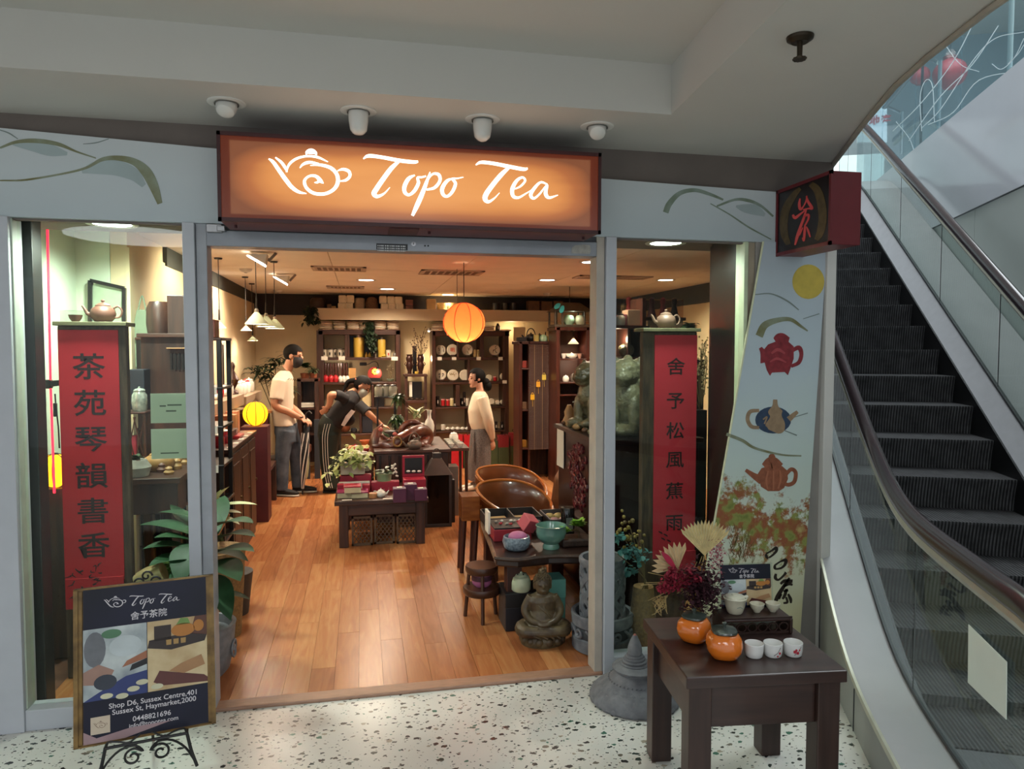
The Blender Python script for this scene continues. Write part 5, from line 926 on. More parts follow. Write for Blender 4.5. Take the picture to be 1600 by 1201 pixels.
for(px,py)in((118,895),(150,890),(122,915),(152,910),(120,932)):
 for k in range(5):x=px+random.uniform(-9,9);y=py+random.uniform(-8,8);mb.brush([(x,y,1.2),(x+random.uniform(-7,7),y+random.uniform(-5,5),2),(x+random.uniform(-9,9),y+random.uniform(-8,8),.8)],lambda a_,b_:W(a_,b_,YC-.0065 if b_<880 else YC-.0206),.0006,(0,-1,0),4)
mb.build('signature_marks',M('couplet_ink','2a0f12',.6),cl)
CLAY=M('clay_brown','6a4638',.5,var=.15,scale=14);ztop=W(140,509,YC).z+.0205
teapot('clay_teapot','brown clay teapot on the couplet plank in the outer window',Vector((W(156,505,YC).x,YC+.05,ztop)),.058,CLAY,0,tall=1.15)
q=Vector((W(112,505,YC).x,YC+.05,ztop));t=thing('bowl_case','small clay bowl inside a clear case on the couplet plank','bowl',q);MB().lathe(pr(.032,.035,CUP),18,q).build('bowl',CLAY,t,smooth=True);MB().box(q.x-.055,q.x+.055,q.y-.04,q.y+.04,q.z,q.z+.055).build('case',glass_mat('clear_case','f4f6f2',.0,1.3),t)
# window furniture behind the couplet: framed mirror, desk, chest, lidded things
t=thing('standing_mirror','dark-framed mirror panel leaning on the green wall','mirror',(-1.55,1.53,.9));f=[W(x,y,1.53)for x,y in((141,438),(194,450),(194,545),(141,545))]
for i in range(4):MB().bar(f[i],f[(i+1)%4],.022).build('frame_bar',BLK,t)
MB().prism([p+Vector((0,.006,0))for p in f],(0,.006,0)).build('pane',M('mirror_green','a9b89c',.15,.2),t)
wbox('gold_plaque','gold certificate plaque on the wall beside the LED strip',(W(42,500,1.2).x,W(58,500,1.2).x,1.2,1.215,W(50,555,1.2).z,W(50,470,1.2).z),M('gold_plaque','a08a4a',.45,var=.2),'plaque')
wbox('power_strip','white power strip fixed by the outer frame',(W(26,630,.2).x,W(60,630,.2).x,.165,.2,W(40,646,.2).z,W(40,628,.2).z),PORC,'power strip',.006)
c=W(87,735,.75);l3=lantern('paper_lantern','yellow paper lantern half hidden behind the red couplet',c,.085,8,YP_,BLK,0,.003,1.05,'yellow lanterns');light('POINT','lantern_bulb',tuple(c),2.2,(1,.8,.5),parent=l3,shadow_soft_size=.03);wbox('lantern_stand','dark stand under the half hidden yellow lantern',(c.x-.06,c.x+.06,.69,.81,.012,c.z-.088),DW,'stand')  # point light added inside the lantern to brighten its yellow paper
dk=thing('antique_desk','dark antique desk with a drawer behind the window','desk',(-1.15,1.1,.012));zt=W(250,735,1.0).z
wbox('top','',(-1.42,-.98,.72,1.55,zt-.03,zt),DWH,par=dk);wbox('apron','',(-1.4,-1.0,.75,1.52,zt-.2,zt-.03),DW,par=dk);d=wbox('drawer','',(-1.0,-.99,.95,1.35,zt-.18,zt-.05),DW,par=dk);MB().tube([(-.985,1.1,zt-.11),(-.972,1.12,zt-.125),(-.972,1.18,zt-.125),(-.985,1.2,zt-.11)],.005,6).build('handle',M('brass_dark','5d4a2a',.35),d)
for x in(-1.38,-1.04):
 for y in(.77,1.47):wbox('leg','',(x,x+.045,y,y+.045,.012,zt-.2),DW,par=dk)
GOURD=M('gourd_tan','a9804a',.5,var=.2)
q=Vector((-1.16,1.02,zt));teapot('gourd_teapot','tan gourd-shaped teapot on the antique desk',q,.085,GOURD,.6)
for k in range(7):q=Vector((-1.07-(k%2)*.06,.86+k*.09,zt));solid('clay_figurine',['first','second','third','fourth','fifth','sixth','seventh'][k]+' little clay tea pet along the desk edge','figurine',q,pr(.028,.045+.01*(k%3),[(0,0),(.8,0),(1,.3),(.6,.55),(.7,.75),(.4,.95),(0,1)]),CLAY if k%2 else GOURD,'tea pets on the desk')
q=Vector((-1.24,.84,zt));foliage('white_rock_planter','white rocky planter with small green sprigs on the desk',q,([(1e-6,0),(.07,0),(.085,.05),(.06,.09),(1e-6,.09)],M('rock_white','a9a79c',.8,var=.3,scale=20,bump=.6)),spray(q+Vector((0,0,.1)),24,.05,.014,.4,1,.2),LG)
t=thing('window_shelf','dark stepped shelf unit rising behind the window','shelf',(-1.2,1.4,.012))
for x0,x1,z0,z1,lb in((222,296,521,735,0),(260,300,461,523,1)):a=W(x0,z1,1.35);b=W(x1,z0,1.35);wbox(['carcass','upper_box'][lb],'',(a.x,b.x,1.38,1.56,a.z,b.z),DW,par=t)
a=W(222,527,1.35);b=W(296,521,1.35);wbox('ledge','',(a.x-.02,b.x,1.30,1.56,a.z,b.z),DWH,par=t);a=W(262,545,1.35);b=W(296,543,1.35);wbox('lit_shelf','',(a.x,b.x,1.31,1.38,a.z,b.z),TAN,par=t)
for k in range(6):x=W(264+k*6,560,1.33);MB().box(x.x,x.x+.012,1.355,1.375,x.z-.07,x.z+.03).build('upright_slat',BLK,t)
solid('round_stool_drum','dark rounded drum on the stepped shelf','drum',W(249,521,1.45),pr(.075,.20,[(0,0),(.9,0),(1,.3),(.95,.8),(.7,1),(0,1)]),DW)
t=thing('bag_on_hook','grey-green cloth tote hanging on the pale wall','bag',W(222,570,1.6));mb=MB();mb.prism([W(x,y,1.62)for x,y in((213,483),(233,484),(235,520),(225,575),(208,575),(206,520))],(0,.03,0));mb.build('bag_body',M('tote_green','7d8a70',.8,var=.1),t,bevel=.008);MB().tube(cat([W(216,484,1.62),W(222,462,1.62),W(228,484,1.62)],5),.005,6).build('strap',M('tote_green','7d8a70',.8),t)
q=Vector((W(215,635,1.12).x,1.12,zt));wbox('navy_gift_box','navy gift box standing behind the glass jar',(W(197,620,1.25).x,W(226,620,1.25).x,1.25,1.38,W(210,640,1.25).z,W(210,577,1.25).z),M('navy_box','1d222c',.5))
r0=W(205,642,1.15);t=thing('lattice_stand','dark lattice stand carrying the glass jars','stand',(r0.x,1.15,zt));wbox('top','',(r0.x-.08,r0.x+.10,1.07,1.23,r0.z-.012,r0.z),DW,par=t)
for x in(-.075,.085):wbox('leg','',(r0.x+x,r0.x+x+.012,1.08,1.092,zt,r0.z-.012),DW,par=t)
for k in range(3):MB().bar((r0.x-.07+k*.05,1.085,zt+.02),(r0.x-.01+k*.05,1.085,r0.z-.03),.006).build('lattice_bar',DW,t);MB().bar((r0.x-.01+k*.05,1.087,zt+.02),(r0.x-.07+k*.05,1.087,r0.z-.03),.006).build('lattice_bar',DW,t)
lidded('glass_jar','faceted glass jar with lid on the lattice stand','jar',Vector((r0.x+.05,1.14,r0.z)),.045,.14,M('jar_glass','a9b0a4',.1,.3,var=.4,scale=40),M('jar_glass','a9b0a4',.1),n=10);lidded('white_jar','round cream jar beside the glass jar','jar',Vector((r0.x-.045,1.13,r0.z)),.042,.10,PORC,PORC)
wbox('red_fan_box','bright pink and red paper fan packet on the desk',(W(197,700,1.2).x,W(213,700,1.2).x,1.2,1.23,zt,W(205,680,1.2).z),M('pink_red','b23a4a',.5))
# pages stuck on the window glass
for x0,y0,x1,y1,lb in((236,614,292,661,'pale notice taped to the outer window, upper one'),(237,669,293,717,'pale notice taped to the outer window, lower one')):
 a=W(x0,y1,.008);b=W(x1,y0,.008);t=thing('window_notice',lb,'notice',((a.x+b.x)/2,.008,a.z));MB().box(a.x,b.x,.006,.009,a.z,b.z).build('sheet',M('notice_green','c3cbb0',.6,var=.02),t);mb=MB()
 if y0<640:
  for zz,w0,w1 in((.55,.25,.42),(.58,.46,.85),(.38,.42,.7)):mb.box(a.x+(b.x-a.x)*w0,a.x+(b.x-a.x)*w1,.005,.006,a.z+(b.z-a.z)*zz,a.z+(b.z-a.z)*(zz+.05))
 else:mb.box(a.x+(b.x-a.x)*.25,a.x+(b.x-a.x)*.75,.005,.006,a.z+(b.z-a.z)*.17,a.z+(b.z-a.z)*.21)
 mb.build('print',M('notice_ink','5a6050',.7),t)
 # big peace lily at the doorway and the pale dieffenbachia behind it
def big_plant(name,label,base,pot,L,mat,stemmat):
 t=thing(name,label,'plant',base);pot(t)
 for b_,e,w,dr in L:
  d=e-b_;m_=b_.lerp(e,.5)+Vector((0,0,d.length*.12));s_=MB().tube(cat([base+Vector((0,0,.22)),base.lerp(b_,.6)+Vector((0,0,.12)),b_],4),.006,6);lf=MB().leaf(b_,d+Vector((0,0,dr*d.length)),d.length*1.1,w*1.25,dr,.22,10).build('leaf',mat,t,smooth=True);s_.build('stalk',stemmat,lf)
 return t
base=Vector((-.80,.34,.0125));SG=M('stone_grey','7d7f83',.7,var=.2,scale=30,bump=.2)
def pot1(t):
 MB().lathe([(1e-6,0),(.10,0),(.125,.03),(.145,.12),(.155,.24),(.16,.26),(.14,.26),(.13,.22),(1e-6,.21)],32,base).build('pot',SG,t,smooth=True);MB().lathe([(1e-6,.212),(.13,.213)],24,base).build('soil',M('soil','2a2018',.9),t)
 for k in range(6):
  a0=2*PI*k/6-1.2;MB().tube([(base.x+(.152+.003)*math.cos(a0+.26*r_*math.cos(th)/1.0),base.y+.155*math.sin(a0+.26*r_*math.cos(th)),base.z+.125+.055*r_*math.sin(th))for r_,th in[(1-i/22,i*.55)for i in range(18)]],.006,6).build('scroll_relief',SG,t,smooth=True)
PL=[]
for(bx,by,ex,ey,w,Y0,Y1,dr)in[(330,838,350,775,.05,.45,.8,.15),(330,826,395,815,.055,.4,.2,.25),(330,850,402,832,.05,.35,.15,.35),(325,880,372,905,.07,.3,.05,.3),(330,930,388,935,.025,.3,.2,.3),(300,835,215,818,.06,.45,.5,.3),(305,860,222,855,.055,.35,.25,.3),(310,880,230,880,.07,.3,.15,.35),(300,850,285,905,.06,.3,.12,.5),(310,810,250,800,.035,.55,.6,.2),(318,870,390,872,.045,.4,.25,.45),(312,840,268,790,.04,.5,.7,.1),(325,870,398,858,.06,.3,.1,.3),(320,900,352,960,.06,.25,.05,.5),(308,850,240,838,.06,.4,.3,.25),(322,850,340,800,.05,.45,.6,.15),(318,895,262,900,.06,.25,.1,.4)]:
 PL.append((W(bx,by,Y0),W(ex,ey,Y1),w,dr))
big_plant('peace_lily','large dark-leaved peace lily in a stone pot at the doorway',base,pot1,PL,M('lily_leaf','1a381f',.5,var=.4,scale=10,h2='2f4f34',spec=.2),M('lily_stalk','2f4a2a',.5))
b2=Vector((-.80,1.2,.0125))
def pot2(t):MB().lathe([(1e-6,0),(.09,0),(.12,.26),(.10,.26),(1e-6,.22)],24,b2).build('pot',M('pot_dark','3a322c',.6),t,smooth=True)
PL=[]
for(bx,by,ex,ey,w,dr)in[(330,790,360,757,.03,.2),(328,795,398,788,.035,.2),(330,800,352,775,.035,.2),(330,808,378,800,.035,.3),(326,800,345,765,.03,.1),(332,812,372,818,.03,.4),(328,790,300,770,.03,.2),(330,800,320,760,.03,.1)]:PL.append((W(bx,by,.9),W(ex,ey,.85),w,dr))
big_plant('dieffenbachia','pale variegated leafy plant behind the peace lily',b2,pot2,PL,M('variegated','9aa56a',.45,var=.4,scale=16,h2='c2c69a'),M('lily_stalk','2f4a2a',.5))
q=Vector((-1.0,.62,.0125));foliage('areca_palm','small feathery palm low behind the window',q,([(1e-6,0),(.1,0),(.12,.22),(1e-6,.2)],M('pot_dark','3a322c',.6)),spray(q+Vector((0,0,.45)),70,.15,.012,.3,.8,.4),M('palm_green','4a6a2a',.5,var=.3),[[q+Vector((0,0,.2)),q+Vector((.02,0,.3)),q+Vector((.03*k-.05,.02,.45))]for k in range(4)])
for k,(y,r)in enumerate(((.72,0),(.78,.3),(.86,-.2))):MB().obox((-.83,y+.06,.6),(.035,.035,.24),ry=.5,rz=r).build('scroll_tube',M('scroll_tan','b07c52',.6),label=['first','second','third'][k]+' rolled paper scroll leaning behind the lily',cat='scroll',group='leaning scrolls',bevel=.008)
MB().lathe([(1e-6,.0),(.13,0),(.15,.3),(.16,.5),(.15,.5),(1e-6,.46)],20,(-.83,.86,.0125)).build('scroll_basket',M('wicker','8a6a3e',.7),label='wicker basket holding the rolled scrolls',cat='basket',smooth=True)
q=Vector((-1.02,.22,.0125));t=thing('brass_pot','upturned cream brass pot behind the poster frame','pot',q);m_=MB().lathe(pr(.05,.13,[(0,0),(.7,0),(.9,.2),(1,.5),(.9,.8),(.95,1),(.85,1),(0,.9)]),24);m_.v=[Vector((-1.06,.2,.545))+Matrix.Rotation(1.2,3,'Y')@p for p in m_.v];m_.build('pot',M('brass_cream','a8966a',.3,.4),t,smooth=True);MB().box(-1.12,-.94,.16,.24,.0125,.50).build('plinth',DW,t)
# ================================================================ CENTRE TABLES
ft=thing('front_display_table','low dark wood table of red boxed sets facing the door','table',(.15,2.9,.012));FZ=.405
wbox('top','',(-.235,.535,2.53,3.30,FZ-.035,FZ),DWH,par=ft);wbox('apron','',(-.19,.50,2.575,2.60,FZ-.13,FZ-.035),DWH,par=ft);wbox('apron','',(-.19,.50,3.22,3.245,FZ-.13,FZ-.035),DWH,par=ft)
for x in(-.20,.43):
 for y in(2.56,3.18):wbox('leg','',(x,x+.075,y,y+.075,.012,FZ-.035),DW,par=ft)
 wbox('side_rail','',(x+.02,x+.05,2.62,3.2,FZ-.13,FZ-.035),DW,par=ft)
sc=thing('lattice_screen','small three-leaf lattice screen under the front table','screen',(.15,2.62,.012));BRL=M('lattice_brown','5d4530',.6,var=.3,scale=20)
for k in range(3):
 x0=-.10+k*.185;x1=x0+.17;y0=2.60+(.02 if k==1 else 0);lf=MB()
 for b in((x0,x0+.016,.014,.262),(x1-.016,x1,.014,.262),(x0,x1,.014,.032),(x0,x1,.244,.262)):lf.box(b[0],b[1],y0,y0+.014,b[2],b[3])
 L=lf.build('leaf_frame',BRL,sc)
 for j in range(-3,7):
  for sgn in(1,-1):
   pts=[]
   a=(x0+j*.034,.02)if sgn>0 else(x0+j*.034,.256);b=(a[0]+.236*.75,.256)if sgn>0 else(a[0]+.236*.75,.02)
   t0=max(0,(x0+.01-a[0])/(b[0]-a[0]));t1=min(1,(x1-.01-a[0])/(b[0]-a[0]))
   if t1-t0>.1:P0=(a[0]+(b[0]-a[0])*t0,y0+.007,a[1]+(b[1]-a[1])*t0);P1=(a[0]+(b[0]-a[0])*t1,y0+.007,a[1]+(b[1]-a[1])*t1);MB().bar(P0,P1,.006).build('lattice_bar',BRL,L)
def tz(px,py,z=FZ):p=G(px,py,z);p.z=z+.001;return p
RD=M('box_red','9a1830',.5,var=.1);MG=M('box_magenta','8e2050',.5,var=.1);CR=M('page_cream','d2c19a',.7,var=.06);PU=M('box_purple','4c1a38',.5,var=.12)
def book_box(px,py,w,d,h,label,cover=MG,z=FZ+.001):
 c=G(px,py,z);t=thing('book_box',label,'gift box',(c.x,c.y,z),'book-shaped boxes on the front table');MB().box(c.x-w/2,c.x+w/2,c.y,c.y+d,z,z+h*.82).build('base',CR,t,bevel=.002);MB().box(c.x-w/2-.003,c.x+w/2+.003,c.y-.003,c.y+d+.003,z+h*.82,z+h).build('lid',cover,t,bevel=.002);return t
book_box(540,778,.135,.16,.05,'cream book-box with magenta lid at the table corner');book_box(562,778,.135,.16,.05,'cream book-box with magenta lid beside the corner one');c=G(551,778,FZ);
t=book_box(551,770.5,.135,.15,.055,'magenta book-box resting on top of the two lower ones',RD,FZ+.052);t.location.y+=.01
for k,(px,py)in enumerate(((534,770),(572,770))):pass
for x0,y0,x1,y1,Y,dp,m,lb in[(531,742,580,754.5,3.02,.10,RD,'long dark red box under the white planter'),(529,752,578,760,2.92,.05,PORC,'rolled white paper bundle on the red tray'),(527,757,537,770,2.8,.08,RD,'red felt block with pale face by the table corner'),(566,757,578,770,2.8,.08,RD,'red felt block with pale face mid table'),(580,752,624,766,2.9,.1,RD,'long red felt tray behind the white teapot')]:
 a=W(x0,y1,Y);b=W(x1,y0,Y);z0=max(FZ+.001,a.z);wbox('felt_box',lb,(a.x,b.x,Y,Y+dp,FZ+.001,max(b.z,z0+.03)),m)
for k,(px,py,h,lb)in enumerate([(625,790,.115,'tall purple gift box in the front row of three'),(642,786,.13,'middle purple gift box set slightly back'),(658,787,.095,'shorter purple gift box at the table edge')]):
 c=G(px,py-5,FZ);t=thing('purple_box',lb,'gift box',(c.x,c.y,FZ+.001),'purple gift boxes');MB().box(c.x-.054,c.x+.050,c.y-.01,c.y+.10,FZ+.001,FZ+h).build('box',PU,t,bevel=.003);MB().box(c.x-.022,c.x+.02,c.y+.02,c.y+.06,FZ+h,FZ+h+.006).build('label_card',CARD,t)
teapot('white_teapot','small white teapot at the front of the low table',tz(595,776),.042,PORC,PI,tall=1.05);c=tz(583,777);t=thing('bamboo_coaster_stack','little round bamboo box beside the white teapot','box',c);MB().lathe(pr(.036,.028,TIN),18,c).build('box',TAN,t,smooth=True);MB().lathe([(1e-6,.028),(.037,.028),(.034,.038),(1e-6,.04)],18,c).build('lid',TAN,t,smooth=True)
for k,(px,py)in enumerate(((542,782),(606,780))):c=tz(px,py);wbox('price_card',['price card lying before the cream boxes','price card lying before the white teapot'][k],(c.x-.04,c.x+.04,c.y,c.y+.03,c.z,c.z+.004),CARD,'card',0)
# open display box with little pets
a,b=W(629,745,2.95),W(663,711,2.95);t=thing('open_gift_box','open magenta-edged box with black lining and three pale charms','gift box',((a.x+b.x)/2,2.95,FZ));zb=FZ+.05
MB().box(a.x,b.x,2.95,2.97,a.z,b.z).build('lid_panel',RD,t,bevel=.003);MB().box(a.x+.02,b.x-.02,2.944,2.95,a.z+.03,b.z-.02).build('lining',BLK,t);MB().box(a.x,b.x,2.80,2.97,FZ+.001,a.z).build('tray',RD,t,bevel=.003)
for k in range(3):q=W(638+k*8.5,736,2.94);MB().sph(q,.014,10,6,(1.3,.7,.7)).build('charm',PORC,t,smooth=True)
# white planter with pothos; green pot
q=W(556,740,3.02);t=foliage('pothos_planter','lime pothos spilling from a white trough on the front table',Vector((q.x,3.08,FZ+.06)),None,[],LY)
bpy.data.objects.remove(t.children[0]);a=W(532,742,3.0);b=W(570,724,3.0);MB().box(a.x,b.x,3.0,3.14,a.z,b.z).build('trough',M('trough_white','b7ab94',.6),t,bevel=.006);mb=MB()
for k in range(190):
 px=random.gauss(550,17);py=random.gauss(715,10)+max(0,(535-px))*.9;
 if px>580:continue
 mb.leaf(W(px,py,random.uniform(2.92,3.16)),(random.uniform(-1,1),random.uniform(-1,.3),random.uniform(-.5,.5)),.055,.024,.4,n=4)
mb.build('leaves',LY,t,kind='stuff',smooth=True);sm=MB()
for k in range(7):sm.tube(cat([W(550,722,3.05),W(535-k*1.2,705+k*3,3.0),W(522-(k%4)*3,715+k*7,2.97)],4),.004,5)
sm.build('stems',M('stem_green','2c3a20',.6),t)
q=W(600,752,2.98);q.z=FZ+.02;t=foliage('green_pot_plant','small plant with white blossoms in a celadon pot',q,([(1e-6,0),(.05,0),(.062,.06),(.07,.125),(.075,.13),(.06,.13),(1e-6,.11)],M('celadon_green','8aa078',.35)),spray(q+Vector((0,0,.14)),16,.10,.022,.2,1,.4),LG);mb=MB()
for k in range(14):mb.sph(W(random.uniform(610,625),random.uniform(725,745),2.96),.010,6,4)
mb.build('blossoms',M('blossom_white','d8cfc0',.7),t,kind='stuff');mb=MB()
for k in range(16):mb.sph((q.x+random.uniform(-.09,.07),q.y+random.uniform(-.06,.02),FZ+.012+random.uniform(0,.03)),random.uniform(.012,.024),7,5)
mb.build('pebbles',M('pebble_pink','9a7a6c',.7,var=.3),t,kind='stuff')
solid('white_jug','little pale green jug behind the trough','jug',W(573,735,3.1),pr(.045,.10,VASE),M('celadon_white','aab59a',.3))
solid('white_bowl_pet','white swan-shaped dish among the pothos leaves','dish',W(569,714,3.2),pr(.06,.05,[(0,0),(.6,0),(1,.6),(.9,.8),(.4,.8),(.5,1),(0,1)]),PORC)
# second table: dark crates carrying the carved root
bt=thing('root_table','dark latticed chest table carrying the carved dragon root','table',(.55,3.8,.012));BZ=.70
wbox('chest','',(.12,.80,3.36,4.35,.012,BZ-.03),DW,par=bt);wbox('top','',(.10,.82,3.34,4.37,BZ-.03,BZ),DWH,par=bt)
for k in range(7):wbox('slat','',(.145+k*.09,.165+k*.09,3.35,3.36,.10,BZ-.05),BLK,par=bt)
wbox('side_table','dark low table of tea ware behind the bending woman',(-.16,.10,3.5,4.5,.012,.60),DW,'table');wbox('tan_book','tan wooden tray on the tea ware table',(-.15,.06,4.1,4.35,.601,.63),TAN,'tray')
for k,(x,y,m,lb)in enumerate(((-.06,3.6,PORC,'white teapot on the tea ware table'),(-.08,4.0,RG,'red teapot on the tea ware table'))):teapot('table_teapot',lb,Vector((x,y,.601)),.06,m,.5)
solid('orange_bowl','shallow orange clay bowl on the tea ware table','bowl',Vector((.04,4.42,.601)),pr(.08,.07,CUP),M('orange_clay','a8582c',.5));solid('red_cup','red cup on the tea ware table','cup',Vector((.02,3.82,.601)),pr(.04,.06,CUP),RG)
# carved root: swirling body, knots and a ring
ROOT=M('root_wood','6b3018',.35,var=.45,scale=7,coat=.3,bump=.5,bscale=26,h2='3f1a0d');t=thing('carved_root','glossy reddish carved dragon root sculpture on the chest','sculpture',(.5,3.8,BZ));mb=MB()
def rp(px,py,Y):return W(px,py,Y)
mb.tube(cat([rp(584,700,3.7),rp(595,690,3.65),rp(610,697,3.6),rp(628,686,3.6),rp(645,676,3.65),rp(660,672,3.75),rp(669,680,3.8),rp(664,692,3.75),rp(655,702,3.65),rp(640,704,3.55)],6),[.06,.065,.07,.07,.07,.07,.07,.07,.07,.075,.075,.075,.075,.075,.07,.07,.07,.07,.07,.065,.065,.065,.065,.06,.06]+[.06]*30,10)
mb.tube(cat([rp(625,680,3.8),rp(632,664,3.8),rp(648,660,3.82),rp(660,668,3.85)],6),[.03+.002*(i%5)for i in range(19)],8)
for k in range(26):px=random.uniform(586,668);mb.sph(rp(px,random.uniform(688,706),random.uniform(3.55,3.85)),random.uniform(.03,.065),8,6,(1.3,1,.8))
for k in range(14):a=rp(random.uniform(590,664),random.uniform(676,700),3.6);mb.tube([a,a+Vector((random.uniform(-.06,.06),-.05,random.uniform(-.05,.06)))],[.022,.005],6)
mb.sph(rp(632,706,3.7),.12,10,8,(2.2,1.2,.5));mb.sph(rp(600,706,3.7),.1,10,8,(1.6,1.2,.5))
mb.build('root_body',ROOT,t,blob=.011,sm=2);RT=W(621,690,3.52);MB().tube([RT+Vector((.038*math.cos(a),0,.045*math.sin(a)))for a in[2*PI*k/20 for k in range(20)]],.009,6,closed=True).build('carved_ring',M('root_gold','8a6430',.4),t,smooth=True)
mb=MB();mb.loft([(rp(588,706,3.6),(.05,0,0),(0,.05,0)),(rp(586,690,3.62),(.06,0,0),(0,.05,0)),(rp(590,672,3.66),(.045,0,0),(0,.04,0)),(rp(597,662,3.68),(.01,0,0),(0,.01,0))],12);mb.build('root_fin',ROOT,t,smooth=True)
teapot('iron_kettle','grey clay kettle with overhead hoop handle before the root',Vector((W(649,706,3.3).x,3.42,BZ+.001)),.072,M('clay_grey','5a4a3e',.6,var=.25,scale=20),.3,tall=.85,over=True)
q=W(612,672,3.9);foliage('trailing_greenery','bushy green plant with trailing fronds above the root',Vector((q.x,3.95,BZ)),([(1e-6,0),(.07,0),(.08,.12),(1e-6,.1)],M('pot_dark','3a322c',.6)),spray(W(596,680,3.8),60,.08,.018,.1,1,.4)+spray(W(620,652,3.95),90,.09,.016,-.2,.5,.6)+spray(W(622,620,3.95),40,.10,.018,-.3,.5,.6)+spray(W(610,690,3.6),30,.07,.016,0,1,.4),LG,[[W(618,690,3.95),W(620,650,3.95),W(621,605,3.95)]])
for k,(px,py)in enumerate(((595,671),(617,678))):MB().sph(W(px,py,3.5),.022,12,8,(1,1,.9)).build('pink_flower',M('flower_pink','b8584e',.6,var=.3,scale=40),label=['pink artificial bloom at the back of the root','second pink bloom in front of the root'][k],cat='flower',smooth=True)
q=W(655,672,4.1);foliage('pale_bromeliad','pale-leaved rosette plant in a white pot behind the root',Vector((W(652,680,4.15).x,4.15,BZ)),([(1e-6,0),(.06,0),(.075,.17),(1e-6,.15)],M('pot_white','a9a498',.5)),spray(Vector((W(652,660,4.15).x,4.15,BZ+.25)),22,.15,.022,.6,.7,.25),M('bromeliad','aab27e',.45,var=.3))
t=thing('white_vase','slender white bottle vase behind the root','vase',Vector((W(671,700,4.25).x,4.25,BZ)));MB().lathe(pr(.055,.30,VASE),24,t.location).build('body',PORC,t,smooth=True)
t=thing('tea_jar_column','three stacked white tea jars on the tall stand','jars',(W(603,640,4.3).x,4.3,BZ));x=W(603,640,4.3).x
wbox('stand_post','',(x-.10,x-.08,4.2,4.22,BZ,1.14),BLK,par=t);wbox('stand_post','',(x+.08,x+.10,4.2,4.22,BZ,1.14),BLK,par=t);wbox('stand_shelf','',(x-.12,x+.12,4.18,4.38,1.14,1.155),BLK,par=t)
for k in range(3):lidded('celadon_jar',['first','second','third'][k]+' grey-white lidded jar on the tall black stand','jar',Vector((x-.075+k*.075,4.26+.03*(k%2),1.156)),.045,.13,M('jar_greywhite','a8a797',.4,var=.15),DL,group='jars on the black stand')
# black house-shaped lanterns
def house_lantern(x,y,w,h,label,m=None):
 m=m or M('lantern_iron','2d211c',.5,var=.2);t=thing('candle_lantern',label,'lantern',(x,y,.0125));z0=.0125;g=w/2
 MB().box(x-g,x+g,y-g,y+g,z0,z0+.03).build('base',m,t,bevel=.004);hb=h*.68
 for sx in(-1,1):
  for sy in(-1,1):MB().box(x+sx*(g-.012)-.012,x+sx*(g-.012)+.012,y+sy*(g-.012)-.012,y+sy*(g-.012)+.012,z0+.03,z0+hb).build('post',m,t)
 for a,b in(((-g+.02,g-.02,-g+.006,-g+.010)),0)if False else(((-1,0),0),((1,0),0),((0,-1),0),((0,1),0)):
  nx,ny=a;MB().box(x+nx*(g-.012)-(.002 if nx else g-.024),x+nx*(g-.012)+(.002 if nx else g-.024),y+ny*(g-.012)-(.002 if ny else g-.024),y+ny*(g-.012)+(.002 if ny else g-.024),z0+.03,z0+hb).build('glass_pane',glass_mat('smoked_pane','6a5a50',.05,1.4,body=.25,bodyhex='3a2a22'),t)
 MB().add([(x-g*1.08,y-g*1.08,z0+hb),(x+g*1.08,y-g*1.08,z0+hb),(x+g*1.08,y+g*1.08,z0+hb),(x-g*1.08,y+g*1.08,z0+hb),(x-g*.35,y-g*.35,z0+h*.88),(x+g*.35,y-g*.35,z0+h*.88),(x+g*.35,y+g*.35,z0+h*.88),(x-g*.35,y+g*.35,z0+h*.88)],[(3,2,1,0),(4,5,6,7),(0,1,5,4),(1,2,6,5),(2,3,7,6),(3,0,4,7)]).build('roof',m,t,bevel=.003)
 MB().box(x-g*.3,x+g*.3,y-g*.3,y+g*.3,z0+h*.88,z0+h*.95).build('chimney',m,t);MB().tube([(x+.03*math.cos(a),y,z0+h*.96+.03*math.sin(a))for a in[2*PI*k/14 for k in range(14)]],.005,6,closed=True).build('ring_handle',m,t);MB().lathe(pr(.035,.12,TIN),16,(x,y,z0+.03)).build('candle',CREAMP,t,smooth=True)
 return t
a=W(667,802,3.1);b=W(702,690,3.1);house_lantern((a.x+b.x)/2,3.22,.25,.71,'tall dark house-shaped lantern beside the boxed sets');wbox('lantern_box','dark box standing behind the house-shaped lantern',(b.x+.0,b.x+.07,3.25,3.5,.0125,.42),BLK);wbox('grey_bin','translucent grey plastic bin behind the lantern',(b.x+.02,b.x+.14,3.52,3.72,.0125,.50),M('bin_grey','6d645c',.4),'bin')
tb=thing('tea_tray_table','small dark table crowded with cups behind the lantern','table',(.97,4.0,.0125));wbox('top','',(.84,1.06,3.75,4.3,.62,.65),DWH,par=tb)
for x in(.85,1.02):
 for y in(3.78,4.24):wbox('leg','',(x,x+.03,y,y+.03,.0125,.62),DW,par=tb)
for k in range(8):solid('teacup',['first','second','third','fourth','fifth','sixth','seventh','eighth'][k]+' white cup on the small table behind the lantern','cup',Vector((.88+(k%2)*.09,3.8+(k//2)*.12,.651)),pr(.035,.045,CUP),PORC,'cups behind the lantern')
lidded('gaiwan','white stacked gaiwan on the small table','gaiwan',Vector((.96,4.22,.651)),.05,.11,PORC,PORC)
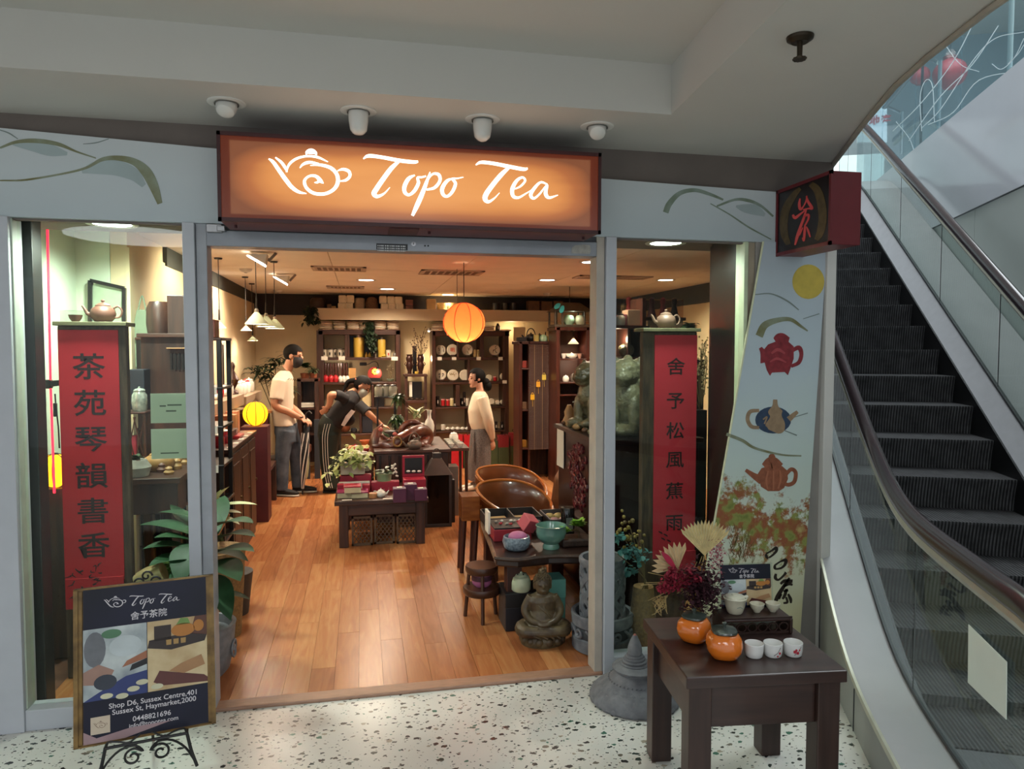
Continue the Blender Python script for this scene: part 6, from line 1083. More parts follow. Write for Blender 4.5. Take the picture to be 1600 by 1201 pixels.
# ================================================================ PEOPLE
SKIN=M('skin','b78467',.5,var=.06);HAIR=M('hair_black','0a0807',.75,spec=.15,var=.2,scale=30,stretch=(1,1,8))
def limb(mb,pts,rad,n=12):mb.tube(cat(pts,5),[x.x for x in cat([(r,0,0)for r in rad],5)],n)
def hand(mb,w,d,curl,size=1.0,spread=Vector((0,1,0))):
 """palm and five bent fingers from wrist w along d"""
 d=d.normalized();s=spread.normalized();n=d.cross(s).normalized()*(1 if d.cross(s).dot(curl)>0 else-1);z=size
 mb.loft([(w,s*.026*z,n*.018*z),(w+d*.045*z,s*.040*z,n*.015*z),(w+d*.085*z,s*.040*z,n*.013*z)],10)
 for k,(o,L)in enumerate(((-.03,.065),(-.010,.078),(.010,.074),(.03,.058))):
  b=w+d*.078*z+s*o*z;m1=b+(d*.9+n*.35)*L*.5*z;e=m1+(d*.5+n*.9)*L*.5*z;mb.tube([b,m1,e],[.0095*z,.0088*z,.0072*z],7)
 b=w+d*.03*z-s*.03*z;m1=b+(d*.5-s*.6)*.04*z;mb.tube([b,m1,m1+(d*.8+n*.4)*.03*z],[.012*z,.0105*z,.008*z],7)
def head(mb,c,f,up,sz=1.0):
 """skull, jaw, nose, ears, brow along facing f"""
 f=f.normalized();s=up.cross(f).normalized();up=f.cross(s)
 def E(o,r):
  t=MB().sph((0,0,0),1,14,10);mb.add([c+f*(o[0]+p.x*r[0])*sz+s*(o[1]+p.y*r[1])*sz+up*(o[2]+p.z*r[2])*sz for p in t.v],t.f)
 E((-.012,0,.03),(.098,.076,.092));E((.03,0,-.04),(.062,.058,.072));E((.092,0,-.012),(.018,.012,.022));E((.075,0,-.055),(.022,.028,.014));E((.058,0,-.095),(.03,.03,.022));E((.072,.03,.018),(.018,.02,.010));E((.072,-.03,.018),(.018,.02,.010))
 for q in(-1,1):E((-.008,q*.078,-.005),(.022,.010,.032))
 def P(a,b_,c_):return c+f*a*sz+s*b_*sz+up*c_*sz
 return P
def cap_mesh(P,r,keep,o=(-.012,0,.03),n=28,m=20):
 t=MB().sph((0,0,0),1,n,m);vs=[(o[0]+p.x*r[0],o[1]+p.y*r[1],o[2]+p.z*r[2])for p in t.v];mb=MB()
 mb.add([P(*v)for v in vs],[f for f in t.f if keep(*[sum(vs[i][k]for i in f)/len(f)for k in range(3)])]);return mb
def face_bits(P,par,eyes=True):
 mb=MB()
 for q in(-1,1):mb.sph(P(.077,q*.031,.0),.0075,8,6)
 mb.build('eyes',M('eye_dark','120d0b',.2),par,smooth=True);mb=MB()
 for q in(-1,1):mb.tube([P(.086,q*.018,.022),P(.084,q*.032,.027),P(.074,q*.045,.022)],.0035,5)
 mb.build('eyebrows',HAIR,par)
 # --- man with the umbrella, facing +x
YM=4.93
def J(px,py,dy=0):return W(px,py,YM+dy)
pm=thing('person','man in pale tee and washed jeans holding a folded striped umbrella','person',Vector((J(455,775).x,YM,.0125)))
hc=J(459,556);F=Vector((.98,-.18,-.12)).normalized();mb=MB();Pm=head(mb,hc,F,Vector((.1,0,1)),1.02)
neck=J(447,578);sh=J(443,588);hip=J(452,662);sr=[J(437,594,-.16),J(443,594,.15)]
limb(mb,[hc+Vector((-.03,0,-.05)),J(450,575),neck],[.055,.054,.07])
mb.loft([(J(443,590),(.09,0,0),(0,.17,0)),(J(440,620),(.10,0,0),(0,.16,0)),(J(447,650),(.095,0,0),(0,.14,0)),(J(449,670),(.10,0,0),(0,.15,0))],18)
hands=[J(470,653,-.06),J(474,652,.06)];elb=[J(430,633,-.22),J(452,632,.2)]
for k in(0,1):
 limb(mb,[sr[k],sr[k].lerp(elb[k],.5)+Vector((-.01,0,0)),elb[k],elb[k].lerp(hands[k],.5),hands[k]],[.055,.05,.043,.04,.028]);hand(mb,hands[k],Vector((.8,-.1 if k else .25,-.55)),Vector((-.3,0,-1)),1.0,Vector((.2,1,.2)))
ank=[J(440,766,-.07),J(466,762,.09)];hp=[J(447,665,-.08),J(451,665,.08)];kn=[J(441,715,-.09),J(463,713,.09)]
for k in(0,1):limb(mb,[hp[k],kn[k],ank[k]],[.075,.05,.038])
mb.build('body',SKIN,pm,blob=.0085,sm=3)
cap_mesh(Pm,(.106,.083,.101),lambda x,y,z:z>.03+.45*max(0,x)-(.085 if x<-.02 else(.03 if abs(y)>.06 else 0))and not(x>.085)).build('hair',HAIR,pm,smooth=True)
cap_mesh(Pm,(.072,.067,.085),lambda x,y,z:x>.015 and-.13<z<-.005,o=(.032,0,-.045)).build('face_mask',M('mask_black','141317',.7),pm,smooth=True);MB().tube([Pm(.03,-.066,-.02),Pm(.0,-.082,.01)],.003,5).build('mask_strap',M('mask_black','141317',.7),pm);face_bits(Pm,pm)
TEE=M('tee_oatmeal','c9b9a4',.85,var=.06,scale=5,bump=.1);mb=MB()
mb.loft([(J(446,579),(.06,0,0),(0,.07,0)),(J(444,584),(.085,0,0),(0,.13,0)),(J(442,592),(.115,0,0),(0,.19,0)),(J(440,615),(.128,0,.0),(0,.19,0)),(J(441,640),(.118,0,0),(0,.175,0)),(J(446,664),(.128,0,0),(0,.18,0))],22)
for k in(0,1):limb(mb,[sr[k],sr[k].lerp(elb[k],.45),sr[k].lerp(elb[k],.78)],[.075,.072,.076])
mb.build('t_shirt',TEE,pm,blob=.010,sm=4)
mb=MB()
for k in range(9):q=J(450+k*1.6,592+k*.25,-.14+k*.012);mb.brush([(q.x,q.z,.004),(q.x+.005,q.z+(.012 if k%2 else-.006),.005),(q.x+.009,q.z,.003)],lambda x,y:(x+.0,q.y-.035,y),.001,(0,-1,0),3)
mb.build('chest_lettering',M('tee_print','3a3632',.7),pm,kind='stuff')
JEAN=M('denim','58616c',.85,var=.3,scale=7,h2='343c48',bump=.2);mb=MB();mb.loft([(J(447,660),(.122,0,0),(0,.165,0)),(J(447,675),(.128,0,0),(0,.175,0)),(J(450,690),(.11,0,0),(0,.16,0))],20)
for k in(0,1):limb(mb,[hp[k]+Vector((0,0,-.05)),hp[k].lerp(kn[k],.6),kn[k],kn[k].lerp(ank[k],.5),ank[k]+Vector((0,0,.01))],[.105,.092,.08,.074,.07])
mb.build('jeans',JEAN,pm,blob=.010,sm=4)
def shoe(par,a,d,z,m,sole):
 d=d.normalized();s=Vector((-d.y,d.x,0));o=MB().loft([(a+d*t+Vector((0,0,0))-Vector((0,0,a.z))+Vector((0,0,z+h*.5+.02)),s*w,Vector((0,0,h*.5)))for t,w,h in((-.085,.02,.04),(-.07,.036,.085),(0,.04,.085),(.08,.042,.06),(.15,.04,.045),(.185,.015,.03))],12).build('shoe',m,par,smooth=True)
 MB().loft([(a+d*t-Vector((0,0,a.z))+Vector((0,0,z+.012)),s*w,Vector((0,0,.012)))for t,w in((-.09,.02),(-.07,.04),(.08,.046),(.15,.044),(.19,.018))],10).build('sole',sole,o,smooth=True)
SHB=M('sneaker_black','1b1a1c',.7);SOLE=M('sole_white','cfc9be',.6)
shoe(pm,ank[0]+Vector((.01,0,0)),Vector((1,-.35,0)),.0125,SHB,SOLE);shoe(pm,ank[1]+Vector((.02,0,0)),Vector((1,-.1,0)),.0125,SHB,SOLE)
MB().tube([hands[0]+Vector((-.01+.032*math.cos(a),.032*math.sin(a),.012))for a in[2*PI*k/14 for k in range(14)]],.007,6,closed=True).build('bracelet',M('mask_black','141317',.7),pm)
t0=J(471,652,0)+Vector((.05,0,-.02));t1=Vector((J(473,783).x,YM-.03,.0135));um=thing('umbrella','folded black and white striped umbrella held point down by the man','umbrella',t1)
ax=t0-t1;c_=[t1+ax*t for t in(.0,.1,.35,.7,.82,.9)];MB().tube(c_,[.006,.016,.033,.042,.03,.012],14).build('canopy',M('umbrella_black','17161a',.6),um,smooth=True)
for k in range(5):
 pts=[t1+ax*(.08+.74*i/16)+Vector((math.cos(k*2*PI/5+i*.12),math.sin(k*2*PI/5+i*.12),0))*(.009+(.036*min(1,i/10)if i<13 else .03))for i in range(17)];MB().tube(pts,.008,6).build('white_stripe',M('umbrella_white','d6cfc6',.7),um,smooth=True)
MB().tube([t1,t1+ax*.1],.004,6).build('tip',M('black','0c0c0d',.5),um);MB().tube(cat([t1+ax*.85,t0,t0+Vector((0,0,.05)),t0+Vector((.03,0,.085)),t0+Vector((.06,0,.06))],5),.010,8).build('handle',M('black','0c0c0d',.5),um,smooth=True)
# --- bending woman in track pants, facing +x
YM=5.02
pw=thing('person','woman in black tee and green striped track pants leaning over the root','person',Vector((J(515,770).x,YM,.0125)))
hc=J(566,604,-.03);F=Vector((.8,-.25,-.55)).normalized();mb=MB();Pw=head(mb,hc,F,Vector((.5,0,.8)),.95)
shc=J(545,618);hipc=J(517,660);limb(mb,[hc+Vector((-.04,0,-.03)),J(553,612),J(547,616)],[.05,.048,.06])
AX=Vector((.82,0,-.57));BY=Vector((0,1,0));mb.loft([(J(553,618),AX*.07,BY*.13),(J(543,630),AX*.09,BY*.15),(J(530,645),AX*.09,BY*.13),(J(518,662),AX*.10,BY*.15)],16)
s1=J(560,632,-.14);e1=J(575,645,-.2);w1=J(596,664,-.12);limb(mb,[s1,e1,w1],[.045,.038,.026]);hand(mb,w1,Vector((1,.1,-.35)),Vector((0,0,-1)),.9,Vector((0,1,0)))
s2=J(540,624,-.16);e2=J(517,617,-.24);w2=J(512,637,-.17);limb(mb,[s2,J(528,618,-.2),e2,e2.lerp(w2,.5)+Vector((.01,0,0)),w2],[.045,.042,.04,.036,.027]);hand(mb,w2,Vector((-.6,.2,-.5)),Vector((.5,.6,-.3)),.9,Vector((.3,.3,-.8)))
hp=[J(514,668,-.08),J(517,668,.08)];kn=[J(513,715,-.08),J(519,715,.08)];ank=[J(517,763,-.08),J(524,760,.08)]
for k in(0,1):limb(mb,[hp[k],kn[k],ank[k]],[.075,.05,.036])
mb.build('body',SKIN,pw,blob=.0085,sm=3)
mb=cap_mesh(Pw,(.112,.088,.108),lambda x,y,z:(z>.045+.4*max(0,x))or(x<-.01 and z>-.09));mb.build('hair',HAIR,pw,smooth=True);mb=MB();limb(mb,[Pw(-.10,0,.03),J(545,596),J(540,604),J(536,612,-.02)],[.035,.03,.024,.006],10);mb.build('ponytail',HAIR,pw,smooth=True)
cap_mesh(Pw,(.070,.066,.082),lambda x,y,z:x>.02 and-.125<z<-.005,o=(.032,0,-.045)).build('face_mask',M('mask_grey','9aa09a',.7),pw,smooth=True);face_bits(Pw,pw);MB().tube([Pw(-.09+.03*math.cos(a),.05*math.sin(a),.035)for a in[2*PI*k/10 for k in range(10)]],.009,6,closed=True).build('hair_tie',M('tie_red','b0583a',.6),pw)
BT=M('tee_black','151316',.85,var=.2);mb=MB()
mb.loft([(J(557,612),AX*.055,BY*.06),(J(554,616),AX*.085,BY*.13),(J(548,624),AX*.115,BY*.18),(J(537,638),AX*.12,BY*.175),(J(527,651),AX*.115,BY*.165),(J(519,662),AX*.125,BY*.17)],20)
limb(mb,[s1,s1.lerp(e1,.6),s1.lerp(e1,.95)],[.066,.062,.066]);limb(mb,[s2,J(531,618,-.2),J(524,617,-.22)],[.064,.06,.062]);mb.sph(J(543,655,0),.09,12,8,(1,1.3,.9))
mb.build('t_shirt',BT,pw,blob=.010,sm=4);mb=MB();mb.prism([J(x,y,-.19)for x,y in((533,664),(540,650),(549,640),(555,643),(547,653),(538,666))],(0,.03,0));mb.build('shirt_print',M('print_pale','b3a49c',.8,var=.2),pw)
TP=M('track_green','12211b',.7,var=.2);mb=MB();mb.loft([(J(520,654),(.11,0,-.06),(0,.165,0)),(J(516,664),(.13,0,-.03),(0,.18,0)),(J(514,680),(.13,0,0),(0,.18,0)),(J(516,694),(.11,0,0),(0,.16,0))],20)
for k in(0,1):limb(mb,[hp[k]+Vector((0,0,-.06)),hp[k].lerp(kn[k],.6),kn[k],kn[k].lerp(ank[k],.5),ank[k]+Vector((0,0,.0))],[.12,.108,.098,.092,.085])
mb.build('track_pants',TP,pw,blob=.010,sm=4)
for k in range(3):
 o=(k-1)*4.2;pts=[J(512+o,662,-.186),J(508+o*.95,680,-.196),J(508+o*.9,700,-.196),J(509+o*.9,720,-.186),J(512+o*.85,745,-.172),J(516+o*.8,762,-.166)];MB().tube(cat(pts,4),.0065,6,flat=.6).build('side_stripe',M('stripe_white','c9c4bb',.7),pw,smooth=True)
for k in(0,1):shoe(pw,ank[k],Vector((1,-.2,0)),.0125,SHB,SHB)
MB().tube([w1+Vector((-.025,.032*math.cos(a),.032*math.sin(a)))for a in[2*PI*k/14 for k in range(14)]],.006,6,closed=True).build('bracelet',SIL,pw)
# --- lady in blouse and long skirt, facing -x, hands behind her back
YM=4.70
pl=thing('person','woman in cream blouse and long grey skirt standing with hands behind her back','person',Vector((J(748,768).x,YM,.0125)))
hc=J(744,591);F=Vector((-.97,-.2,-.02));mb=MB();Pl=head(mb,hc,F,Vector((0,0,1)),.9)
limb(mb,[hc+Vector((.03,0,-.04)),J(750,607),J(750,613)],[.045,.043,.06]);mb.loft([(J(750,617),(.075,0,0),(0,.14,0)),(J(748,640),(.08,0,0),(0,.13,0)),(J(748,668),(.07,0,0),(0,.11,0)),(J(750,685),(.09,0,0),(0,.14,0))],16)
for k,dy in((0,-.15),(1,.15)):
 a_,b_,c_=J(754,622,dy),J(763,655,dy*1.25),J(769,688,dy*.25);limb(mb,[a_,b_,c_],[.042,.036,.025]);hand(mb,c_,Vector((.15,-dy,-1)),Vector((-1,0,0)),.85,Vector((1,.3,.2)))
for dy,px in((-.06,744),(.06,738)):limb(mb,[J(750,700,dy),J(748,730,dy),J(px+4,757,dy)],[.06,.045,.03])
mb.build('body',M('skin_fair','c2937a',.5,var=.05),pl,blob=.008,sm=3)
cap_mesh(Pl,(.112,.09,.106),lambda x,y,z:(z>.045+.35*max(0,x))or(x<.01 and z>-.1)or(abs(y)>.06 and x<.04 and z>-.03)).build('hair',HAIR,pl,smooth=True);mb=MB();mb.sph(J(762,603),.055,12,8,(.9,1,1.1));mb.sph(J(759,597),.05,10,8);mb.build('hair_bun',HAIR,pl,smooth=True);face_bits(Pl,pl);MB().tube([Pl(.09,.015,-.058),Pl(.096,0,-.056),Pl(.09,-.015,-.058)],.004,6).build('lips',M('lips','8a3f3a',.5),pl)
BL=M('blouse_cream','cbbca3',.8,var=.06,scale=6,bump=.1);mb=MB();mb.loft([(J(750,611),(.055,0,0),(0,.06,0)),(J(750,616),(.085,0,0),(0,.13,0)),(J(750,624),(.105,0,0),(0,.165,0)),(J(747,640),(.118,0,0),(0,.155,0)),(J(747,660),(.105,0,0),(0,.14,0)),(J(749,672),(.085,0,0),(0,.13,0))],20)
for dy in(-.15,.15):limb(mb,[J(754,621,dy),J(763,655,dy*1.25),J(768.5,684,dy*.4)],[.068,.06,.042])
mb.build('blouse',BL,pl,blob=.010,sm=4)
SKM=M('skirt_weave','6b625e',.8,var=.25,scale=90,h2='48413e');MB().lathe([],3)if False else None
mb=MB();rings=[]
for py,px,rx,ry in((668,749,.088,.135),(680,750,.115,.165),(700,750,.125,.175),(725,749,.132,.185),(748,750,.142,.2),(749,750,.12,.17)):rings.append((J(px,py),Vector((rx,0,0)),Vector((0,ry,0))))
sk=MB().loft(rings,40);
for i,v in enumerate(sk.v):
 r_=i//40;k=i%40;sk.v[i]=rings[r_][0]+(v-rings[r_][0])*(1+.045*r_/4*math.cos(k*PI/2))
sk.build('skirt',SKM,pl,smooth=True);MB().tube(cat([J(738,670,-.1),J(736.5,690,-.13),J(735,712,-.14)],5),.012,6,flat=.4).build('tie_sash',SKM,pl,smooth=True)
for dy,px in((-.06,744),(.06,738)):shoe(pl,J(px+3,760,dy),Vector((-1,-.15,0)),.0125,M('flat_white','cfc4b2',.5),M('sole_dark','3a302a',.6))
# ================================================================ SHOP, COUNTER SIDE
RW=M('rosewood','4a241a',.35,var=.3,scale=2.5,stretch=(12,12,1),h2='2c130d')
def frame_unit(name,label,cat_,Y,dep,posts,boards,m1=RW,m2=RW,back=None):
 b=W(posts[0][0],600,Y);t=thing(name,label,cat_,(b.x,Y,.0125))
 for q in posts:a,c=W(q[0],0,Y).x,W(q[1],0,Y).x;wbox('post','',(a,c,Y,Y+dep,.0125,q[2]),m1,par=t)
 for x0,x1,z,th in boards:a,c=W(x0,0,Y).x,W(x1,0,Y).x;wbox('shelf','',(a,c,Y,Y+dep,z-th,z),m2,par=t)
 if back:a,c=W(back[0],0,Y).x,W(back[1],0,Y).x;wbox('back_panel','',(a,c,Y+dep-.015,Y+dep,.0125,back[2]),back[3],par=t)
 return t
YC2=5.3;zb=W(840,533,YC2).z
bc=frame_unit('blind_cabinet','slim dark cabinet fronted by a hanging bamboo blind','cabinet',YC2,.35,[(811.5,816.5,zb),(826,829.5,zb),(866,870,zb)],[(809,872,zb,.035),(812,829,W(820,640,YC2).z,.02),(812,829,W(820,575,YC2).z,.02),(812,829,W(820,700,YC2).z,.02)],back=(812,870,zb,DW))
bl=thing('bamboo_blind','brown bamboo roller blind hung with tea tags','blind',(W(848,700,YC2-.03).x,YC2-.03,W(848,702,YC2).z));x0,x1=W(826.5,600,YC2-.03).x,W(868,600,YC2-.03).x;z0,z1=W(848,702,YC2-.03).z,zb-.04
BM=M('bamboo_brown','2e1810',.6,var=.5,scale=30,stretch=(1,1,4),h2='4c2c1e');n=84;sm_=MB().cyl((x0,0,0),(x1,0,0),(z1-z0)/n*.48,n=6).mesh('reed',BM)
for i in range(n):
 o=bpy.data.objects.new('reed',sm_);COL.objects.link(o);o.parent=bl;o.location=Vector((random.uniform(-.004,.004),YC2-.03+random.uniform(-.002,.002),z0+(i+.5)*(z1-z0)/n))-bl.location
for k in range(3):x=x0+(x1-x0)*(.2+.3*k);MB().cyl((x,YC2-.038,z0),(x,YC2-.038,z1),.0025,n=5).build('cord',M('blind_cord','8a7050',.7),bl)
TG=[(850,589,'c9b24a','olive yellow'),(841,600,'d09a2a','orange'),(861.5,604,'c8b48a','pale'),(832,620,'d8a81e','bright yellow'),(861,657,'d0921e','amber')]
for px,py,h,nm in TG:
 q=W(px,py,YC2-.05);t=thing('tea_tag',nm+' lock-shaped tag hung on the bamboo blind','tag',q,'tags on the blind');MB().box(q.x-.026,q.x+.026,q.y-.003,q.y+.003,q.z-.035,q.z+.03).build('tag_card',M('tag_'+h,h,.6),t,bevel=.004);MB().tube([(q.x+.013*math.cos(a),q.y,q.z+.032+.02*math.sin(a))for a in[PI*k/8 for k in range(9)]],.003,5).build('loop',M('tag_'+h,h,.6),t);MB().tube([(q.x,q.y,q.z-.035),(q.x+.004,q.y,q.z-.12)],.002,5).build('thread',M('tag_'+h,h,.6),t)
IR=M('cast_iron','1c1917',.5,var=.2,scale=20);kz=zb+.001
for k,(px,r,lb)in enumerate(((829,.075,'black iron kettle on the blind cabinet'),(843,.07,'second black kettle behind the tins'),(853,.055,'small bronze kettle behind the celadon pot'))):teapot('iron_kettle',lb,Vector((W(px,530,YC2+.22).x,YC2+.2+.02*k,kz)),r,IR,k*.7,over=(k!=1))
for k,(px,h,m)in enumerate(((838,10.5,M('tin_sand','b8a763',.5)),(860,8,M('tin_ochre','b0984e',.5)),(868,9,M('tin_olive','a08c3a',.5)),(865,16,M('tin_sand','b8a763',.5)))):lidded('tea_tin',['pale sand tin','ochre tin','olive printed tin','tall sand tin'][k]+' on the blind cabinet edge','tin',Vector((W(px,530,YC2+.06).x,YC2+(.06 if k<3 else .14),kz)),.036,.0078*h,m,m,prof=TIN[:4],lid=.8,knob=False,badge=DL if k==2 else None)
lidded('celadon_pot','mint celadon lidded pot between the tins','pot',Vector((W(849,530,YC2+.06).x,YC2+.06,kz)),.05,.085,M('mint','9ab89a',.3),M('mint','9ab89a',.3))
wbox('dark_tray_box','dark carved tray at the corner of the blind cabinet',(W(812,530,YC2).x,W(824,530,YC2).x,YC2+.04,YC2+.2,kz,kz+.05),BLK,'tray')
for k,(py,m,lb)in enumerate(((572,M('tin_red','8c2f24',.5),'red box'),(640,M('crate_tan','6a4a30',.6),'tan box'),(699,M('jar_amber','a06a24',.4),'amber jar'))):a=W(822,py,YC2+.1);wbox('side_item',lb+' on an open side shelf of the blind cabinet',(W(819,py,YC2).x,W(825.5,py,YC2).x,YC2+.1,YC2+.16,W(822,[575,640,700][k],YC2).z+.001,W(822,[575,640,700][k],YC2).z+.09),m,'box')
# glazed cabinet to its side
YD=4.9;zd=W(900,511,YD).z;S1=W(900,560,YD).z;S2=W(900,597,YD).z;S3=W(900,616,YD).z;S4=W(900,660,YD).z
gc=frame_unit('tall_cabinet','tall rosewood cabinet with lit shelves behind the stone lions','cabinet',YD,.38,[(871,877,zd),(919,924,zd),(968,974,zd)],[(869,976,zd,.04),(877,968,S1,.018),(877,968,S2,.018),(877,968,S3,.018),(877,968,S4,.02),(877,968,.5,.02)],back=(872,972,zd,M('cab_back','4a2a1c',.6)))
tp1=None
for k,px in enumerate((881,889,893,899,906,911)):
 c=Vector((W(px,560,YD+.1).x,YD+.1+.04*(k%2),S1+.001));nm=['first','second','third','fourth','fifth','sixth'][k]
 if k in(2,):teapot('white_teapot','white teapot among the cups on the lit cabinet shelf',c,.05,PORC,.3)
 else:solid('teacup',nm+' pale cup on the lit cabinet shelf','cup',c,pr(.034,.06,CUP),PORC if k<4 else M('cup_rose','b58a78',.4),'cups on the lit shelf')
c=W(896,534,YD+.2);pendant(896,526,537,8.5,YD+.15,'small pale pendant lamp inside the lit cabinet',4,OPALW,zd-.041);light('POINT','cabinet_lamp',(W(900,575,YD+.1).x,YD+.12,S2+.22),3,WARM,shadow_soft_size=.03)
for k,(px,r,h,m,lb)in enumerate(((884,.04,.08,PORC,'white bowl'),(895,.03,.1,M('cup_grey','5a5048',.5),'grey beaker'),(901,.045,.05,PORC,'white dish'),(910,.07,.10,PORC,'large white tureen'),(921,.045,.12,M('vase_orange','b06a3a',.4),'orange vase'),(930,.04,.08,M('cup_rose','b58a78',.4),'pink jar'))):lidded('cabinet_ware',lb+' on the middle lit shelf of the tall cabinet','ware',Vector((W(px,590,YD+.1).x,YD+.1,S2+.001)),r,h,m,m,group='ware on the middle shelf')
q=Vector((W(921,590,YD+.1).x,YD+.1,S2+.12));t=thing('gold_sprigs','pair of yellow blossom sprigs rising from the orange vase','sprigs',q);mb=MB()
for s_ in(-1,1):
 for i in range(16):mb.sph(q+Vector((s_*(.03+.025*math.sin(i*.3)),random.uniform(-.01,.01),.012*i)),.011,6,4)
mb.build('blossoms',M('sprig_yellow','c8a83a',.5),t,kind='stuff')
t=house_lantern(0,0,.1,.1,'x')if False else None
# lantern-shaped glazed case on top
a,b=W(866.5,507,YD),W(924,466,YD);t=thing('glazed_case','lantern-shaped glazed wooden case on the tall cabinet','case',((a.x+b.x)/2,YD+.15,zd+.001));z0=zd+.001;zt_=z0+.19;GM=M('case_wood','3a3022',.5,var=.2);xx0,xx1=a.x,b.x
wbox('base','',(xx0,xx1,YD,YD+.3,z0,z0+.03),GM,par=t)
for x in(xx0,xx0+.09,xx1-.09,xx1-.022):wbox('post','',(x,x+.022,YD,YD+.022,z0+.03,zt_),GM,par=t);wbox('post','',(x,x+.022,YD+.278,YD+.3,z0+.03,zt_),GM,par=t)
MB().add([(xx0-.02,YD-.02,zt_),(xx1+.02,YD-.02,zt_),(xx1+.02,YD+.32,zt_),(xx0-.02,YD+.32,zt_),(xx0+.12,YD+.08,zt_+.11),(xx1-.12,YD+.08,zt_+.11),(xx1-.12,YD+.22,zt_+.11),(xx0+.12,YD+.22,zt_+.11)],[(3,2,1,0),(4,5,6,7),(0,1,5,4),(1,2,6,5),(2,3,7,6),(3,0,4,7)]).build('roof',GM,t,bevel=.003);MB().cyl(((xx0+xx1)/2,YD+.15,zt_+.1),((xx0+xx1)/2,YD+.15,2.419),.004,n=6).build('hanger',BLK,t)
for k,px in enumerate((889,907)):solid('celadon_drum',['mint round jar inside the glazed case','cream printed jar inside the glazed case'][k],'jar',Vector((W(px,500,YD+.14).x,YD+.14,z0+.031)),pr(.068,.12,[(0,0),(.7,0),(1,.3),(1,.6),(.8,.9),(.5,1),(0,1)]),M(['mint','case_cream'][k],['9ab89a','a8a488'][k],.35))
light('POINT','case_glow',(W(898,495,YD).x,YD+.06,z0+.15),.8,(.9,1,.8),shadow_soft_size=.02)
t=thing('butterfly','turquoise butterfly ornament clipped on the glazed case','ornament',W(873,482,YD-.03));BF=M('butterfly_blue','3fb8c0',.4,var=.2)
for cx,cy,rx,ry,an in((871,478,5.8,3.6,-.7),(878,483,3.6,6.2,.35)):MB().prism([W(cx+rx*math.cos(th)*math.cos(an)-ry*math.sin(th)*math.sin(an),cy+rx*math.cos(th)*math.sin(an)+ry*math.sin(th)*math.cos(an),YD-.03)for th in[2*PI*k/18 for k in range(18)]],(0,.008,0)).build('wing',BF,t)
MB().tube([W(873,485,YD-.034),W(876,477,YD-.034)],.006,6).build('body',BLK,t)
# --- counter with red carved panel
CTZ=1.085;ct_=thing('carved_counter','dark lacquer counter with a red carved dragon panel facing the aisle','counter',(1.8,1.3,.0125));LAC=M('lacquer_dark','24100f',.3,var=.2,coat=.3)
wbox('body','',(1.46,2.12,.80,1.80,.0125,CTZ-.03),LAC,par=ct_);wbox('top','',(1.43,2.14,.77,1.83,CTZ-.03,CTZ),LAC,par=ct_)
mb=MB();RCV=M('carved_red','6a1420',.35,var=.35,scale=30,h2='380a10',coat=.3)
for k in range(150):
 y=random.gauss(1.28,.15);z=random.uniform(.56,1.0);w=.22*(1-((z-.85)/.35)**2*.6)
 if abs(y-1.28)>w or z<.55:continue
 a=random.uniform(0,2*PI);mb.tube(cat([(1.455,y+.03*math.cos(a+t_)*(1-t_/6),z+.03*math.sin(a+t_)*(1-t_/6))for t_ in(0,1,2,3,4)],3),.009,5)
mb.build('relief_carving',RCV,ct_,smooth=True);pp=[WX(x,y,1.452)for x,y in((871,664),(881,668),(881,732),(870.5,726))];MB().prism(pp,(-.003,0,0)).build('hanging_paper',CARD,ct_)
JADE=M('stone_jade','6a6249',.4,var=.45,scale=12,h2='38351f',coat=.15,bump=.8,bscale=45)
def lion(label,x,y,s,turn,m):
 t=thing('stone_lion',label,'statue',(x,y,CTZ+.001),'stone lions on the counter');mb=MB();R=Matrix.Rotation(turn,3,'Z');P=lambda a,b,c:Vector((x,y,CTZ))+R@Vector((a,b,c))*s
 def E(a,b,c,r,sc=(1,1,1)):t_=MB().sph((0,0,0),1,12,8);mb.add([P(a+p.x*r*sc[0],b+p.y*r*sc[1],c+p.z*r*sc[2])for p in t_.v],t_.f)
 E(0,0,.04,.16,(1.1,1,.3));E(-.04,0,.17,.13,(1,.9,1.1));E(.05,0,.26,.105,(.9,.95,1.1));E(.07,0,.42,.10,(1,1,.9));E(.15,0,.39,.06,(1,1.2,.8));E(.16,0,.43,.035,(1,1.2,.8));E(.14,0,.35,.045,(1.1,1.2,.5))
 for q in(-1,1):
  E(.10,q*.07,.15,.045,(.9,.9,2.6));E(.14,q*.075,.055,.05,(1.3,1,.7));E(-.02,q*.11,.09,.075,(1.3,.7,1));E(.03,q*.085,.48,.03,(.8,.6,1.4));E(.135,q*.05,.45,.018);E(-.02,q*.08,.40,.05);E(.02,q*.1,.36,.045);E(-.04,q*.06,.46,.045)
 for k in range(9):a=2*PI*k/9;E(.0+.02*math.cos(a),.10*math.sin(a),.40+.10*math.cos(a),.032)
 E(-.16,0,.22,.04,(.8,1,2));E(-.15,0,.32,.05,(.8,.8,1.2));mb.build('statue',m,t,blob=.008*s**.5,sm=1);return t
lion('green stone guardian lion with open jaws facing the aisle',1.62,1.42,.95,PI+.5,JADE);lion('larger pale stone lion half hidden by the door mullion',1.72,1.02,1.0,PI+.9,M('stone_pale','7d7a60',.4,var=.45,scale=12,bump=.8,bscale=45));lion('pale green stone lion seen through the side window',2.0,1.05,.72,-2.0,M('stone_green','6f765c',.45,var=.4,scale=14,bump=.8,bscale=45))
STN=[M('stone_tan','a07a4c',.5,var=.3),M('stone_brown','5c3d28',.5,var=.3),M('stone_sage','7a7a5c',.5,var=.3)]
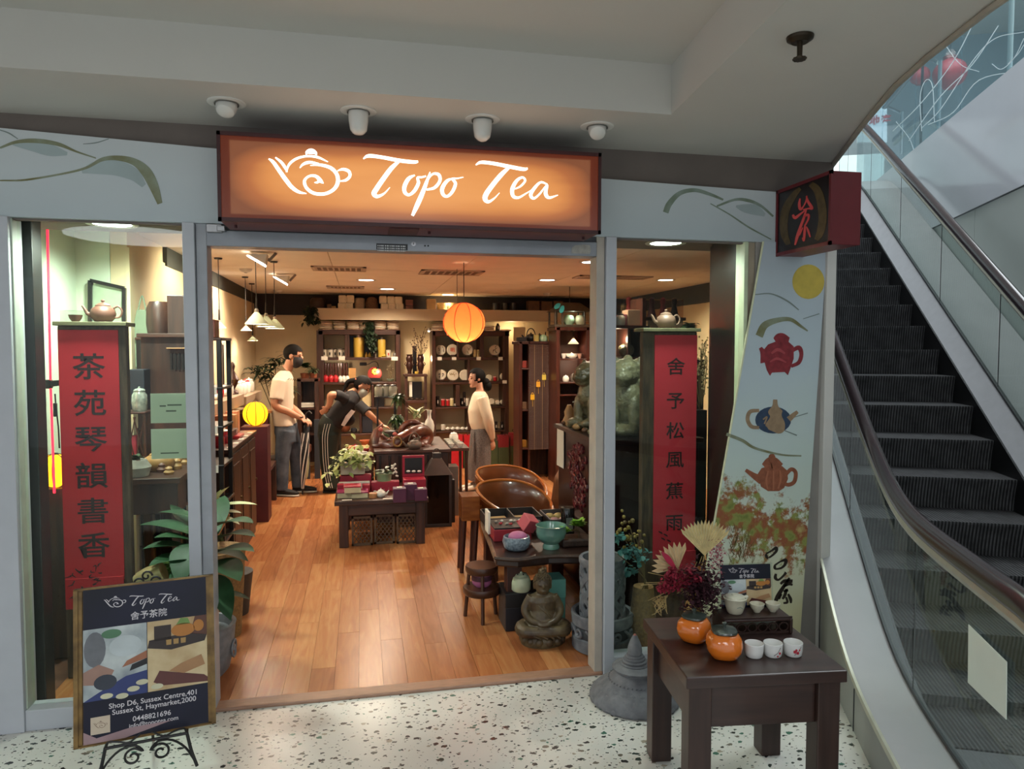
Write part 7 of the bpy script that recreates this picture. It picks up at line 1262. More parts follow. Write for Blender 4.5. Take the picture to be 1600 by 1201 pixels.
for k in range(11):s=random.uniform(.018,.034);MB().sph((1.475+.035*(k%2),.86+k*.085,CTZ+s*.8+.001),s,10,7,(1.2,1,.8),rz=k).build('small_stone',STN[k%3],label=['first','second','third','fourth','fifth','sixth','seventh','eighth','ninth','tenth','eleventh'][k]+' small stone charm along the counter edge',cat='stone',group='stones on the counter edge',smooth=True)
solid('amber_figurine','amber resin figurine beside the soap pump','figurine',Vector((1.52,1.72,CTZ+.001)),pr(.05,.15,[(0,0),(.9,0),(1,.2),(.7,.45),(.8,.65),(.5,.85),(.3,1),(0,1)]),STN[0])
q=Vector((1.56,1.62,CTZ+.001));t=thing('soap_pump','clear hand soap pump bottle at the counter end','bottle',q);MB().box(q.x-.028,q.x+.028,q.y-.02,q.y+.02,q.z,q.z+.12).build('bottle',M('pump_clear','a59a90',.15,coat=.4),t,bevel=.012);MB().cyl(q+Vector((0,0,.12)),q+Vector((0,0,.155)),.012,n=10).build('collar',PORC,t);MB().tube([q+Vector((0,0,.15)),q+Vector((0,0,.18)),q+Vector((-.045,0,.178))],.006,6).build('nozzle',PORC,t)
# --- tub chairs and the trunk
GW=M('golden_wood','8f5224',.25,var=.35,scale=3,stretch=(2,2,9),h2='6a3616',coat=.5)
def tub(label,cx,cy,R,h,rz):
 t=thing('tub_chair',label,'chair',(cx,cy,.0125),'carved tub chairs');mb=MB();n=48;prof=[]
 outer=[];
 for i,(ro,zz)in enumerate(((.80,0),(.94,.35),(1.02,.85),(1.03,1.0),(.98,1.03),(.93,1.0),(.88,.8),(.82,.36))):
  for k in range(n):a=2*PI*k/n;dip=1-.48*(0.5+.5*math.cos(a-rz))**1.5*(1 if zz>.6 else 0);outer.append((cx+R*ro*math.cos(a),cy+R*ro*.9*math.sin(a),.0125+.1+h*zz*dip))
 fs=lambda i0,i1:[(i*n+k,i*n+(k+1)%n,(i+1)*n+(k+1)%n,(i+1)*n+k)for i in range(i0,i1)for k in range(n)]
 MB().add(outer[:5*n],fs(0,4)+[tuple(range(n-1,-1,-1))]).build('shell',GW,t,smooth=True);MB().add(outer[4*n:],fs(0,3)+[tuple(3*n+k for k in range(n))]).build('inner_seat',M('tub_inner_shaded','6a3a1c',.3,var=.35,scale=4,coat=.4),t,smooth=True)  # inner wood darkened in colour, standing in for shade inside the tub
 MB().tube(outer[4*n:5*n],.012,8,closed=True).build('rolled_rim',M('tub_rim_highlight','a8642e',.22,var=.2,scale=5,coat=.5),t,smooth=True)  # lighter wood colour imitates the highlight line along the rim
 for a in(.6,2.5,3.8,5.6):MB().cyl((cx+R*.6*math.cos(a),cy+R*.55*math.sin(a),.0125),(cx+R*.7*math.cos(a),cy+R*.62*math.sin(a),.13),.02,.03,10).build('leg',GW,t,smooth=True)
tub('golden carved tub chair nearer the doorway',1.15,1.95,.30,.47,-1.0);tub('golden carved tub chair further in, behind the first',1.27,2.66,.31,.47,-1.0)
t=thing('trunk_backrest','polished brown tree-trunk seat back rising behind the tub chairs','seat',(1.6,2.3,.0125));mb=MB();mb.loft([((1.74,2.35,.0125),(.16,0,0),(0,.18,0)),((1.72,2.35,.35),(.17,0,0),(0,.18,0)),((1.72,2.32,.6),(.15,0,.03),(0,.14,0)),((1.76,2.3,.78),(.08,0,.02),(0,.10,0)),((1.78,2.3,.92),(.055,0,0),(0,.06,0)),((1.79,2.3,.98),(.02,0,0),(0,.02,0))],18);mb.build('trunk',M('trunk_wood','6b4428',.4,var=.4,scale=6,coat=.2),t,blob=.015,sm=4)
# --- low live-edge table by the doorway
LZ=.455;lt=thing('live_edge_table','low dark live-edge table with trays and bowls just inside the door','table',(1.1,1.0,.0125));top=[(.74,.56),(.86,.50),(1.05,.53),(1.25,.50),(1.43,.53),(1.43,1.62),(1.2,1.66),(.98,1.60),(.84,1.62),(.79,1.3),(.77,.95)]
MB().prism([(x,y,LZ-.055)for x,y in top],(0,0,.055)).build('slab_top',M('slab_wood','2a1812',.35,var=.4,scale=3,stretch=(10,2,10),coat=.3),lt,bevel=.012);MB().tube(cat([(x,y,LZ-.006)for x,y in top[:5]],4),.012,6).build('bark_edge',M('bark','3d2a20',.6,var=.5,scale=30,bump=.6),lt,smooth=True);MB().tube(cat([(x,y,LZ-.006)for x,y in[top[0],top[10],top[9],top[8]]],4),.012,6).build('bark_edge',M('edge_light','6a4a30',.5,var=.4),lt,smooth=True)
for x,y in((.86,.64),(1.36,.62),(.88,1.5),(1.36,1.5)):wbox('leg','',(x-.045,x+.045,y-.045,y+.045,.0125,LZ-.055),RW,par=lt)
def lz(px,py):p=G(px,py,LZ);p.z=LZ+.001;return p
def tray(label,x0,x1,y0,y1,h,m,cells,zb=LZ+.001,contents=()):
 t=thing('divided_tray',label,'tray',((x0+x1)/2,(y0+y1)/2,zb));wbox('floor','',(x0,x1,y0,y1,zb,zb+.008),m,bev=0,par=t)
 for b in((x0,x1,y0,y0+.008),(x0,x1,y1-.008,y1),(x0,x0+.008,y0,y1),(x1-.008,x1,y0,y1)):wbox('wall','',(*b,zb,zb+h),m,bev=0,par=t)
 for k in range(1,cells):x=x0+(x1-x0)*k/cells;wbox('divider','',(x-.004,x+.004,y0,y1,zb,zb+h),m,bev=0,par=t)
 for(fx,fy,r,mm)in contents:MB().sph((x0+(x1-x0)*fx,y0+(y1-y0)*fy,zb+.008+r*.8),r,9,6,(1.2,1,.8)).build('trinket',mm,t,smooth=True)
 return t
KR=M('kraft_pad','a08455',.7);BKB=M('tray_black','1c191a',.5)
t1_=tray('black two-cell tray of bracelets at the back of the low table',.80,1.18,1.18,1.48,.075,BKB,2,contents=[(.2,.2,.014,RG),(.32,.25,.012,PORC),(.4,.2,.013,M('bead_pink','b8484a',.4)),(.62,.3,.012,BLK),(.75,.22,.013,PORC),(.85,.3,.012,BLK)])
for k in range(2):wbox('pad','',(.82+k*.19,.97+k*.19,1.25,1.44,LZ+.010,LZ+.03),KR,par=t1_)
t=thing('red_sided_tray','red-sided black tray of silver trinkets on the low table','tray',(.9,.95,LZ));wbox('red_side','',(.79,1.03,.88,1.13,LZ+.001,LZ+.075),M('tray_red','8e1e2a',.5),par=t);wbox('black_liner','',(.795,1.025,.885,1.125,LZ+.075,LZ+.085),BKB,bev=0,par=t);wbox('white_tag','',(.775,.789,1.0,1.12,LZ+.02,LZ+.16),CARD,bev=0,par=t)
for k in range(9):MB().sph((.83+.02*k,1.0+random.uniform(-.06,.06),LZ+.094),.010,8,6,(1.3,1,.8)).build('trinket',(SIL,RG,PORC)[k%3],t,smooth=True)
tray('grey two-cell tray of shaped incense holders',1.22,1.38,1.12,1.44,.06,M('tray_grey','4c4644',.5),1,contents=[(.3,.7,.03,M('holder_cream','c2a868',.5)),(.7,.7,.03,M('holder_cream','c2a868',.5)),(.3,.3,.03,M('holder_pink','b78a86',.5)),(.7,.3,.03,M('holder_pink','b78a86',.5))])
MB().obox((1.005,.86,LZ+.115),(.085,.085,.085),rz=.5,rx=.5,ry=.3).build('pink_cube',M('pink_soft','c2545e',.5),label='tilted pink paper cube beside the red tray',cat='box',bevel=.004)
c=lz(807,858);BLU=M('speckled_blue','4e5d6b',.3,var=.4,scale=70,h2='8a97a0',coat=.4);t=thing('blue_bowl','speckled blue bowl holding a folded pink cloth','bowl',c);MB().lathe([(1e-6,0),(.055,0),(.075,.015),(.085,.05),(.078,.08),(.072,.082),(.068,.075),(.07,.045),(1e-6,.02)],32,c).build('bowl',BLU,t,smooth=True)
MB().sph(c+Vector((.008,0,.075)),.055,18,10,(1.05,1,.62)).build('pink_cloth_cup',M('pink_silicone','b0648c',.55,var=.08),label='rounded pink silicone cup sitting in the blue bowl',cat='cup',smooth=True)
c=lz(861,856);CEL=M('celadon_glaze','6f9a86',.18,var=.3,scale=5,h2='4d6f6a',coat=.5);t=thing('pedestal_bowl','glossy celadon pedestal bowl on the low table','bowl',c);MB().lathe([(1e-6,.0),(.05,0),(.052,.012),(.045,.03),(.06,.042),(.086,.07),(.092,.10),(.09,.128),(.095,.14),(.088,.142),(.08,.12),(.07,.08),(1e-6,.06)],36,c).build('bowl',CEL,t,smooth=True)
c=Vector((1.30,.80,LZ+.001));wbox('wood_block','dark rough wood block behind the celadon bowl',(1.17,1.36,.66,.80,LZ+.001,LZ+.05),M('bark','3d2a20',.6),'block',.012)
q=Vector((1.28,.70,LZ+.051));foliage('succulent_plant','fresh lime-green succulent sprawling over the low table',q,None,spray(q+Vector((0,0,.08)),90,.05,.018,.4,1,.1)+spray(q+Vector((-.09,-.03,.05)),60,.04,.014,.4,1,.1)+spray(q+Vector((-.17,-.06,.02)),50,.022,.007,.4,1,.2),M('lime_leaf','7fae3c',.45,var=.3,scale=20),[[q,q+Vector((0,0,.04)),q+Vector((-.08,-.02,.05))]])
c=Vector((1.30,1.0,LZ+.001));t=thing('dark_tumbler','dark smoked glass canister standing among the trays','canister',c);MB().lathe(pr(.045,.17,TIN),24,c).build('body',M('smoked_body','1a1815',.12,coat=.6),t,smooth=True);MB().box(c.x-.022,c.x+.022,c.y-.048,c.y-.044,c.z+.02,c.z+.11).build('label_figure',M('canister_grey','6a6f68',.5),t)
for k,(x,y)in enumerate(((1.09,1.0),(1.13,.93))):lidded('stone_jar',['grey stone jar with wooden lid behind the celadon bowl','little patterned jar behind the celadon bowl'][k],'jar',Vector((x,y,LZ+.001)),.04-.008*k,.10-.03*k,M('jar_stone','5a524c',.5,var=.2),M('jar_lid','3f3834',.5))
solid('clay_ring','dull grey ring-shaped dish propped behind the pink cube','dish',Vector((1.06,1.09,LZ+.001)),pr(.045,.04,CUP),M('jar_stone','5a524c',.5))
# tiered round stand left of the table
rs=thing('tiered_round_stand','small round tiered wooden stand beside the low table','stand',(.70,.78,.0125))
for z,r in((.20,.115),(.33,.10)):MB().lathe([(1e-6,z-.045),(r*.92,z-.045),(r,z-.03),(r,z-.006),(r*.97,z),(1e-6,z)],32,(.70,.80,.0125)).build('round_shelf',M('round_wood','4a2c1c',.35,var=.3,scale=8),rs,smooth=True)
for a in(.5,2.6,4.6):MB().cyl((.70+.11*math.cos(a),.80+.11*math.sin(a),.0125),(.70+.08*math.cos(a),.80+.08*math.sin(a),.34),.012,.010,8).build('leg',M('round_wood','4a2c1c',.35),rs,smooth=True)
c=Vector((.70,.80,.2145));t=thing('pink_travel_cup','pink round travel tea set on the tiered stand','tea set',c);MB().lathe(pr(.062,.115,[(0,0),(.7,0),(.95,.15),(1,.5),(.9,.8),(.5,.98),(0,1)]),24,c).build('body',M('pink_silicone','b0648c',.55),t,smooth=True);MB().lathe([(.0635,.04),(.0645,.045),(.0645,.065),(.0635,.07)],24,c,cap=False).build('dark_strap',M('strap_plum','4a2a38',.5),t,smooth=True)
# chair leg peeking at the aisle: small side stool
so=thing('aisle_stool','small brown stool standing against the tub chair','stool',(.80,1.72,.0125));wbox('seat','',(.70,.83,1.68,1.87,.40,.58),GW,par=so)
for x,y in((.72,1.71),(.81,1.71),(.72,1.84),(.81,1.84)):MB().cyl((x-.02,y,.0125),(x,y,.40),.016,.02,8).build('leg',RW,so,smooth=True)
# --- things on the floor under the table
wbox('navy_carton','black and navy carton under the low table',(.80,1.02,.56,.78,.0125,.235),M('carton_navy','14161f',.5),'carton',.004,lidm=M('carton_black','141214',.5))
q=Vector((.90,.60,.2365));q.z=.2375;t=lidded('incense_pot','cream lidded incense pot on the navy carton','pot',q,.058,.105,M('cream_glaze','b9c2a4',.3),M('cream_glaze','b9c2a4',.3),prof=[(0,0),(.85,0),(1,.1),(1,.5),(.85,.78),(.6,.86)],lid=.84)
for a in range(5):MB().sph((q.x+.028*math.cos(a*1.25),q.y+.028*math.sin(a*1.25),q.z+.102),.005,6,4).build('vent_hole',BLK,t)
wbox('teal_box','teal gift box with lid behind the bronze statue',(1.04,1.16,.56,.70,.0125,.30),M('teal_card','4f8f86',.6),'gift box',.003,lidm=M('teal_lid','5fa095',.6))
# --- Buddha
BU=M('buddha_bronze','3f3022',.5,var=.45,scale=14,h2='5f5236',bump=.25,bscale=60,coat=.1);bx,by=.975,.385;t=thing('meditating_statue','seated dark bronze meditating figure on a lotus base inside the door','statue',(bx,by,.0125));P=lambda x,y,z:Vector((bx,by,.0125))+Matrix.Rotation(-.12,3,'Z')@Vector((x,y,z));mb=MB()
def BE(x,y,z,r,sc=(1,1,1)):t_=MB().sph((0,0,0),1,16,10);mb.add([P(x+p.x*r*sc[0],y+p.y*r*sc[1],z+p.z*r*sc[2])for p in t_.v],t_.f)
mb.loft([(P(0,0,.07),(.11,0,0),(0,.09,0)),(P(0,0,.10),(.12,0,0),(0,.095,0)),(P(0,0,.14),(.092,0,0),(0,.075,0)),(P(0,0,.19),(.074,0,0),(0,.06,0)),(P(0,0,.24),(.088,0,0),(0,.058,0)),(P(0,0,.265),(.07,0,0),(0,.048,0)),(P(0,0,.285),(.028,0,0),(0,.028,0))],20)
mb.tube([P(0,-.005,.275),P(0,-.006,.30)],.022,10);BE(0,-.006,.335,.05,(.95,.98,1.08));BE(0,-.014,.312,.042,(.95,.95,1));BE(0,-.056,.328,.008,(.9,1,1.7));BE(0,-.053,.303,.010,(1.4,.6,.5))
for s_ in(-1,1):
 BE(s_*.047,-.002,.322,.010,(.6,1,2.4));BE(s_*.017,-.051,.337,.008,(1.5,.5,.6))
 mb.tube(cat([P(s_*.062,0,.262),P(s_*.098,-.008,.19),P(s_*.072,-.05,.145),P(s_*.02,-.085,.132)],5),[.026,.026,.026,.025,.025,.024,.024,.023,.022,.021,.02,.019,.018,.017,.016,.015],10)
 mb.tube(cat([P(s_*.05,0,.09),P(s_*.115,-.03,.095),P(s_*.10,-.085,.09),P(s_*-.02,-.10,.088),P(s_*-.06,-.09,.085)],5),[.05,.05,.05,.048,.046,.044,.042,.04,.038,.036,.034,.032,.03,.03,.028,.028,.026,.026,.024,.022,.02],10)
BE(0,-.09,.13,.026,(1.5,1,.6));BE(0,0,.085,.1,(1.2,.95,.3));mb.build('figure',BU,t,blob=.0042,sm=1)
mb=MB();BE2=mb
for k in range(120):
 a=2.399*k;zz=1-k/120*1.25;
 r_=math.sqrt(max(0,1-zz*zz));p=P(.0485*r_*math.cos(a),-.003+.049*r_*math.sin(a),.345+.047*zz)
 if r_*math.sin(a)<-.5 and zz<.35:continue
 mb.sph(p,.0062,6,4)
mb.sph(P(0,.004,.396),.021,10,7)
for k in range(14):mb.sph(P(.02*math.cos(k*2.4),.004+.02*math.sin(k*2.4),.394+.01*(k%3)),.006,6,4)
mb.build('hair_curls',M('buddha_curl','54452c',.5,var=.4,scale=40),t,kind='stuff',smooth=True)
for k in range(5):MB().tube(cat([P(-.055+.012*k,-.03-.006*k,.255-.006*k),P(-.01+.008*k,-.062,.205-.006*k),P(.05,-.055-.002*k,.165-.008*k)],5),.0045,6).build('robe_fold',BU,t,smooth=True)
for k in range(4):MB().tube(cat([P(-.10+.03*k,-.07-.02*min(k,2),.115),P(-.07+.04*k,-.115,.085),P(-.02+.035*k,-.12,.062)],5),.005,6).build('robe_fold',BU,t,smooth=True)
MB().lathe([(1e-6,0),(.122,0),(.128,.02),(.122,.045),(.112,.055),(.118,.062),(.12,.075),(1e-6,.08)],32,P(0,0,0),sy=.85).build('lotus_base',BU,t,smooth=True)
for k in range(14):a=2*PI*k/14;MB().sph(P(.118*math.cos(a),.10*math.sin(a),.03),.026,8,6,(.5+.5*abs(math.sin(a)),.5+.5*abs(math.cos(a)),.95)).build('lotus_petal',BU,t,smooth=True)
# --- woven stone cylinder in its scrolled ring pot
lx,ly=1.285,.262;lp=thing('stone_ring_pot','round grey stone pot with a scroll frieze','pot',(lx,ly,.0125));ST=M('grey_stone','74777c',.7,var=.25,scale=25,bump=.25,h2='595c62');z0=.0125
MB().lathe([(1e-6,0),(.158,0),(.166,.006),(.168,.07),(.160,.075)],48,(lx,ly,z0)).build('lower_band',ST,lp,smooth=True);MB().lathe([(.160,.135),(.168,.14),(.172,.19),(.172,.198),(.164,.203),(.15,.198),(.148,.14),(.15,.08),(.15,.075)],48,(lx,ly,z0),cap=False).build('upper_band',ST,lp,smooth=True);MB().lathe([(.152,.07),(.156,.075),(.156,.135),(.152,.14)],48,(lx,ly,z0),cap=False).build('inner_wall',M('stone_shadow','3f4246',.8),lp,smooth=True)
for k in range(9):
 a0=2*PI*k/9
 pts=[(r_*math.cos(th),r_*math.sin(th))for r_,th in[(1-i/20,PI+i*.62)for i in range(15)]];pts=[(-2.2,1.0),(-1.7,.6)]+[(x,y)for x,y in pts]
 MB().tube(cat([(lx+.163*math.cos(a0+x*.17),ly+.163*math.sin(a0+x*.17),z0+.105+y*.026)for x,y in pts],2),.0085,6).build('scroll',ST,lp,smooth=True)
wc=thing('woven_stone_cylinder','tall grey stone cylinder with woven lattice openings','vase',(lx,ly,.0845));R=.122;zb_=.0845;zt_=.515
MB().lathe([(R+.004,zb_),(R+.006,zb_+.012),(R+.004,zb_+.03),(R-.012,zb_+.03),(R-.012,zb_)],40,(lx,ly,0),cap=False).build('bottom_rim',ST,wc,smooth=True);MB().lathe([(R+.002,zt_-.045),(R+.008,zt_-.03),(R+.008,zt_-.008),(R+.001,zt_),(R-.012,zt_-.004),(R-.014,zt_-.045)],40,(lx,ly,0),cap=False).build('top_rim',ST,wc,smooth=True)
for sgn in(1,-1):
 for k in range(9):
  pts=[];nrm=[]
  for i in range(33):
   f_=i/32;a=2*PI*k/9+sgn*f_*2.6;wv=.0035*math.cos(PI*(f_*14.9*.5+(.5 if sgn>0 else 0)+k)*1.0)*sgn;pts.append((lx+(R-.004+wv)*math.cos(a),ly+(R-.004+wv)*math.sin(a),zb_+.02+f_*(zt_-zb_-.06)))
  vs=[];fs=[]
  for i,p in enumerate(pts):
   t_=(Vector(pts[min(i+1,32)])-Vector(pts[max(i-1,0)])).normalized();n_=Vector((p[0]-lx,p[1]-ly,0)).normalized();b_=t_.cross(n_);p=Vector(p)
   vs+=[p+b_*.0175+n_*.001,p+b_*.015+n_*.006,p-b_*.015+n_*.006,p-b_*.0175+n_*.001,p-b_*.0175-n_*.006,p+b_*.0175-n_*.006]
  for i in range(32):
   for q in range(6):q2=(q+1)%6;fs.append((i*6+q,i*6+q2,(i+1)*6+q2,(i+1)*6+q))
  MB().add(vs,fs).build('woven_band',ST,wc,smooth=True)
  # ================================================================ SIDE WINDOW
YC=.46;xa,xb=W(1022,600,YC).x,W(1088,600,YC).x;zt2=W(1050,518,YC).z;za=[W(1055,y,YC).z for y in(572,626,672,718,766,816)]
cr_=couplet('rough plank with red paper couplet of six characters in the side window',xa,xb,YC,zt2,.42,0,0,'舍予松風蕉雨',za,.105,(W(1004,600,YC).x,xb+.002),M('red_paper_bright','c42a3a',.75,var=.1,scale=4))
t3=lambda a_,b_:W(a_,b_,YC-.0065);mb=MB()
for x,y in((1032,832),(1040,836),(1036,842),(1045,845)):mb.brush([(x-3,y-2,1.5),(x+1,y,2.5),(x+3,y+2,1.2)],t3,.0006,(0,-1,0),3)
mb.build('seal_marks',M('couplet_ink','2a0f12',.6),cr_);MB().box(xa+.03,xb-.0,YC-.02,YC-.012,.36,.46).build('paper_tail',M('red_paper_bright','b3303e',.75),cr_)
teapot('clay_teapot','taupe clay teapot on the couplet plank in the side window',Vector((W(1046,515,YC).x,YC+.05,zt2+.0205)),.058,M('clay_taupe','75594a',.5,var=.12),0,tall=1.15)
YE=2.6;sh=frame_unit('window_cabinet','dark shelf cabinet with lit bowls seen through the side window','cabinet',YE,.3,[(955,961,W(980,465,YE).z),(1008,1014,W(980,465,YE).z),(985,988,W(980,508,YE).z)],[(952,1020,W(980,508,YE).z,.03),(957,1012,W(980,558,YE).z,.02),(957,1012,W(980,598,YE).z,.02),(957,1012,W(980,640,YE).z,.02),(957,1012,.6,.02)],back=(955,1012,W(980,508,YE).z,M('cab_back_light','7a5334',.6)))
light('POINT','window_cabinet_lamp',(W(972,545,YE).x,YE+.08,W(972,530,YE).z),3,WARM,shadow_soft_size=.03);light('POINT','window_cabinet_lamp',(W(972,580,YE).x,YE+.08,W(972,575,YE).z),2,WARM,shadow_soft_size=.03)
solid('green_bowl','mottled green bowl on the lit window cabinet shelf','bowl',Vector((W(978,555,YE+.1).x,YE+.1,W(980,558,YE).z+.001)),pr(.075,.12,[(0,0),(.5,0),(.9,.3),(1,.6),(.8,.85),(.4,1),(0,1)]),JADE)
for k,px in enumerate((966,974,983,995,1003)):lidded('dark_teapot',['first','second','third','fourth','fifth'][k]+' dark clay jar on the lower lit window shelf','jar',Vector((W(px,596,YE+.08).x,YE+.08,W(980,598,YE).z+.001)),.03,.075,(IR,CLAY)[k%2],IR,group='jars in the window cabinet')
zx=W(980,508,YE).z+.001
for k,(x0,x1,h,m,lb)in enumerate(((984,1004,.14,M('box_taupe','8a705c',.6),'taupe storage box'),(1005,1013,.13,M('box_drawer','6d5a4a',.6),'small drawer box'),(975,983,.10,M('box_pink','b06a72',.5),'pink packet'))):wbox('shelf_box',lb+' on top of the window cabinet',(W(x0,500,YE).x,W(x1,500,YE).x,YE+.05,YE+.2,zx,zx+h),m)
lidded('panda_jar','black and white panda-like jar on the window cabinet','jar',Vector((W(970,505,YE+.08).x,YE+.08,zx)),.045,.11,PORC,BLK)
ya=3.0;a,b=W(978,495,ya),W(1068,468,ya);t=thing('doll_case','clear case of small costumed dolls above the window cabinet','case',((a.x+b.x)/2,ya,a.z));MB().box(a.x,b.x,ya,ya+.15,a.z,b.z).build('clear_box',glass_mat('case_clear','e8dcd4',.02,1.3),t)
for k in range(5):
 x=a.x+(b.x-a.x)*(k+.5)/5;MB().lathe([(1e-6,0),(.045,0),(.03,.07),(.02,.12),(.028,.14),(.024,.18),(1e-6,.195)],14,(x,ya+.08,a.z+.004)).build('doll',(M('doll_red','8e2a34',.6),BLK,M('doll_plum','4a2030',.6))[k%3],t,smooth=True)
wbox('case_shelf','dark shelf under the doll case',(a.x-.02,b.x+.02,ya-.02,ya+.2,a.z-.03,a.z-.001),DW,'shelf');wbox('case_support','pale backing cabinet under the doll shelf',(W(1012,520,ya).x,b.x,ya,ya+.2,.0125,a.z-.031),M('backing_cream','b5a08a',.6),'cabinet')
q=W(1076,520,2.4);foliage('ivy_plant','leafy dark ivy beside the teapot in the side window',Vector((q.x,2.4,.0125)),([(1e-6,0),(.12,0),(.14,1.55),(1e-6,1.55)],M('pedestal_dark','2a221e',.6)),spray(q+Vector((0,0,.05)),80,.09,.028,.2,1,.4)+spray(q+Vector((-.05,-.05,-.1)),40,.08,.025,-.2,.8,.5),M('ivy_leaf','3a5a3e',.45,var=.3))
t=thing('blossom_branch','pale blossom branch beside the side window plank','branch',W(1092,600,1.6));mb=MB();mb2=MB()
for k in range(14):
 e=W(random.uniform(1075,1106),random.uniform(525,585),1.6);b0=W(1094,640,1.6);m_=b0.lerp(e,.5)+Vector((random.uniform(-.03,.03),0,0));mb.tube(cat([b0,m_,e],4),.003,5)
 for j in range(9):mb2.sph(m_.lerp(e,j/8)+Vector((random.uniform(-.02,.02),random.uniform(-.02,.02),random.uniform(-.02,.02))),.008,6,4)
mb.build('twigs',M('twig','6c5a3a',.7),t);mb2.build('buds',M('bud_cream','b7a67c',.7),t,kind='stuff');wbox('branch_stand','dark stand holding the blossom branch',(W(1090,640,1.6).x-.05,W(1090,640,1.6).x+.06,1.56,1.66,.0125,W(1090,640,1.6).z),BLK,'stand')
# dried flowers behind the ring pot
t=thing('dried_hydrangea','teal hydrangea with yellow berry stems in a basket behind the glass','flowers',(1.52,.22,.0125));MB().lathe([(1e-6,0),(.06,0),(.07,.2),(.055,.34),(.05,.34),(1e-6,.3)],20,(1.50,.2,.0125)).build('twig_basket',M('wicker','8a6a3e',.7),t,smooth=True);mb=MB()
for cx,cy,n_,s_ in((996,866,46,15),(977,858,30,10),(986,890,20,8),(968,838,18,7)):
 for k in range(n_):p=W(cx+random.gauss(0,s_*.5),cy+random.gauss(0,s_*.5),random.uniform(.1,.2));mb.leaf(p,(random.uniform(-1,1),random.uniform(-1.2,0),random.uniform(-1,1)),.028,.014,.2,n=3)
mb.build('petals',M('hydrangea_teal','3f7a78',.6,var=.35,scale=30),t,kind='stuff',smooth=True);mb=MB()
for k in range(34):mb.sph(W(random.gauss(985,10),random.gauss(838,14),random.uniform(.12,.22)),random.uniform(.008,.013),8,6)
mb.build('berries',M('berry_yellow','a08a3a',.5,var=.4,scale=30,h2='5a4426'),t,kind='stuff',smooth=True);mb=MB()
for k in range(12):mb.tube(cat([(1.50+random.uniform(-.03,.03),.2,.3),(1.50,.18,.4),W(random.gauss(985,10),random.gauss(845,12),.18)],4),.003,5)
mb.build('stems',M('twig','6c5a3a',.7),t)
# ================================================================ OUTSIDE: TABLE AND ITS GOODS
TW=M('table_wood','3b2620',.38,var=.35,scale=2.2,stretch=(1.2,14,14),h2='2a1915',coat=.15);TWV=M('table_wood_v','3a2620',.4,var=.35,scale=2.2,stretch=(14,14,1.2),h2='291813')
TR=math.radians(-6.5);tc_=Vector((1.365,-1.035,0));tt=thing('outdoor_table','sturdy dark brown wooden table outside holding orange jars','table',tc_,rz=TR);TZ=.553
hx,hy=.283,.268
MB().box(-hx,hx,-hy,hy,TZ-.042,TZ).build('top',TW,tt,local=True,bevel=.004)
for sx in(-1,1):
 for sy in(-1,1):x=sx*(hx-.055);y=sy*(hy-.055);MB().box(x-.04,x+.04,y-.04,y+.04,0.0005,TZ-.042).build('leg',TWV,tt,local=True,bevel=.004)
for sy in(-1,1):MB().box(-hx+.095,hx-.095,sy*(hy-.05)-.014,sy*(hy-.05)+.014,TZ-.195,TZ-.042).build('apron',TW,tt,local=True,bevel=.003)
for sx in(-1,1):MB().box(sx*(hx-.05)-.014,sx*(hx-.05)+.014,-hy+.095,hy-.095,TZ-.195,TZ-.042).build('apron',TW,tt,local=True,bevel=.003)
def tp(px,py,z=TZ):p=G(px,py,z);p.z=z+.001;return p
OR=M('persimmon_orange','d8701e',.14,var=.12,scale=4,coat=.7);LT=M('leaf_lid','343d36',.3,var=.25,scale=12,coat=.3)
pj=None
for k,(px,py,lb)in enumerate(((1084,1001,'orange persimmon jar with dark lid, the one nearer the flowers'),(1131,1027,'orange persimmon jar with dark lid, the one nearer the table edge'))):
 c=tp(px,py)
 if pj is None:
  pj=thing('persimmon_jar',lb,'jar',c,'persimmon jars');R=.066
  MB().lathe([(1e-6,0),(.032,.0),(.05,.008),(.063,.03),(.066,.05),(.062,.072),(.05,.086),(.042,.09)],40,c,lobes=4,la=.07).build('body',OR,pj,smooth=True)
  MB().lathe([(1e-6,.088),(.044,.088),(.048,.094),(.046,.099),(.03,.102),(.01,.106),(1e-6,.106)],36,c,lobes=4,la=.09).build('lid',LT,pj,smooth=True);MB().lathe([(1e-6,.105),(.007,.105),(.0055,.112),(.009,.118),(.008,.123),(1e-6,.125)],14,c).build('stem_knob',LT,pj,smooth=True)
 else:clone(pj,c,lb,rz=.5,group='persimmon jars',scale=1.03)
CW=M('cup_white','d9d9d6',.2,var=.02,coat=.4);FR=M('plum_red','b0273a',.5)
for k,(px,py,lb)in enumerate(((1178,1027,'plain white cup of the three before the tea tray'),(1207.5,1026,'white cup with a plum sprig, middle of the three'),(1239,1025,'white cup with red plum blossoms at the row end'))):
 c=tp(px,py-2);t=thing('white_cup',lb,'cup',c,'white cups in a row');MB().lathe([(1e-6,0),(.026,0),(.030,.004),(.0325,.02),(.0335,.047),(.0322,.0485),(.031,.046),(.030,.012),(1e-6,.008)],36,c).build('cup',CW,t,smooth=True)
 def on_cup(u,v):a=-PI/2-.14+u;return(c.x+.0336*math.cos(a),c.y+.0336*math.sin(a),c.z+v)
 if k:
  mb=MB();
  for(u,v,r)in([(.35,.020,.004),(.1,.010,.003)]if k==1 else[(-.25,.024,.0055),(.05,.020,.005),(-.1,.03,.004),(.25,.03,.003)]):
   for j in range(5):a=2*PI*j/5;mb.sph(on_cup(u+r*18*math.cos(a),v+r*.6*math.sin(a)),r*.55,6,4)
  mb.build('plum_blossoms',FR,t,kind='stuff',smooth=True);MB().tube([on_cup(-.3,.012),on_cup(.1,.022),on_cup(.45,.040)],.0009,5).build('painted_twig',M('twig_ink','3a2a2a',.6),t)
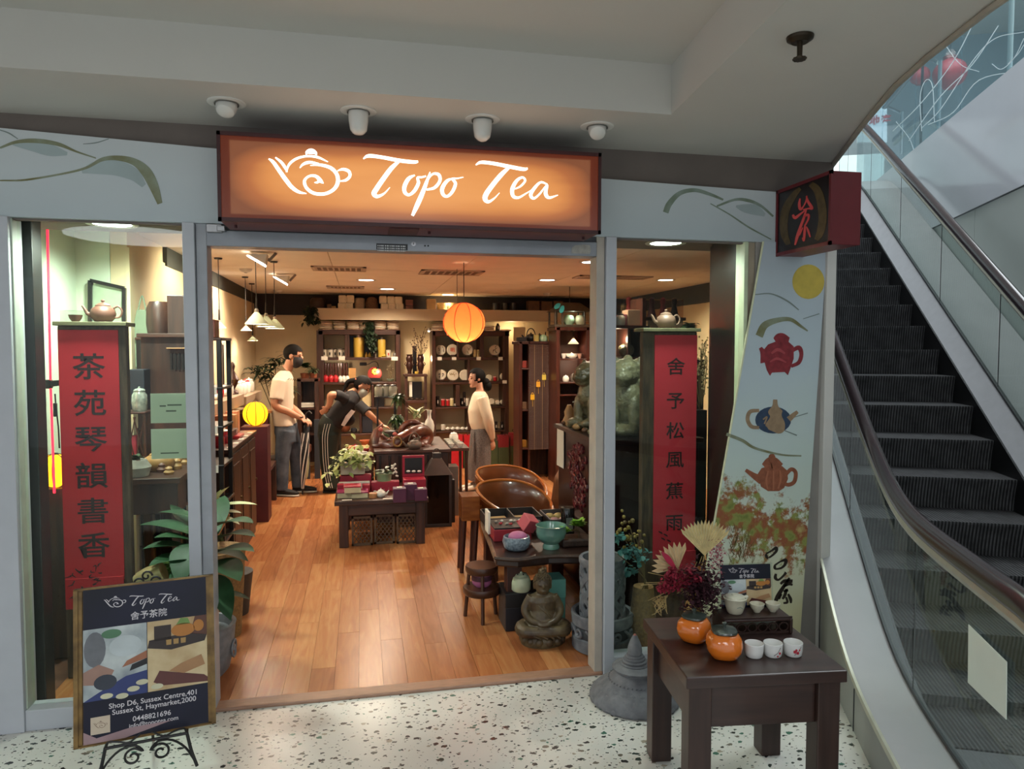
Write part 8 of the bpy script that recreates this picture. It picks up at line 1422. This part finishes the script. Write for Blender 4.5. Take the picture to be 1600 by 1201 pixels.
  # tea tray stand with fretwork
ts=thing('tea_tray','little dark wooden tray stand with fretwork side','tray',Vector((1.49,-.93,TZ)),rz=TR);TTz=.062
MB().box(-.135,.135,-.062,.065,TTz-.012,TTz).build('tray_top',TW,ts,local=True,bevel=.004);MB().box(-.135,.135,-.062,-.056,TTz,TTz+.006).build('lip',TW,ts,local=True);MB().box(.125,.137,-.066,.066,.001,TTz).build('end_panel',TWV,ts,local=True,bevel=.005);MB().box(-.137,-.125,-.066,.066,.001,TTz).build('end_panel',TWV,ts,local=True,bevel=.005)
for k in range(6):x=-.105+k*.042;MB().tube([(x+.018*math.cos(a),-.052,.026+.016*math.sin(a))for a in[2*PI*j/14 for j in range(14)]],.003,5,closed=True).build('fret_ring',TWV,ts,local=True,smooth=True)
MB().box(-.125,.125,-.055,-.049,.001,.010).build('fret_rail',TWV,ts,local=True)
tw=lambda x,y:Vector((1.49,-.93,TZ+TTz+.001))+Matrix.Rotation(TR,3,'Z')@Vector((x,y,0))
IV=M('ivory_glaze','c9c5ae',.3,var=.05,coat=.3)
c=tw(-.065,.01);t=thing('gaiwan','ivory lidded pouring cup on the tea tray','gaiwan',c);MB().lathe([(1e-6,0),(.026,0),(.03,.004),(.038,.03),(.043,.058),(.045,.06),(.042,.061),(.036,.03),(1e-6,.008)],32,c).build('cup',IV,t,smooth=True);MB().lathe([(1e-6,.058),(.040,.058),(.036,.067),(.014,.071),(.013,.074),(.010,.0745),(1e-6,.072)],28,c).build('lid',IV,t,smooth=True);MB().tube([c+Vector((.034,0,.05)),c+Vector((.054,0,.062))],[.013,.006],10).build('spout',IV,t,smooth=True)
mb=MB();mb.tube([c+Vector((-.012,-.0375,.03)),c+Vector((0,-.041,.036)),c+Vector((.012,-.0385,.028))],.0012,5);mb.build('painted_sprig',M('sprig_blue','7d8c86',.6),t)
for k,x in enumerate((.025,.090)):c=tw(x,.01);MB().lathe([(1e-6,0),(.012,0),(.014,.005),(.025,.018),(.0285,.034),(.027,.0345),(.022,.018),(1e-6,.009)],28,c).build('tasting_cup',IV,label=['small ivory tasting cup beside the pouring cup','small ivory tasting cup at the tray end'][k],cat='cup',group='ivory tasting cups',smooth=True)
# --- poster pictures shared by the small stand and the big easel poster
def poster(par,O,ex,ez,w,h,big):
 """printed sheet: O lower-left corner, ex / ez unit vectors"""
 nrm=ex.cross(ez).normalized()*-1
 if nrm.y>0:nrm=-nrm
 Q=lambda u,v,o=0.0:O+ex*(u*w)+ez*(v*h)+nrm*o
 def rect(name,u0,v0,u1,v1,mat,o,lab=None):return MB().prism([Q(u0,v0,o),Q(u1,v0,o),Q(u1,v1,o),Q(u0,v1,o)],nrm*.0006).build(name,mat,par,label=lab)
 rect('sheet',0,0,1,1,M('poster_navy','0e1018',.2 if big else .35,var=.25,scale=3,h2='191a30',spec=.3),0)
 W1=M('poster_white','cfcbd0',.5)
 k=w*.62/1140;cu,cv=.47,.885
 for nm,S_ in(('teapot_logo',LOGO),('brand_lettering',WORD)):
  mb=MB()
  for s in S_:mb.brush(s,lambda x,y:Q(cu,cv,.0008)+ex*((x-815)*k)-ez*((y-255)*k),.0003,nrm,4)
  mb.build(nm,W1,par)
 T=lambda s,u,v,size,hv=.0:text_mb(s,size,lambda x,y:Q(u,v,.0010)+ex*x+ez*y,heavy=hv)
 T('舍予茶院',.52,.79,w*.075,.01).build('subtitle',W1,par)
 # two picture panels, built up from flat printed shapes
 rect('photo_panel',.0,.27,.5,.735,M('photo_blue','7f8a92',.4,var=.5,scale=9,h2='c4cccb'),.0008);rect('photo_panel',.505,.27,1,.735,M('photo_tan','a8875a',.4,var=.4,scale=7,h2='d2bf96'),.0008)
 def blob_(name,pts,mat,o=.0016):MB().prism([Q(u,v,o)for u,v in pts],nrm*.0005).build(name,mat,par)
 EL=lambda cu_,cv_,ru,rv,n=18:[(cu_+ru*math.cos(2*PI*i/n),cv_+rv*math.sin(2*PI*i/n))for i in range(n)]
 blob_('printed_shape',EL(.09,.60,.085,.115),M('ph_grey','6d7076',.5,var=.2));blob_('printed_shape',EL(.22,.69,.08,.03),M('ph_green','4f7a5a',.5));blob_('printed_shape',EL(.33,.60,.13,.07),M('ph_mist','b9c3c6',.5),.0018)
 blob_('printed_shape',[(0,.27),(.5,.27),(.5,.42),(.33,.40),(.12,.32)],M('ph_indigo','27356e',.4));blob_('printed_shape',[(.0,.38),(.18,.36),(.24,.45),(.12,.5),(.0,.46)],M('ph_skin','9c7a6c',.5),.002);blob_('printed_shape',EL(.17,.38,.09,.05),M('ph_pot','2d3340',.4),.0024);blob_('printed_shape',[(.3,.46),(.5,.5),(.5,.55),(.34,.5)],M('ph_skin2','a0664a',.5),.002);blob_('printed_shape',[(.36,.43),(.5,.46),(.5,.50),(.38,.47)],M('ph_black','17171c',.5),.0024)
 for u,v in((.18,.29),(.30,.275),(.39,.31),(.46,.345),(.58,.30)):blob_('printed_cup',EL(u,v,.05,.018),M('ph_cream','c9c6a8',.5),.0028)
 blob_('printed_shape',[(.505,.56),(.7,.53),(.98,.56),(1,.60),(.85,.63),(.52,.61)],M('ph_darkbrown','2f2320',.5));blob_('printed_shape',EL(.80,.655,.10,.045),M('ph_orange','b0722e',.5),.002);blob_('printed_shape',EL(.93,.67,.045,.04),M('ph_orange','b0722e',.5),.002);blob_('printed_shape',[(.74,.69),(.78,.735),(.84,.73),(.86,.69)],M('ph_leaf','6f8f4a',.5),.002);blob_('printed_shape',[(.56,.60),(.56,.70),(.70,.70),(.70,.60)],M('ph_darkbrown','2f2320',.5));blob_('printed_shape',[(.86,.62),(1,.60),(1,.735),(.9,.735)],M('ph_wood','5a3426',.5))
 for u in(.66,.72,.78):blob_('printed_cup',[(u,.565),(u+.04,.565),(u+.042,.60),(u-.002,.60)],M('ph_ochre','a8854e',.5),.0026)
 blob_('printed_shape',[(.55,.33),(.6,.40),(.97,.33),(1,.31),(1,.28),(.62,.30)],M('ph_lute','5a2c26',.4),.002);blob_('printed_shape',[(.68,.39),(.78,.43),(.95,.47),(.98,.40),(.8,.36)],M('ph_hand','a67c54',.5),.0026)
 if big:
  for s,u,v,sz in(('Shop D6, Sussex Centre,401',.55,.215,.062),('Sussex St, Haymarket,2000',.56,.172,.062),('0448821696',.535,.112,.062),('info@topotea.com',.55,.066,.052)):T(s,u,v,w*sz,.012).build('address_line',W1,par)
  rect('sticker',.055,.055,.205,.165,M('sticker_cream','c9b9a4',.6),.0012);mb=MB();kk=w*.11/330
  for s in LOGO:mb.brush(s,lambda x,y:Q(.13,.115,.002)+ex*((x-410)*kk)-ez*((y-220)*kk),.0003,nrm,4)
  mb.build('sticker_logo',M('sticker_ink','8a7464',.6),par);blob_('printed_shape',[(0,0),(.32,0),(.7,.06),(.36,.06),(.1,.03),(0,.08)],M('ph_pinkish','a08488',.4),.001)
a0=tw(0,0);a,b,c_,d=[W(x,y,-.86)for x,y in((1128,965),(1202,960),(1202,880),(1128,884))]
sgn_=thing('acrylic_sign_holder','clear acrylic stand with a small shop poster on the table','sign holder',((a.x+b.x)/2,-.86,TZ));zb3=TZ+.001;wdt=b.x-a.x;hgt=d.z-zb3
poster(sgn_,Vector((a.x,-.86,zb3+.01)),Vector((math.cos(TR),math.sin(TR),0)),Vector((0,.10,1)).normalized(),wdt,hgt-.012,False)
MB().obox(((a.x+b.x)/2,-.853,zb3+hgt/2),(wdt+.02,.004,hgt),rx=-.10,rz=TR).build('acrylic_plate',glass_mat('acrylic','f2f6f6',.0,1.3),sgn_);MB().obox(((a.x+b.x)/2,-.83,zb3+.002),(wdt+.02,.09,.004),rz=TR).build('acrylic_foot',glass_mat('acrylic','f2f6f6',.0,1.3),sgn_)
# --- gold vase of dried flowers
vb=tp(1082,972);fv=thing('dried_bouquet','gold vase of dried crimson flowers and pleated palm fans','bouquet',vb);MB().lathe([(1e-6,0),(.028,0),(.034,.02),(.036,.05),(.026,.085),(.022,.10),(.026,.112),(.022,.112),(1e-6,.09)],28,vb).build('vase',M('gold_vase','a8894e',.3,.5,var=.1),fv,smooth=True)
def fvp(px,py,Y=-.85):return W(px,py,Y)
def palm_fan(cx,cy,tips,hexa,label):
 b=fvp(cx,cy,-.86);m=MB();n=len(tips);vs=[b];fs=[]
 for i,(x,y)in enumerate(tips):vs.append(fvp(x,y,-.87+(.006 if i%2 else-.006)))
 m.add(vs,[(0,i+1,i+2)for i in range(n-1)]);o=m.build('palm_fan',M('palm_'+hexa,hexa,.6,var=.15,scale=40),fv,label=label);md=o.modifiers.new('t','SOLIDIFY');md.thickness=.0012;MB().tube([vb+Vector((0,0,.1)),b],.0025,6).build('fan_stem',M('straw_stem','a8905c',.6),fv)
def fan_tips(cx,cy,r0,a0,a1,n,jag):return[(cx+(r0*(1 if i%2 else 1-jag))*math.cos(a0+(a1-a0)*i/(n-1)),cy-(r0*(1 if i%2 else 1-jag))*math.sin(a0+(a1-a0)*i/(n-1)))for i in range(n)]
palm_fan(1101,868,fan_tips(1101,868,56,.75,2.35,31,.14),'dccd9e','pale gold pleated palm fan');palm_fan(1060,888,fan_tips(1060,888,42,1.2,3.35,21,.22),'d0b890','tan pleated palm fan with a crimson streak')
MB().brush([(1034,862,3),(1043,872,9),(1052,884,6),(1056,890,2)],lambda x,y:fvp(x,y,-.885),.002,(0,-1,0),5).build('crimson_blade',M('crimson_blade','a01638',.5),fv)
CRM=M('crimson_flower','6e0e24',.8,var=.45,scale=60,h2='9c2038');DKP=M('dark_plum_flower','3a0f1c',.8,var=.4,scale=60);mb=MB()
for cx,cy,r in((1045,905,11),(1062,898,12),(1078,893,11),(1040,915,9),(1072,910,12),(1055,915,11),(1088,905,9),(1050,892,9),(1033,918,6)):
 for k in range(110):p=fvp(cx+random.gauss(0,r*.42),cy+random.gauss(0,r*.36),random.uniform(-.93,-.84));mb.leaf(p,(random.uniform(-1,1),random.uniform(-1.3,.2),random.uniform(-.6,1)),.017,.005,.1,n=2)
mb.build('crimson_blooms',CRM,fv,kind='stuff');mb=MB()
for k in range(1300):p=fvp(random.gauss(1096,15),random.gauss(920,18),random.uniform(-.92,-.82));mb.leaf(p,(random.uniform(-1,1),random.uniform(-1.3,.2),random.uniform(-.6,1)),.017,.006,.1,n=2)
mb.build('plum_blooms',DKP,fv,kind='stuff');mb=MB()
for k in range(260):p=fvp(random.gauss(1120,7),random.gauss(866,15),random.uniform(-.87,-.82));mb.leaf(p,(random.uniform(-1,1),random.uniform(-1,.2),random.uniform(-.2,1)),.010,.004,.1,n=2)
mb.build('pink_sprays',M('pink_spray','a85a68',.75,var=.4,scale=50),fv,kind='stuff');mb=MB()
for k in range(40):e=fvp(random.gauss(1068,28),random.gauss(905,22),-.86);mb.tube(cat([vb+Vector((0,0,.1)),vb+Vector((random.uniform(-.02,.02),0,.16)),e],3),.0014,4)
for k in range(26):b0=fvp(1036,935,-.86);mb.tube(cat([b0,fvp(random.uniform(1022,1045),random.uniform(930,950),-.88),fvp(random.uniform(1018,1046),random.uniform(936,964),-.9)],3),.0011,4)
mb.build('dry_stems',M('straw_stem','a8905c',.6),fv,kind='stuff')
# ================================================================ STONE FINIAL
sx_,sy_=1.247,-.318;sp_=thing('stone_finial','grey stone stupa-shaped finial with scalloped base on the terrazzo','finial',(sx_,sy_,0));GS=M('finial_stone','77787c',.75,var=.22,scale=22,bump=.3,h2='5f6065')
MB().lathe([(1e-6,.001),(.205,.001),(.212,.012),(.205,.035),(.185,.055),(.15,.075),(.115,.105),(.095,.125),(.088,.135),(.085,.14)],56,(sx_,sy_,0)).build('skirt',GS,sp_,smooth=True)
MB().lathe([(.088,.132),(.092,.138),(.088,.146),(.105,.149),(.106,.155),(.085,.165),(.07,.168)],40,(sx_,sy_,0)).build('collar',GS,sp_,smooth=True)
for z,r in((.170,.066),(.183,.058),(.195,.05),(.206,.042)):MB().lathe([(r*.8,z-.006),(r*.97,z-.004),(r,z+.001),(r*.96,z+.006),(r*.75,z+.008)],36,(sx_,sy_,0)).build('ring_step',GS,sp_,smooth=True)
MB().lathe([(.028,.212),(.034,.218),(.0345,.235),(.032,.25),(.024,.275),(.013,.298),(.008,.305)],28,(sx_,sy_,0)).build('bud',GS,sp_,smooth=True);MB().lathe([(.009,.303),(.006,.309),(1e-6,.312)],14,(sx_,sy_,0)).build('worn_tip',M('terracotta_tip','9a5a4c',.7),sp_,smooth=True)
pm1=MB().sph((0,0,0),1,10,7).mesh('petal',GS,True);
for row,(n_,r,z,sz)in enumerate(((26,.196,.022,(.012,.024,.024)),(24,.176,.046,(.012,.023,.02)),(22,.145,.067,(.012,.020,.018)))):
 for k in range(n_):
  a=2*PI*(k+.5*(row%2))/n_;o=bpy.data.objects.new('petal',pm1);COL.objects.link(o);o.parent=sp_;o.location=(r*math.cos(a),r*math.sin(a),z);o.rotation_euler=(0,-.7,a);o.scale=sz
pm2=MB().sph((0,0,0),.0042,8,5).mesh('bead',GS,True)
for k in range(40):a=2*PI*k/40;o=bpy.data.objects.new('bead',pm2);COL.objects.link(o);o.parent=sp_;o.location=(.122*math.cos(a),.122*math.sin(a),.101)
# ================================================================ EASEL AND FRAMED POSTER
B0=Vector((-1.077,-.535,.15));B1=Vector((-.592,-.44,.15));ex=(B1-B0).normalized();lean=Vector((-ex.y,ex.x,0))*.16;ez=(Vector((0,0,1))+lean).normalized();wF=(B1-B0).length;hF=.585
fp=thing('framed_poster','gold-framed dark shop poster leaning on the easel','poster',(B0+B1)/2);nr=ex.cross(ez).normalized();nr=nr if nr.y<0 else-nr
GO=M('frame_gold','8a6c3c',.4,.35,var=.35,scale=18,h2='5c4524')
def fbar(p0,p1,wv,name='frame_bar'):
 q=MB()
 for o,hh,t_ in((0,.008,1.0),(.008,.008,.68),(.016,.007,.36)):
  s_=wv*t_;q.prism([p0+nr*o,p1+nr*o,p1+s_+nr*o,p0+s_+nr*o],nr*hh)
 q.build(name,GO,fp)
c00,c10,c11,c01=B0,B1,B1+ez*hF,B0+ez*hF;fw=.042
fbar(c00,c01,ex*fw);fbar(c10,c11,ex*-fw);fbar(c01,c11,ez*-fw*.35);fbar(c00,c10,ez*fw*.35)
MB().prism([p-nr*.012 for p in(c00,c10,c11,c01)],nr*.01).build('backing',M('backing_black','151312',.7),fp)
poster(fp,c00+ex*.032+ez*.008+nr*.0165,ex,ez,wF-.06,hF-.012,True)
ea=thing('easel','black wrought-iron tabletop-style easel with scroll rest','easel',(B0+B1)/2-Vector((0,0,.15)));IRN=M('wrought_iron','131213',.5,var=.2);mid=(B0+B1)/2
pf=lambda u,z,o=.045:Vector((mid.x,mid.y,0))+ex*u+nr*o+Vector((0,0,z))
MB().tube([pf(-.14,.142,.05),pf(.14,.142,.05)],.006,8).build('rest_bar',IRN,ea,smooth=True);MB().tube([pf(-.14,.142,.05),pf(-.14,.142,-.02)],.006,8).build('rest_arm',IRN,ea,smooth=True);MB().tube([pf(.14,.142,.05),pf(.14,.142,-.02)],.006,8).build('rest_arm',IRN,ea,smooth=True)
for s_ in(-1,1):
 MB().tube(cat([pf(s_*.14,.142,.04),pf(s_*.155,.07,.05),pf(s_*.175,.006,.06)],5),.0065,8).build('front_leg',IRN,ea,smooth=True)
 sp=[(s_*(.045+.038*(1-i/30)*math.cos(th)),.085+.038*(1-i/30)*math.sin(th))for i,th in[(i,PI*.5-s_*0+i*.42*(1))for i in range(22)]]if False else None
 cs=[(s_*(.048+.036*(1-i/26)*math.cos(PI*.9-i*.45)),.088+.036*(1-i/26)*math.sin(PI*.9-i*.45))for i in range(20)]
 path=[(s_*.165,.04),(s_*.13,.09),(s_*.085,.122),(s_*.03,.122)]if False else[(s_*.165,.03),(s_*.135,.085),(s_*.09,.125),(s_*.04,.132),(s_*.013,.105)]
 MB().tube(cat([pf(u,z,.05)for u,z in path]+[pf(u,z,.05)for u,z in cs[2:]],3),.0045,7).build('scroll',IRN,ea,smooth=True)
 MB().tube(cat([pf(s_*.14,.142,.05),pf(s_*.13,.165,.055),pf(s_*.095,.16,.055),pf(s_*.06,.15,.055),pf(s_*.02,.175,.055)],4),.0035,6).build('front_curl',IRN,ea,smooth=True)
bk=-nr;MB().tube(cat([pf(0,.142,-.03),pf(0,.4,-.085),pf(0,.68,-.12)],5),.006,8).build('back_spine',IRN,ea,smooth=True);MB().tube([pf(0,.5,-.10),pf(0,.005,-.26)],.006,8).build('back_leg',IRN,ea,smooth=True)
for k,(u,z)in enumerate(((-.03,.735),(.03,.735),(-.055,.715),(.055,.715),(0,.76))):MB().tube([pf(u+.022*(1-i/16)*math.cos(i*.55),z+.022*(1-i/16)*math.sin(i*.55),-.125)for i in range(14)],.004,6).build('crest_curl',IRN,ea,smooth=True)
MB().tube([pf(0,.68,-.12),pf(0,.74,-.125)],.005,6).build('crest_stem',IRN,ea,smooth=True)
bpy.data.objects.remove(_fo);bpy.data.curves.remove(_fc)
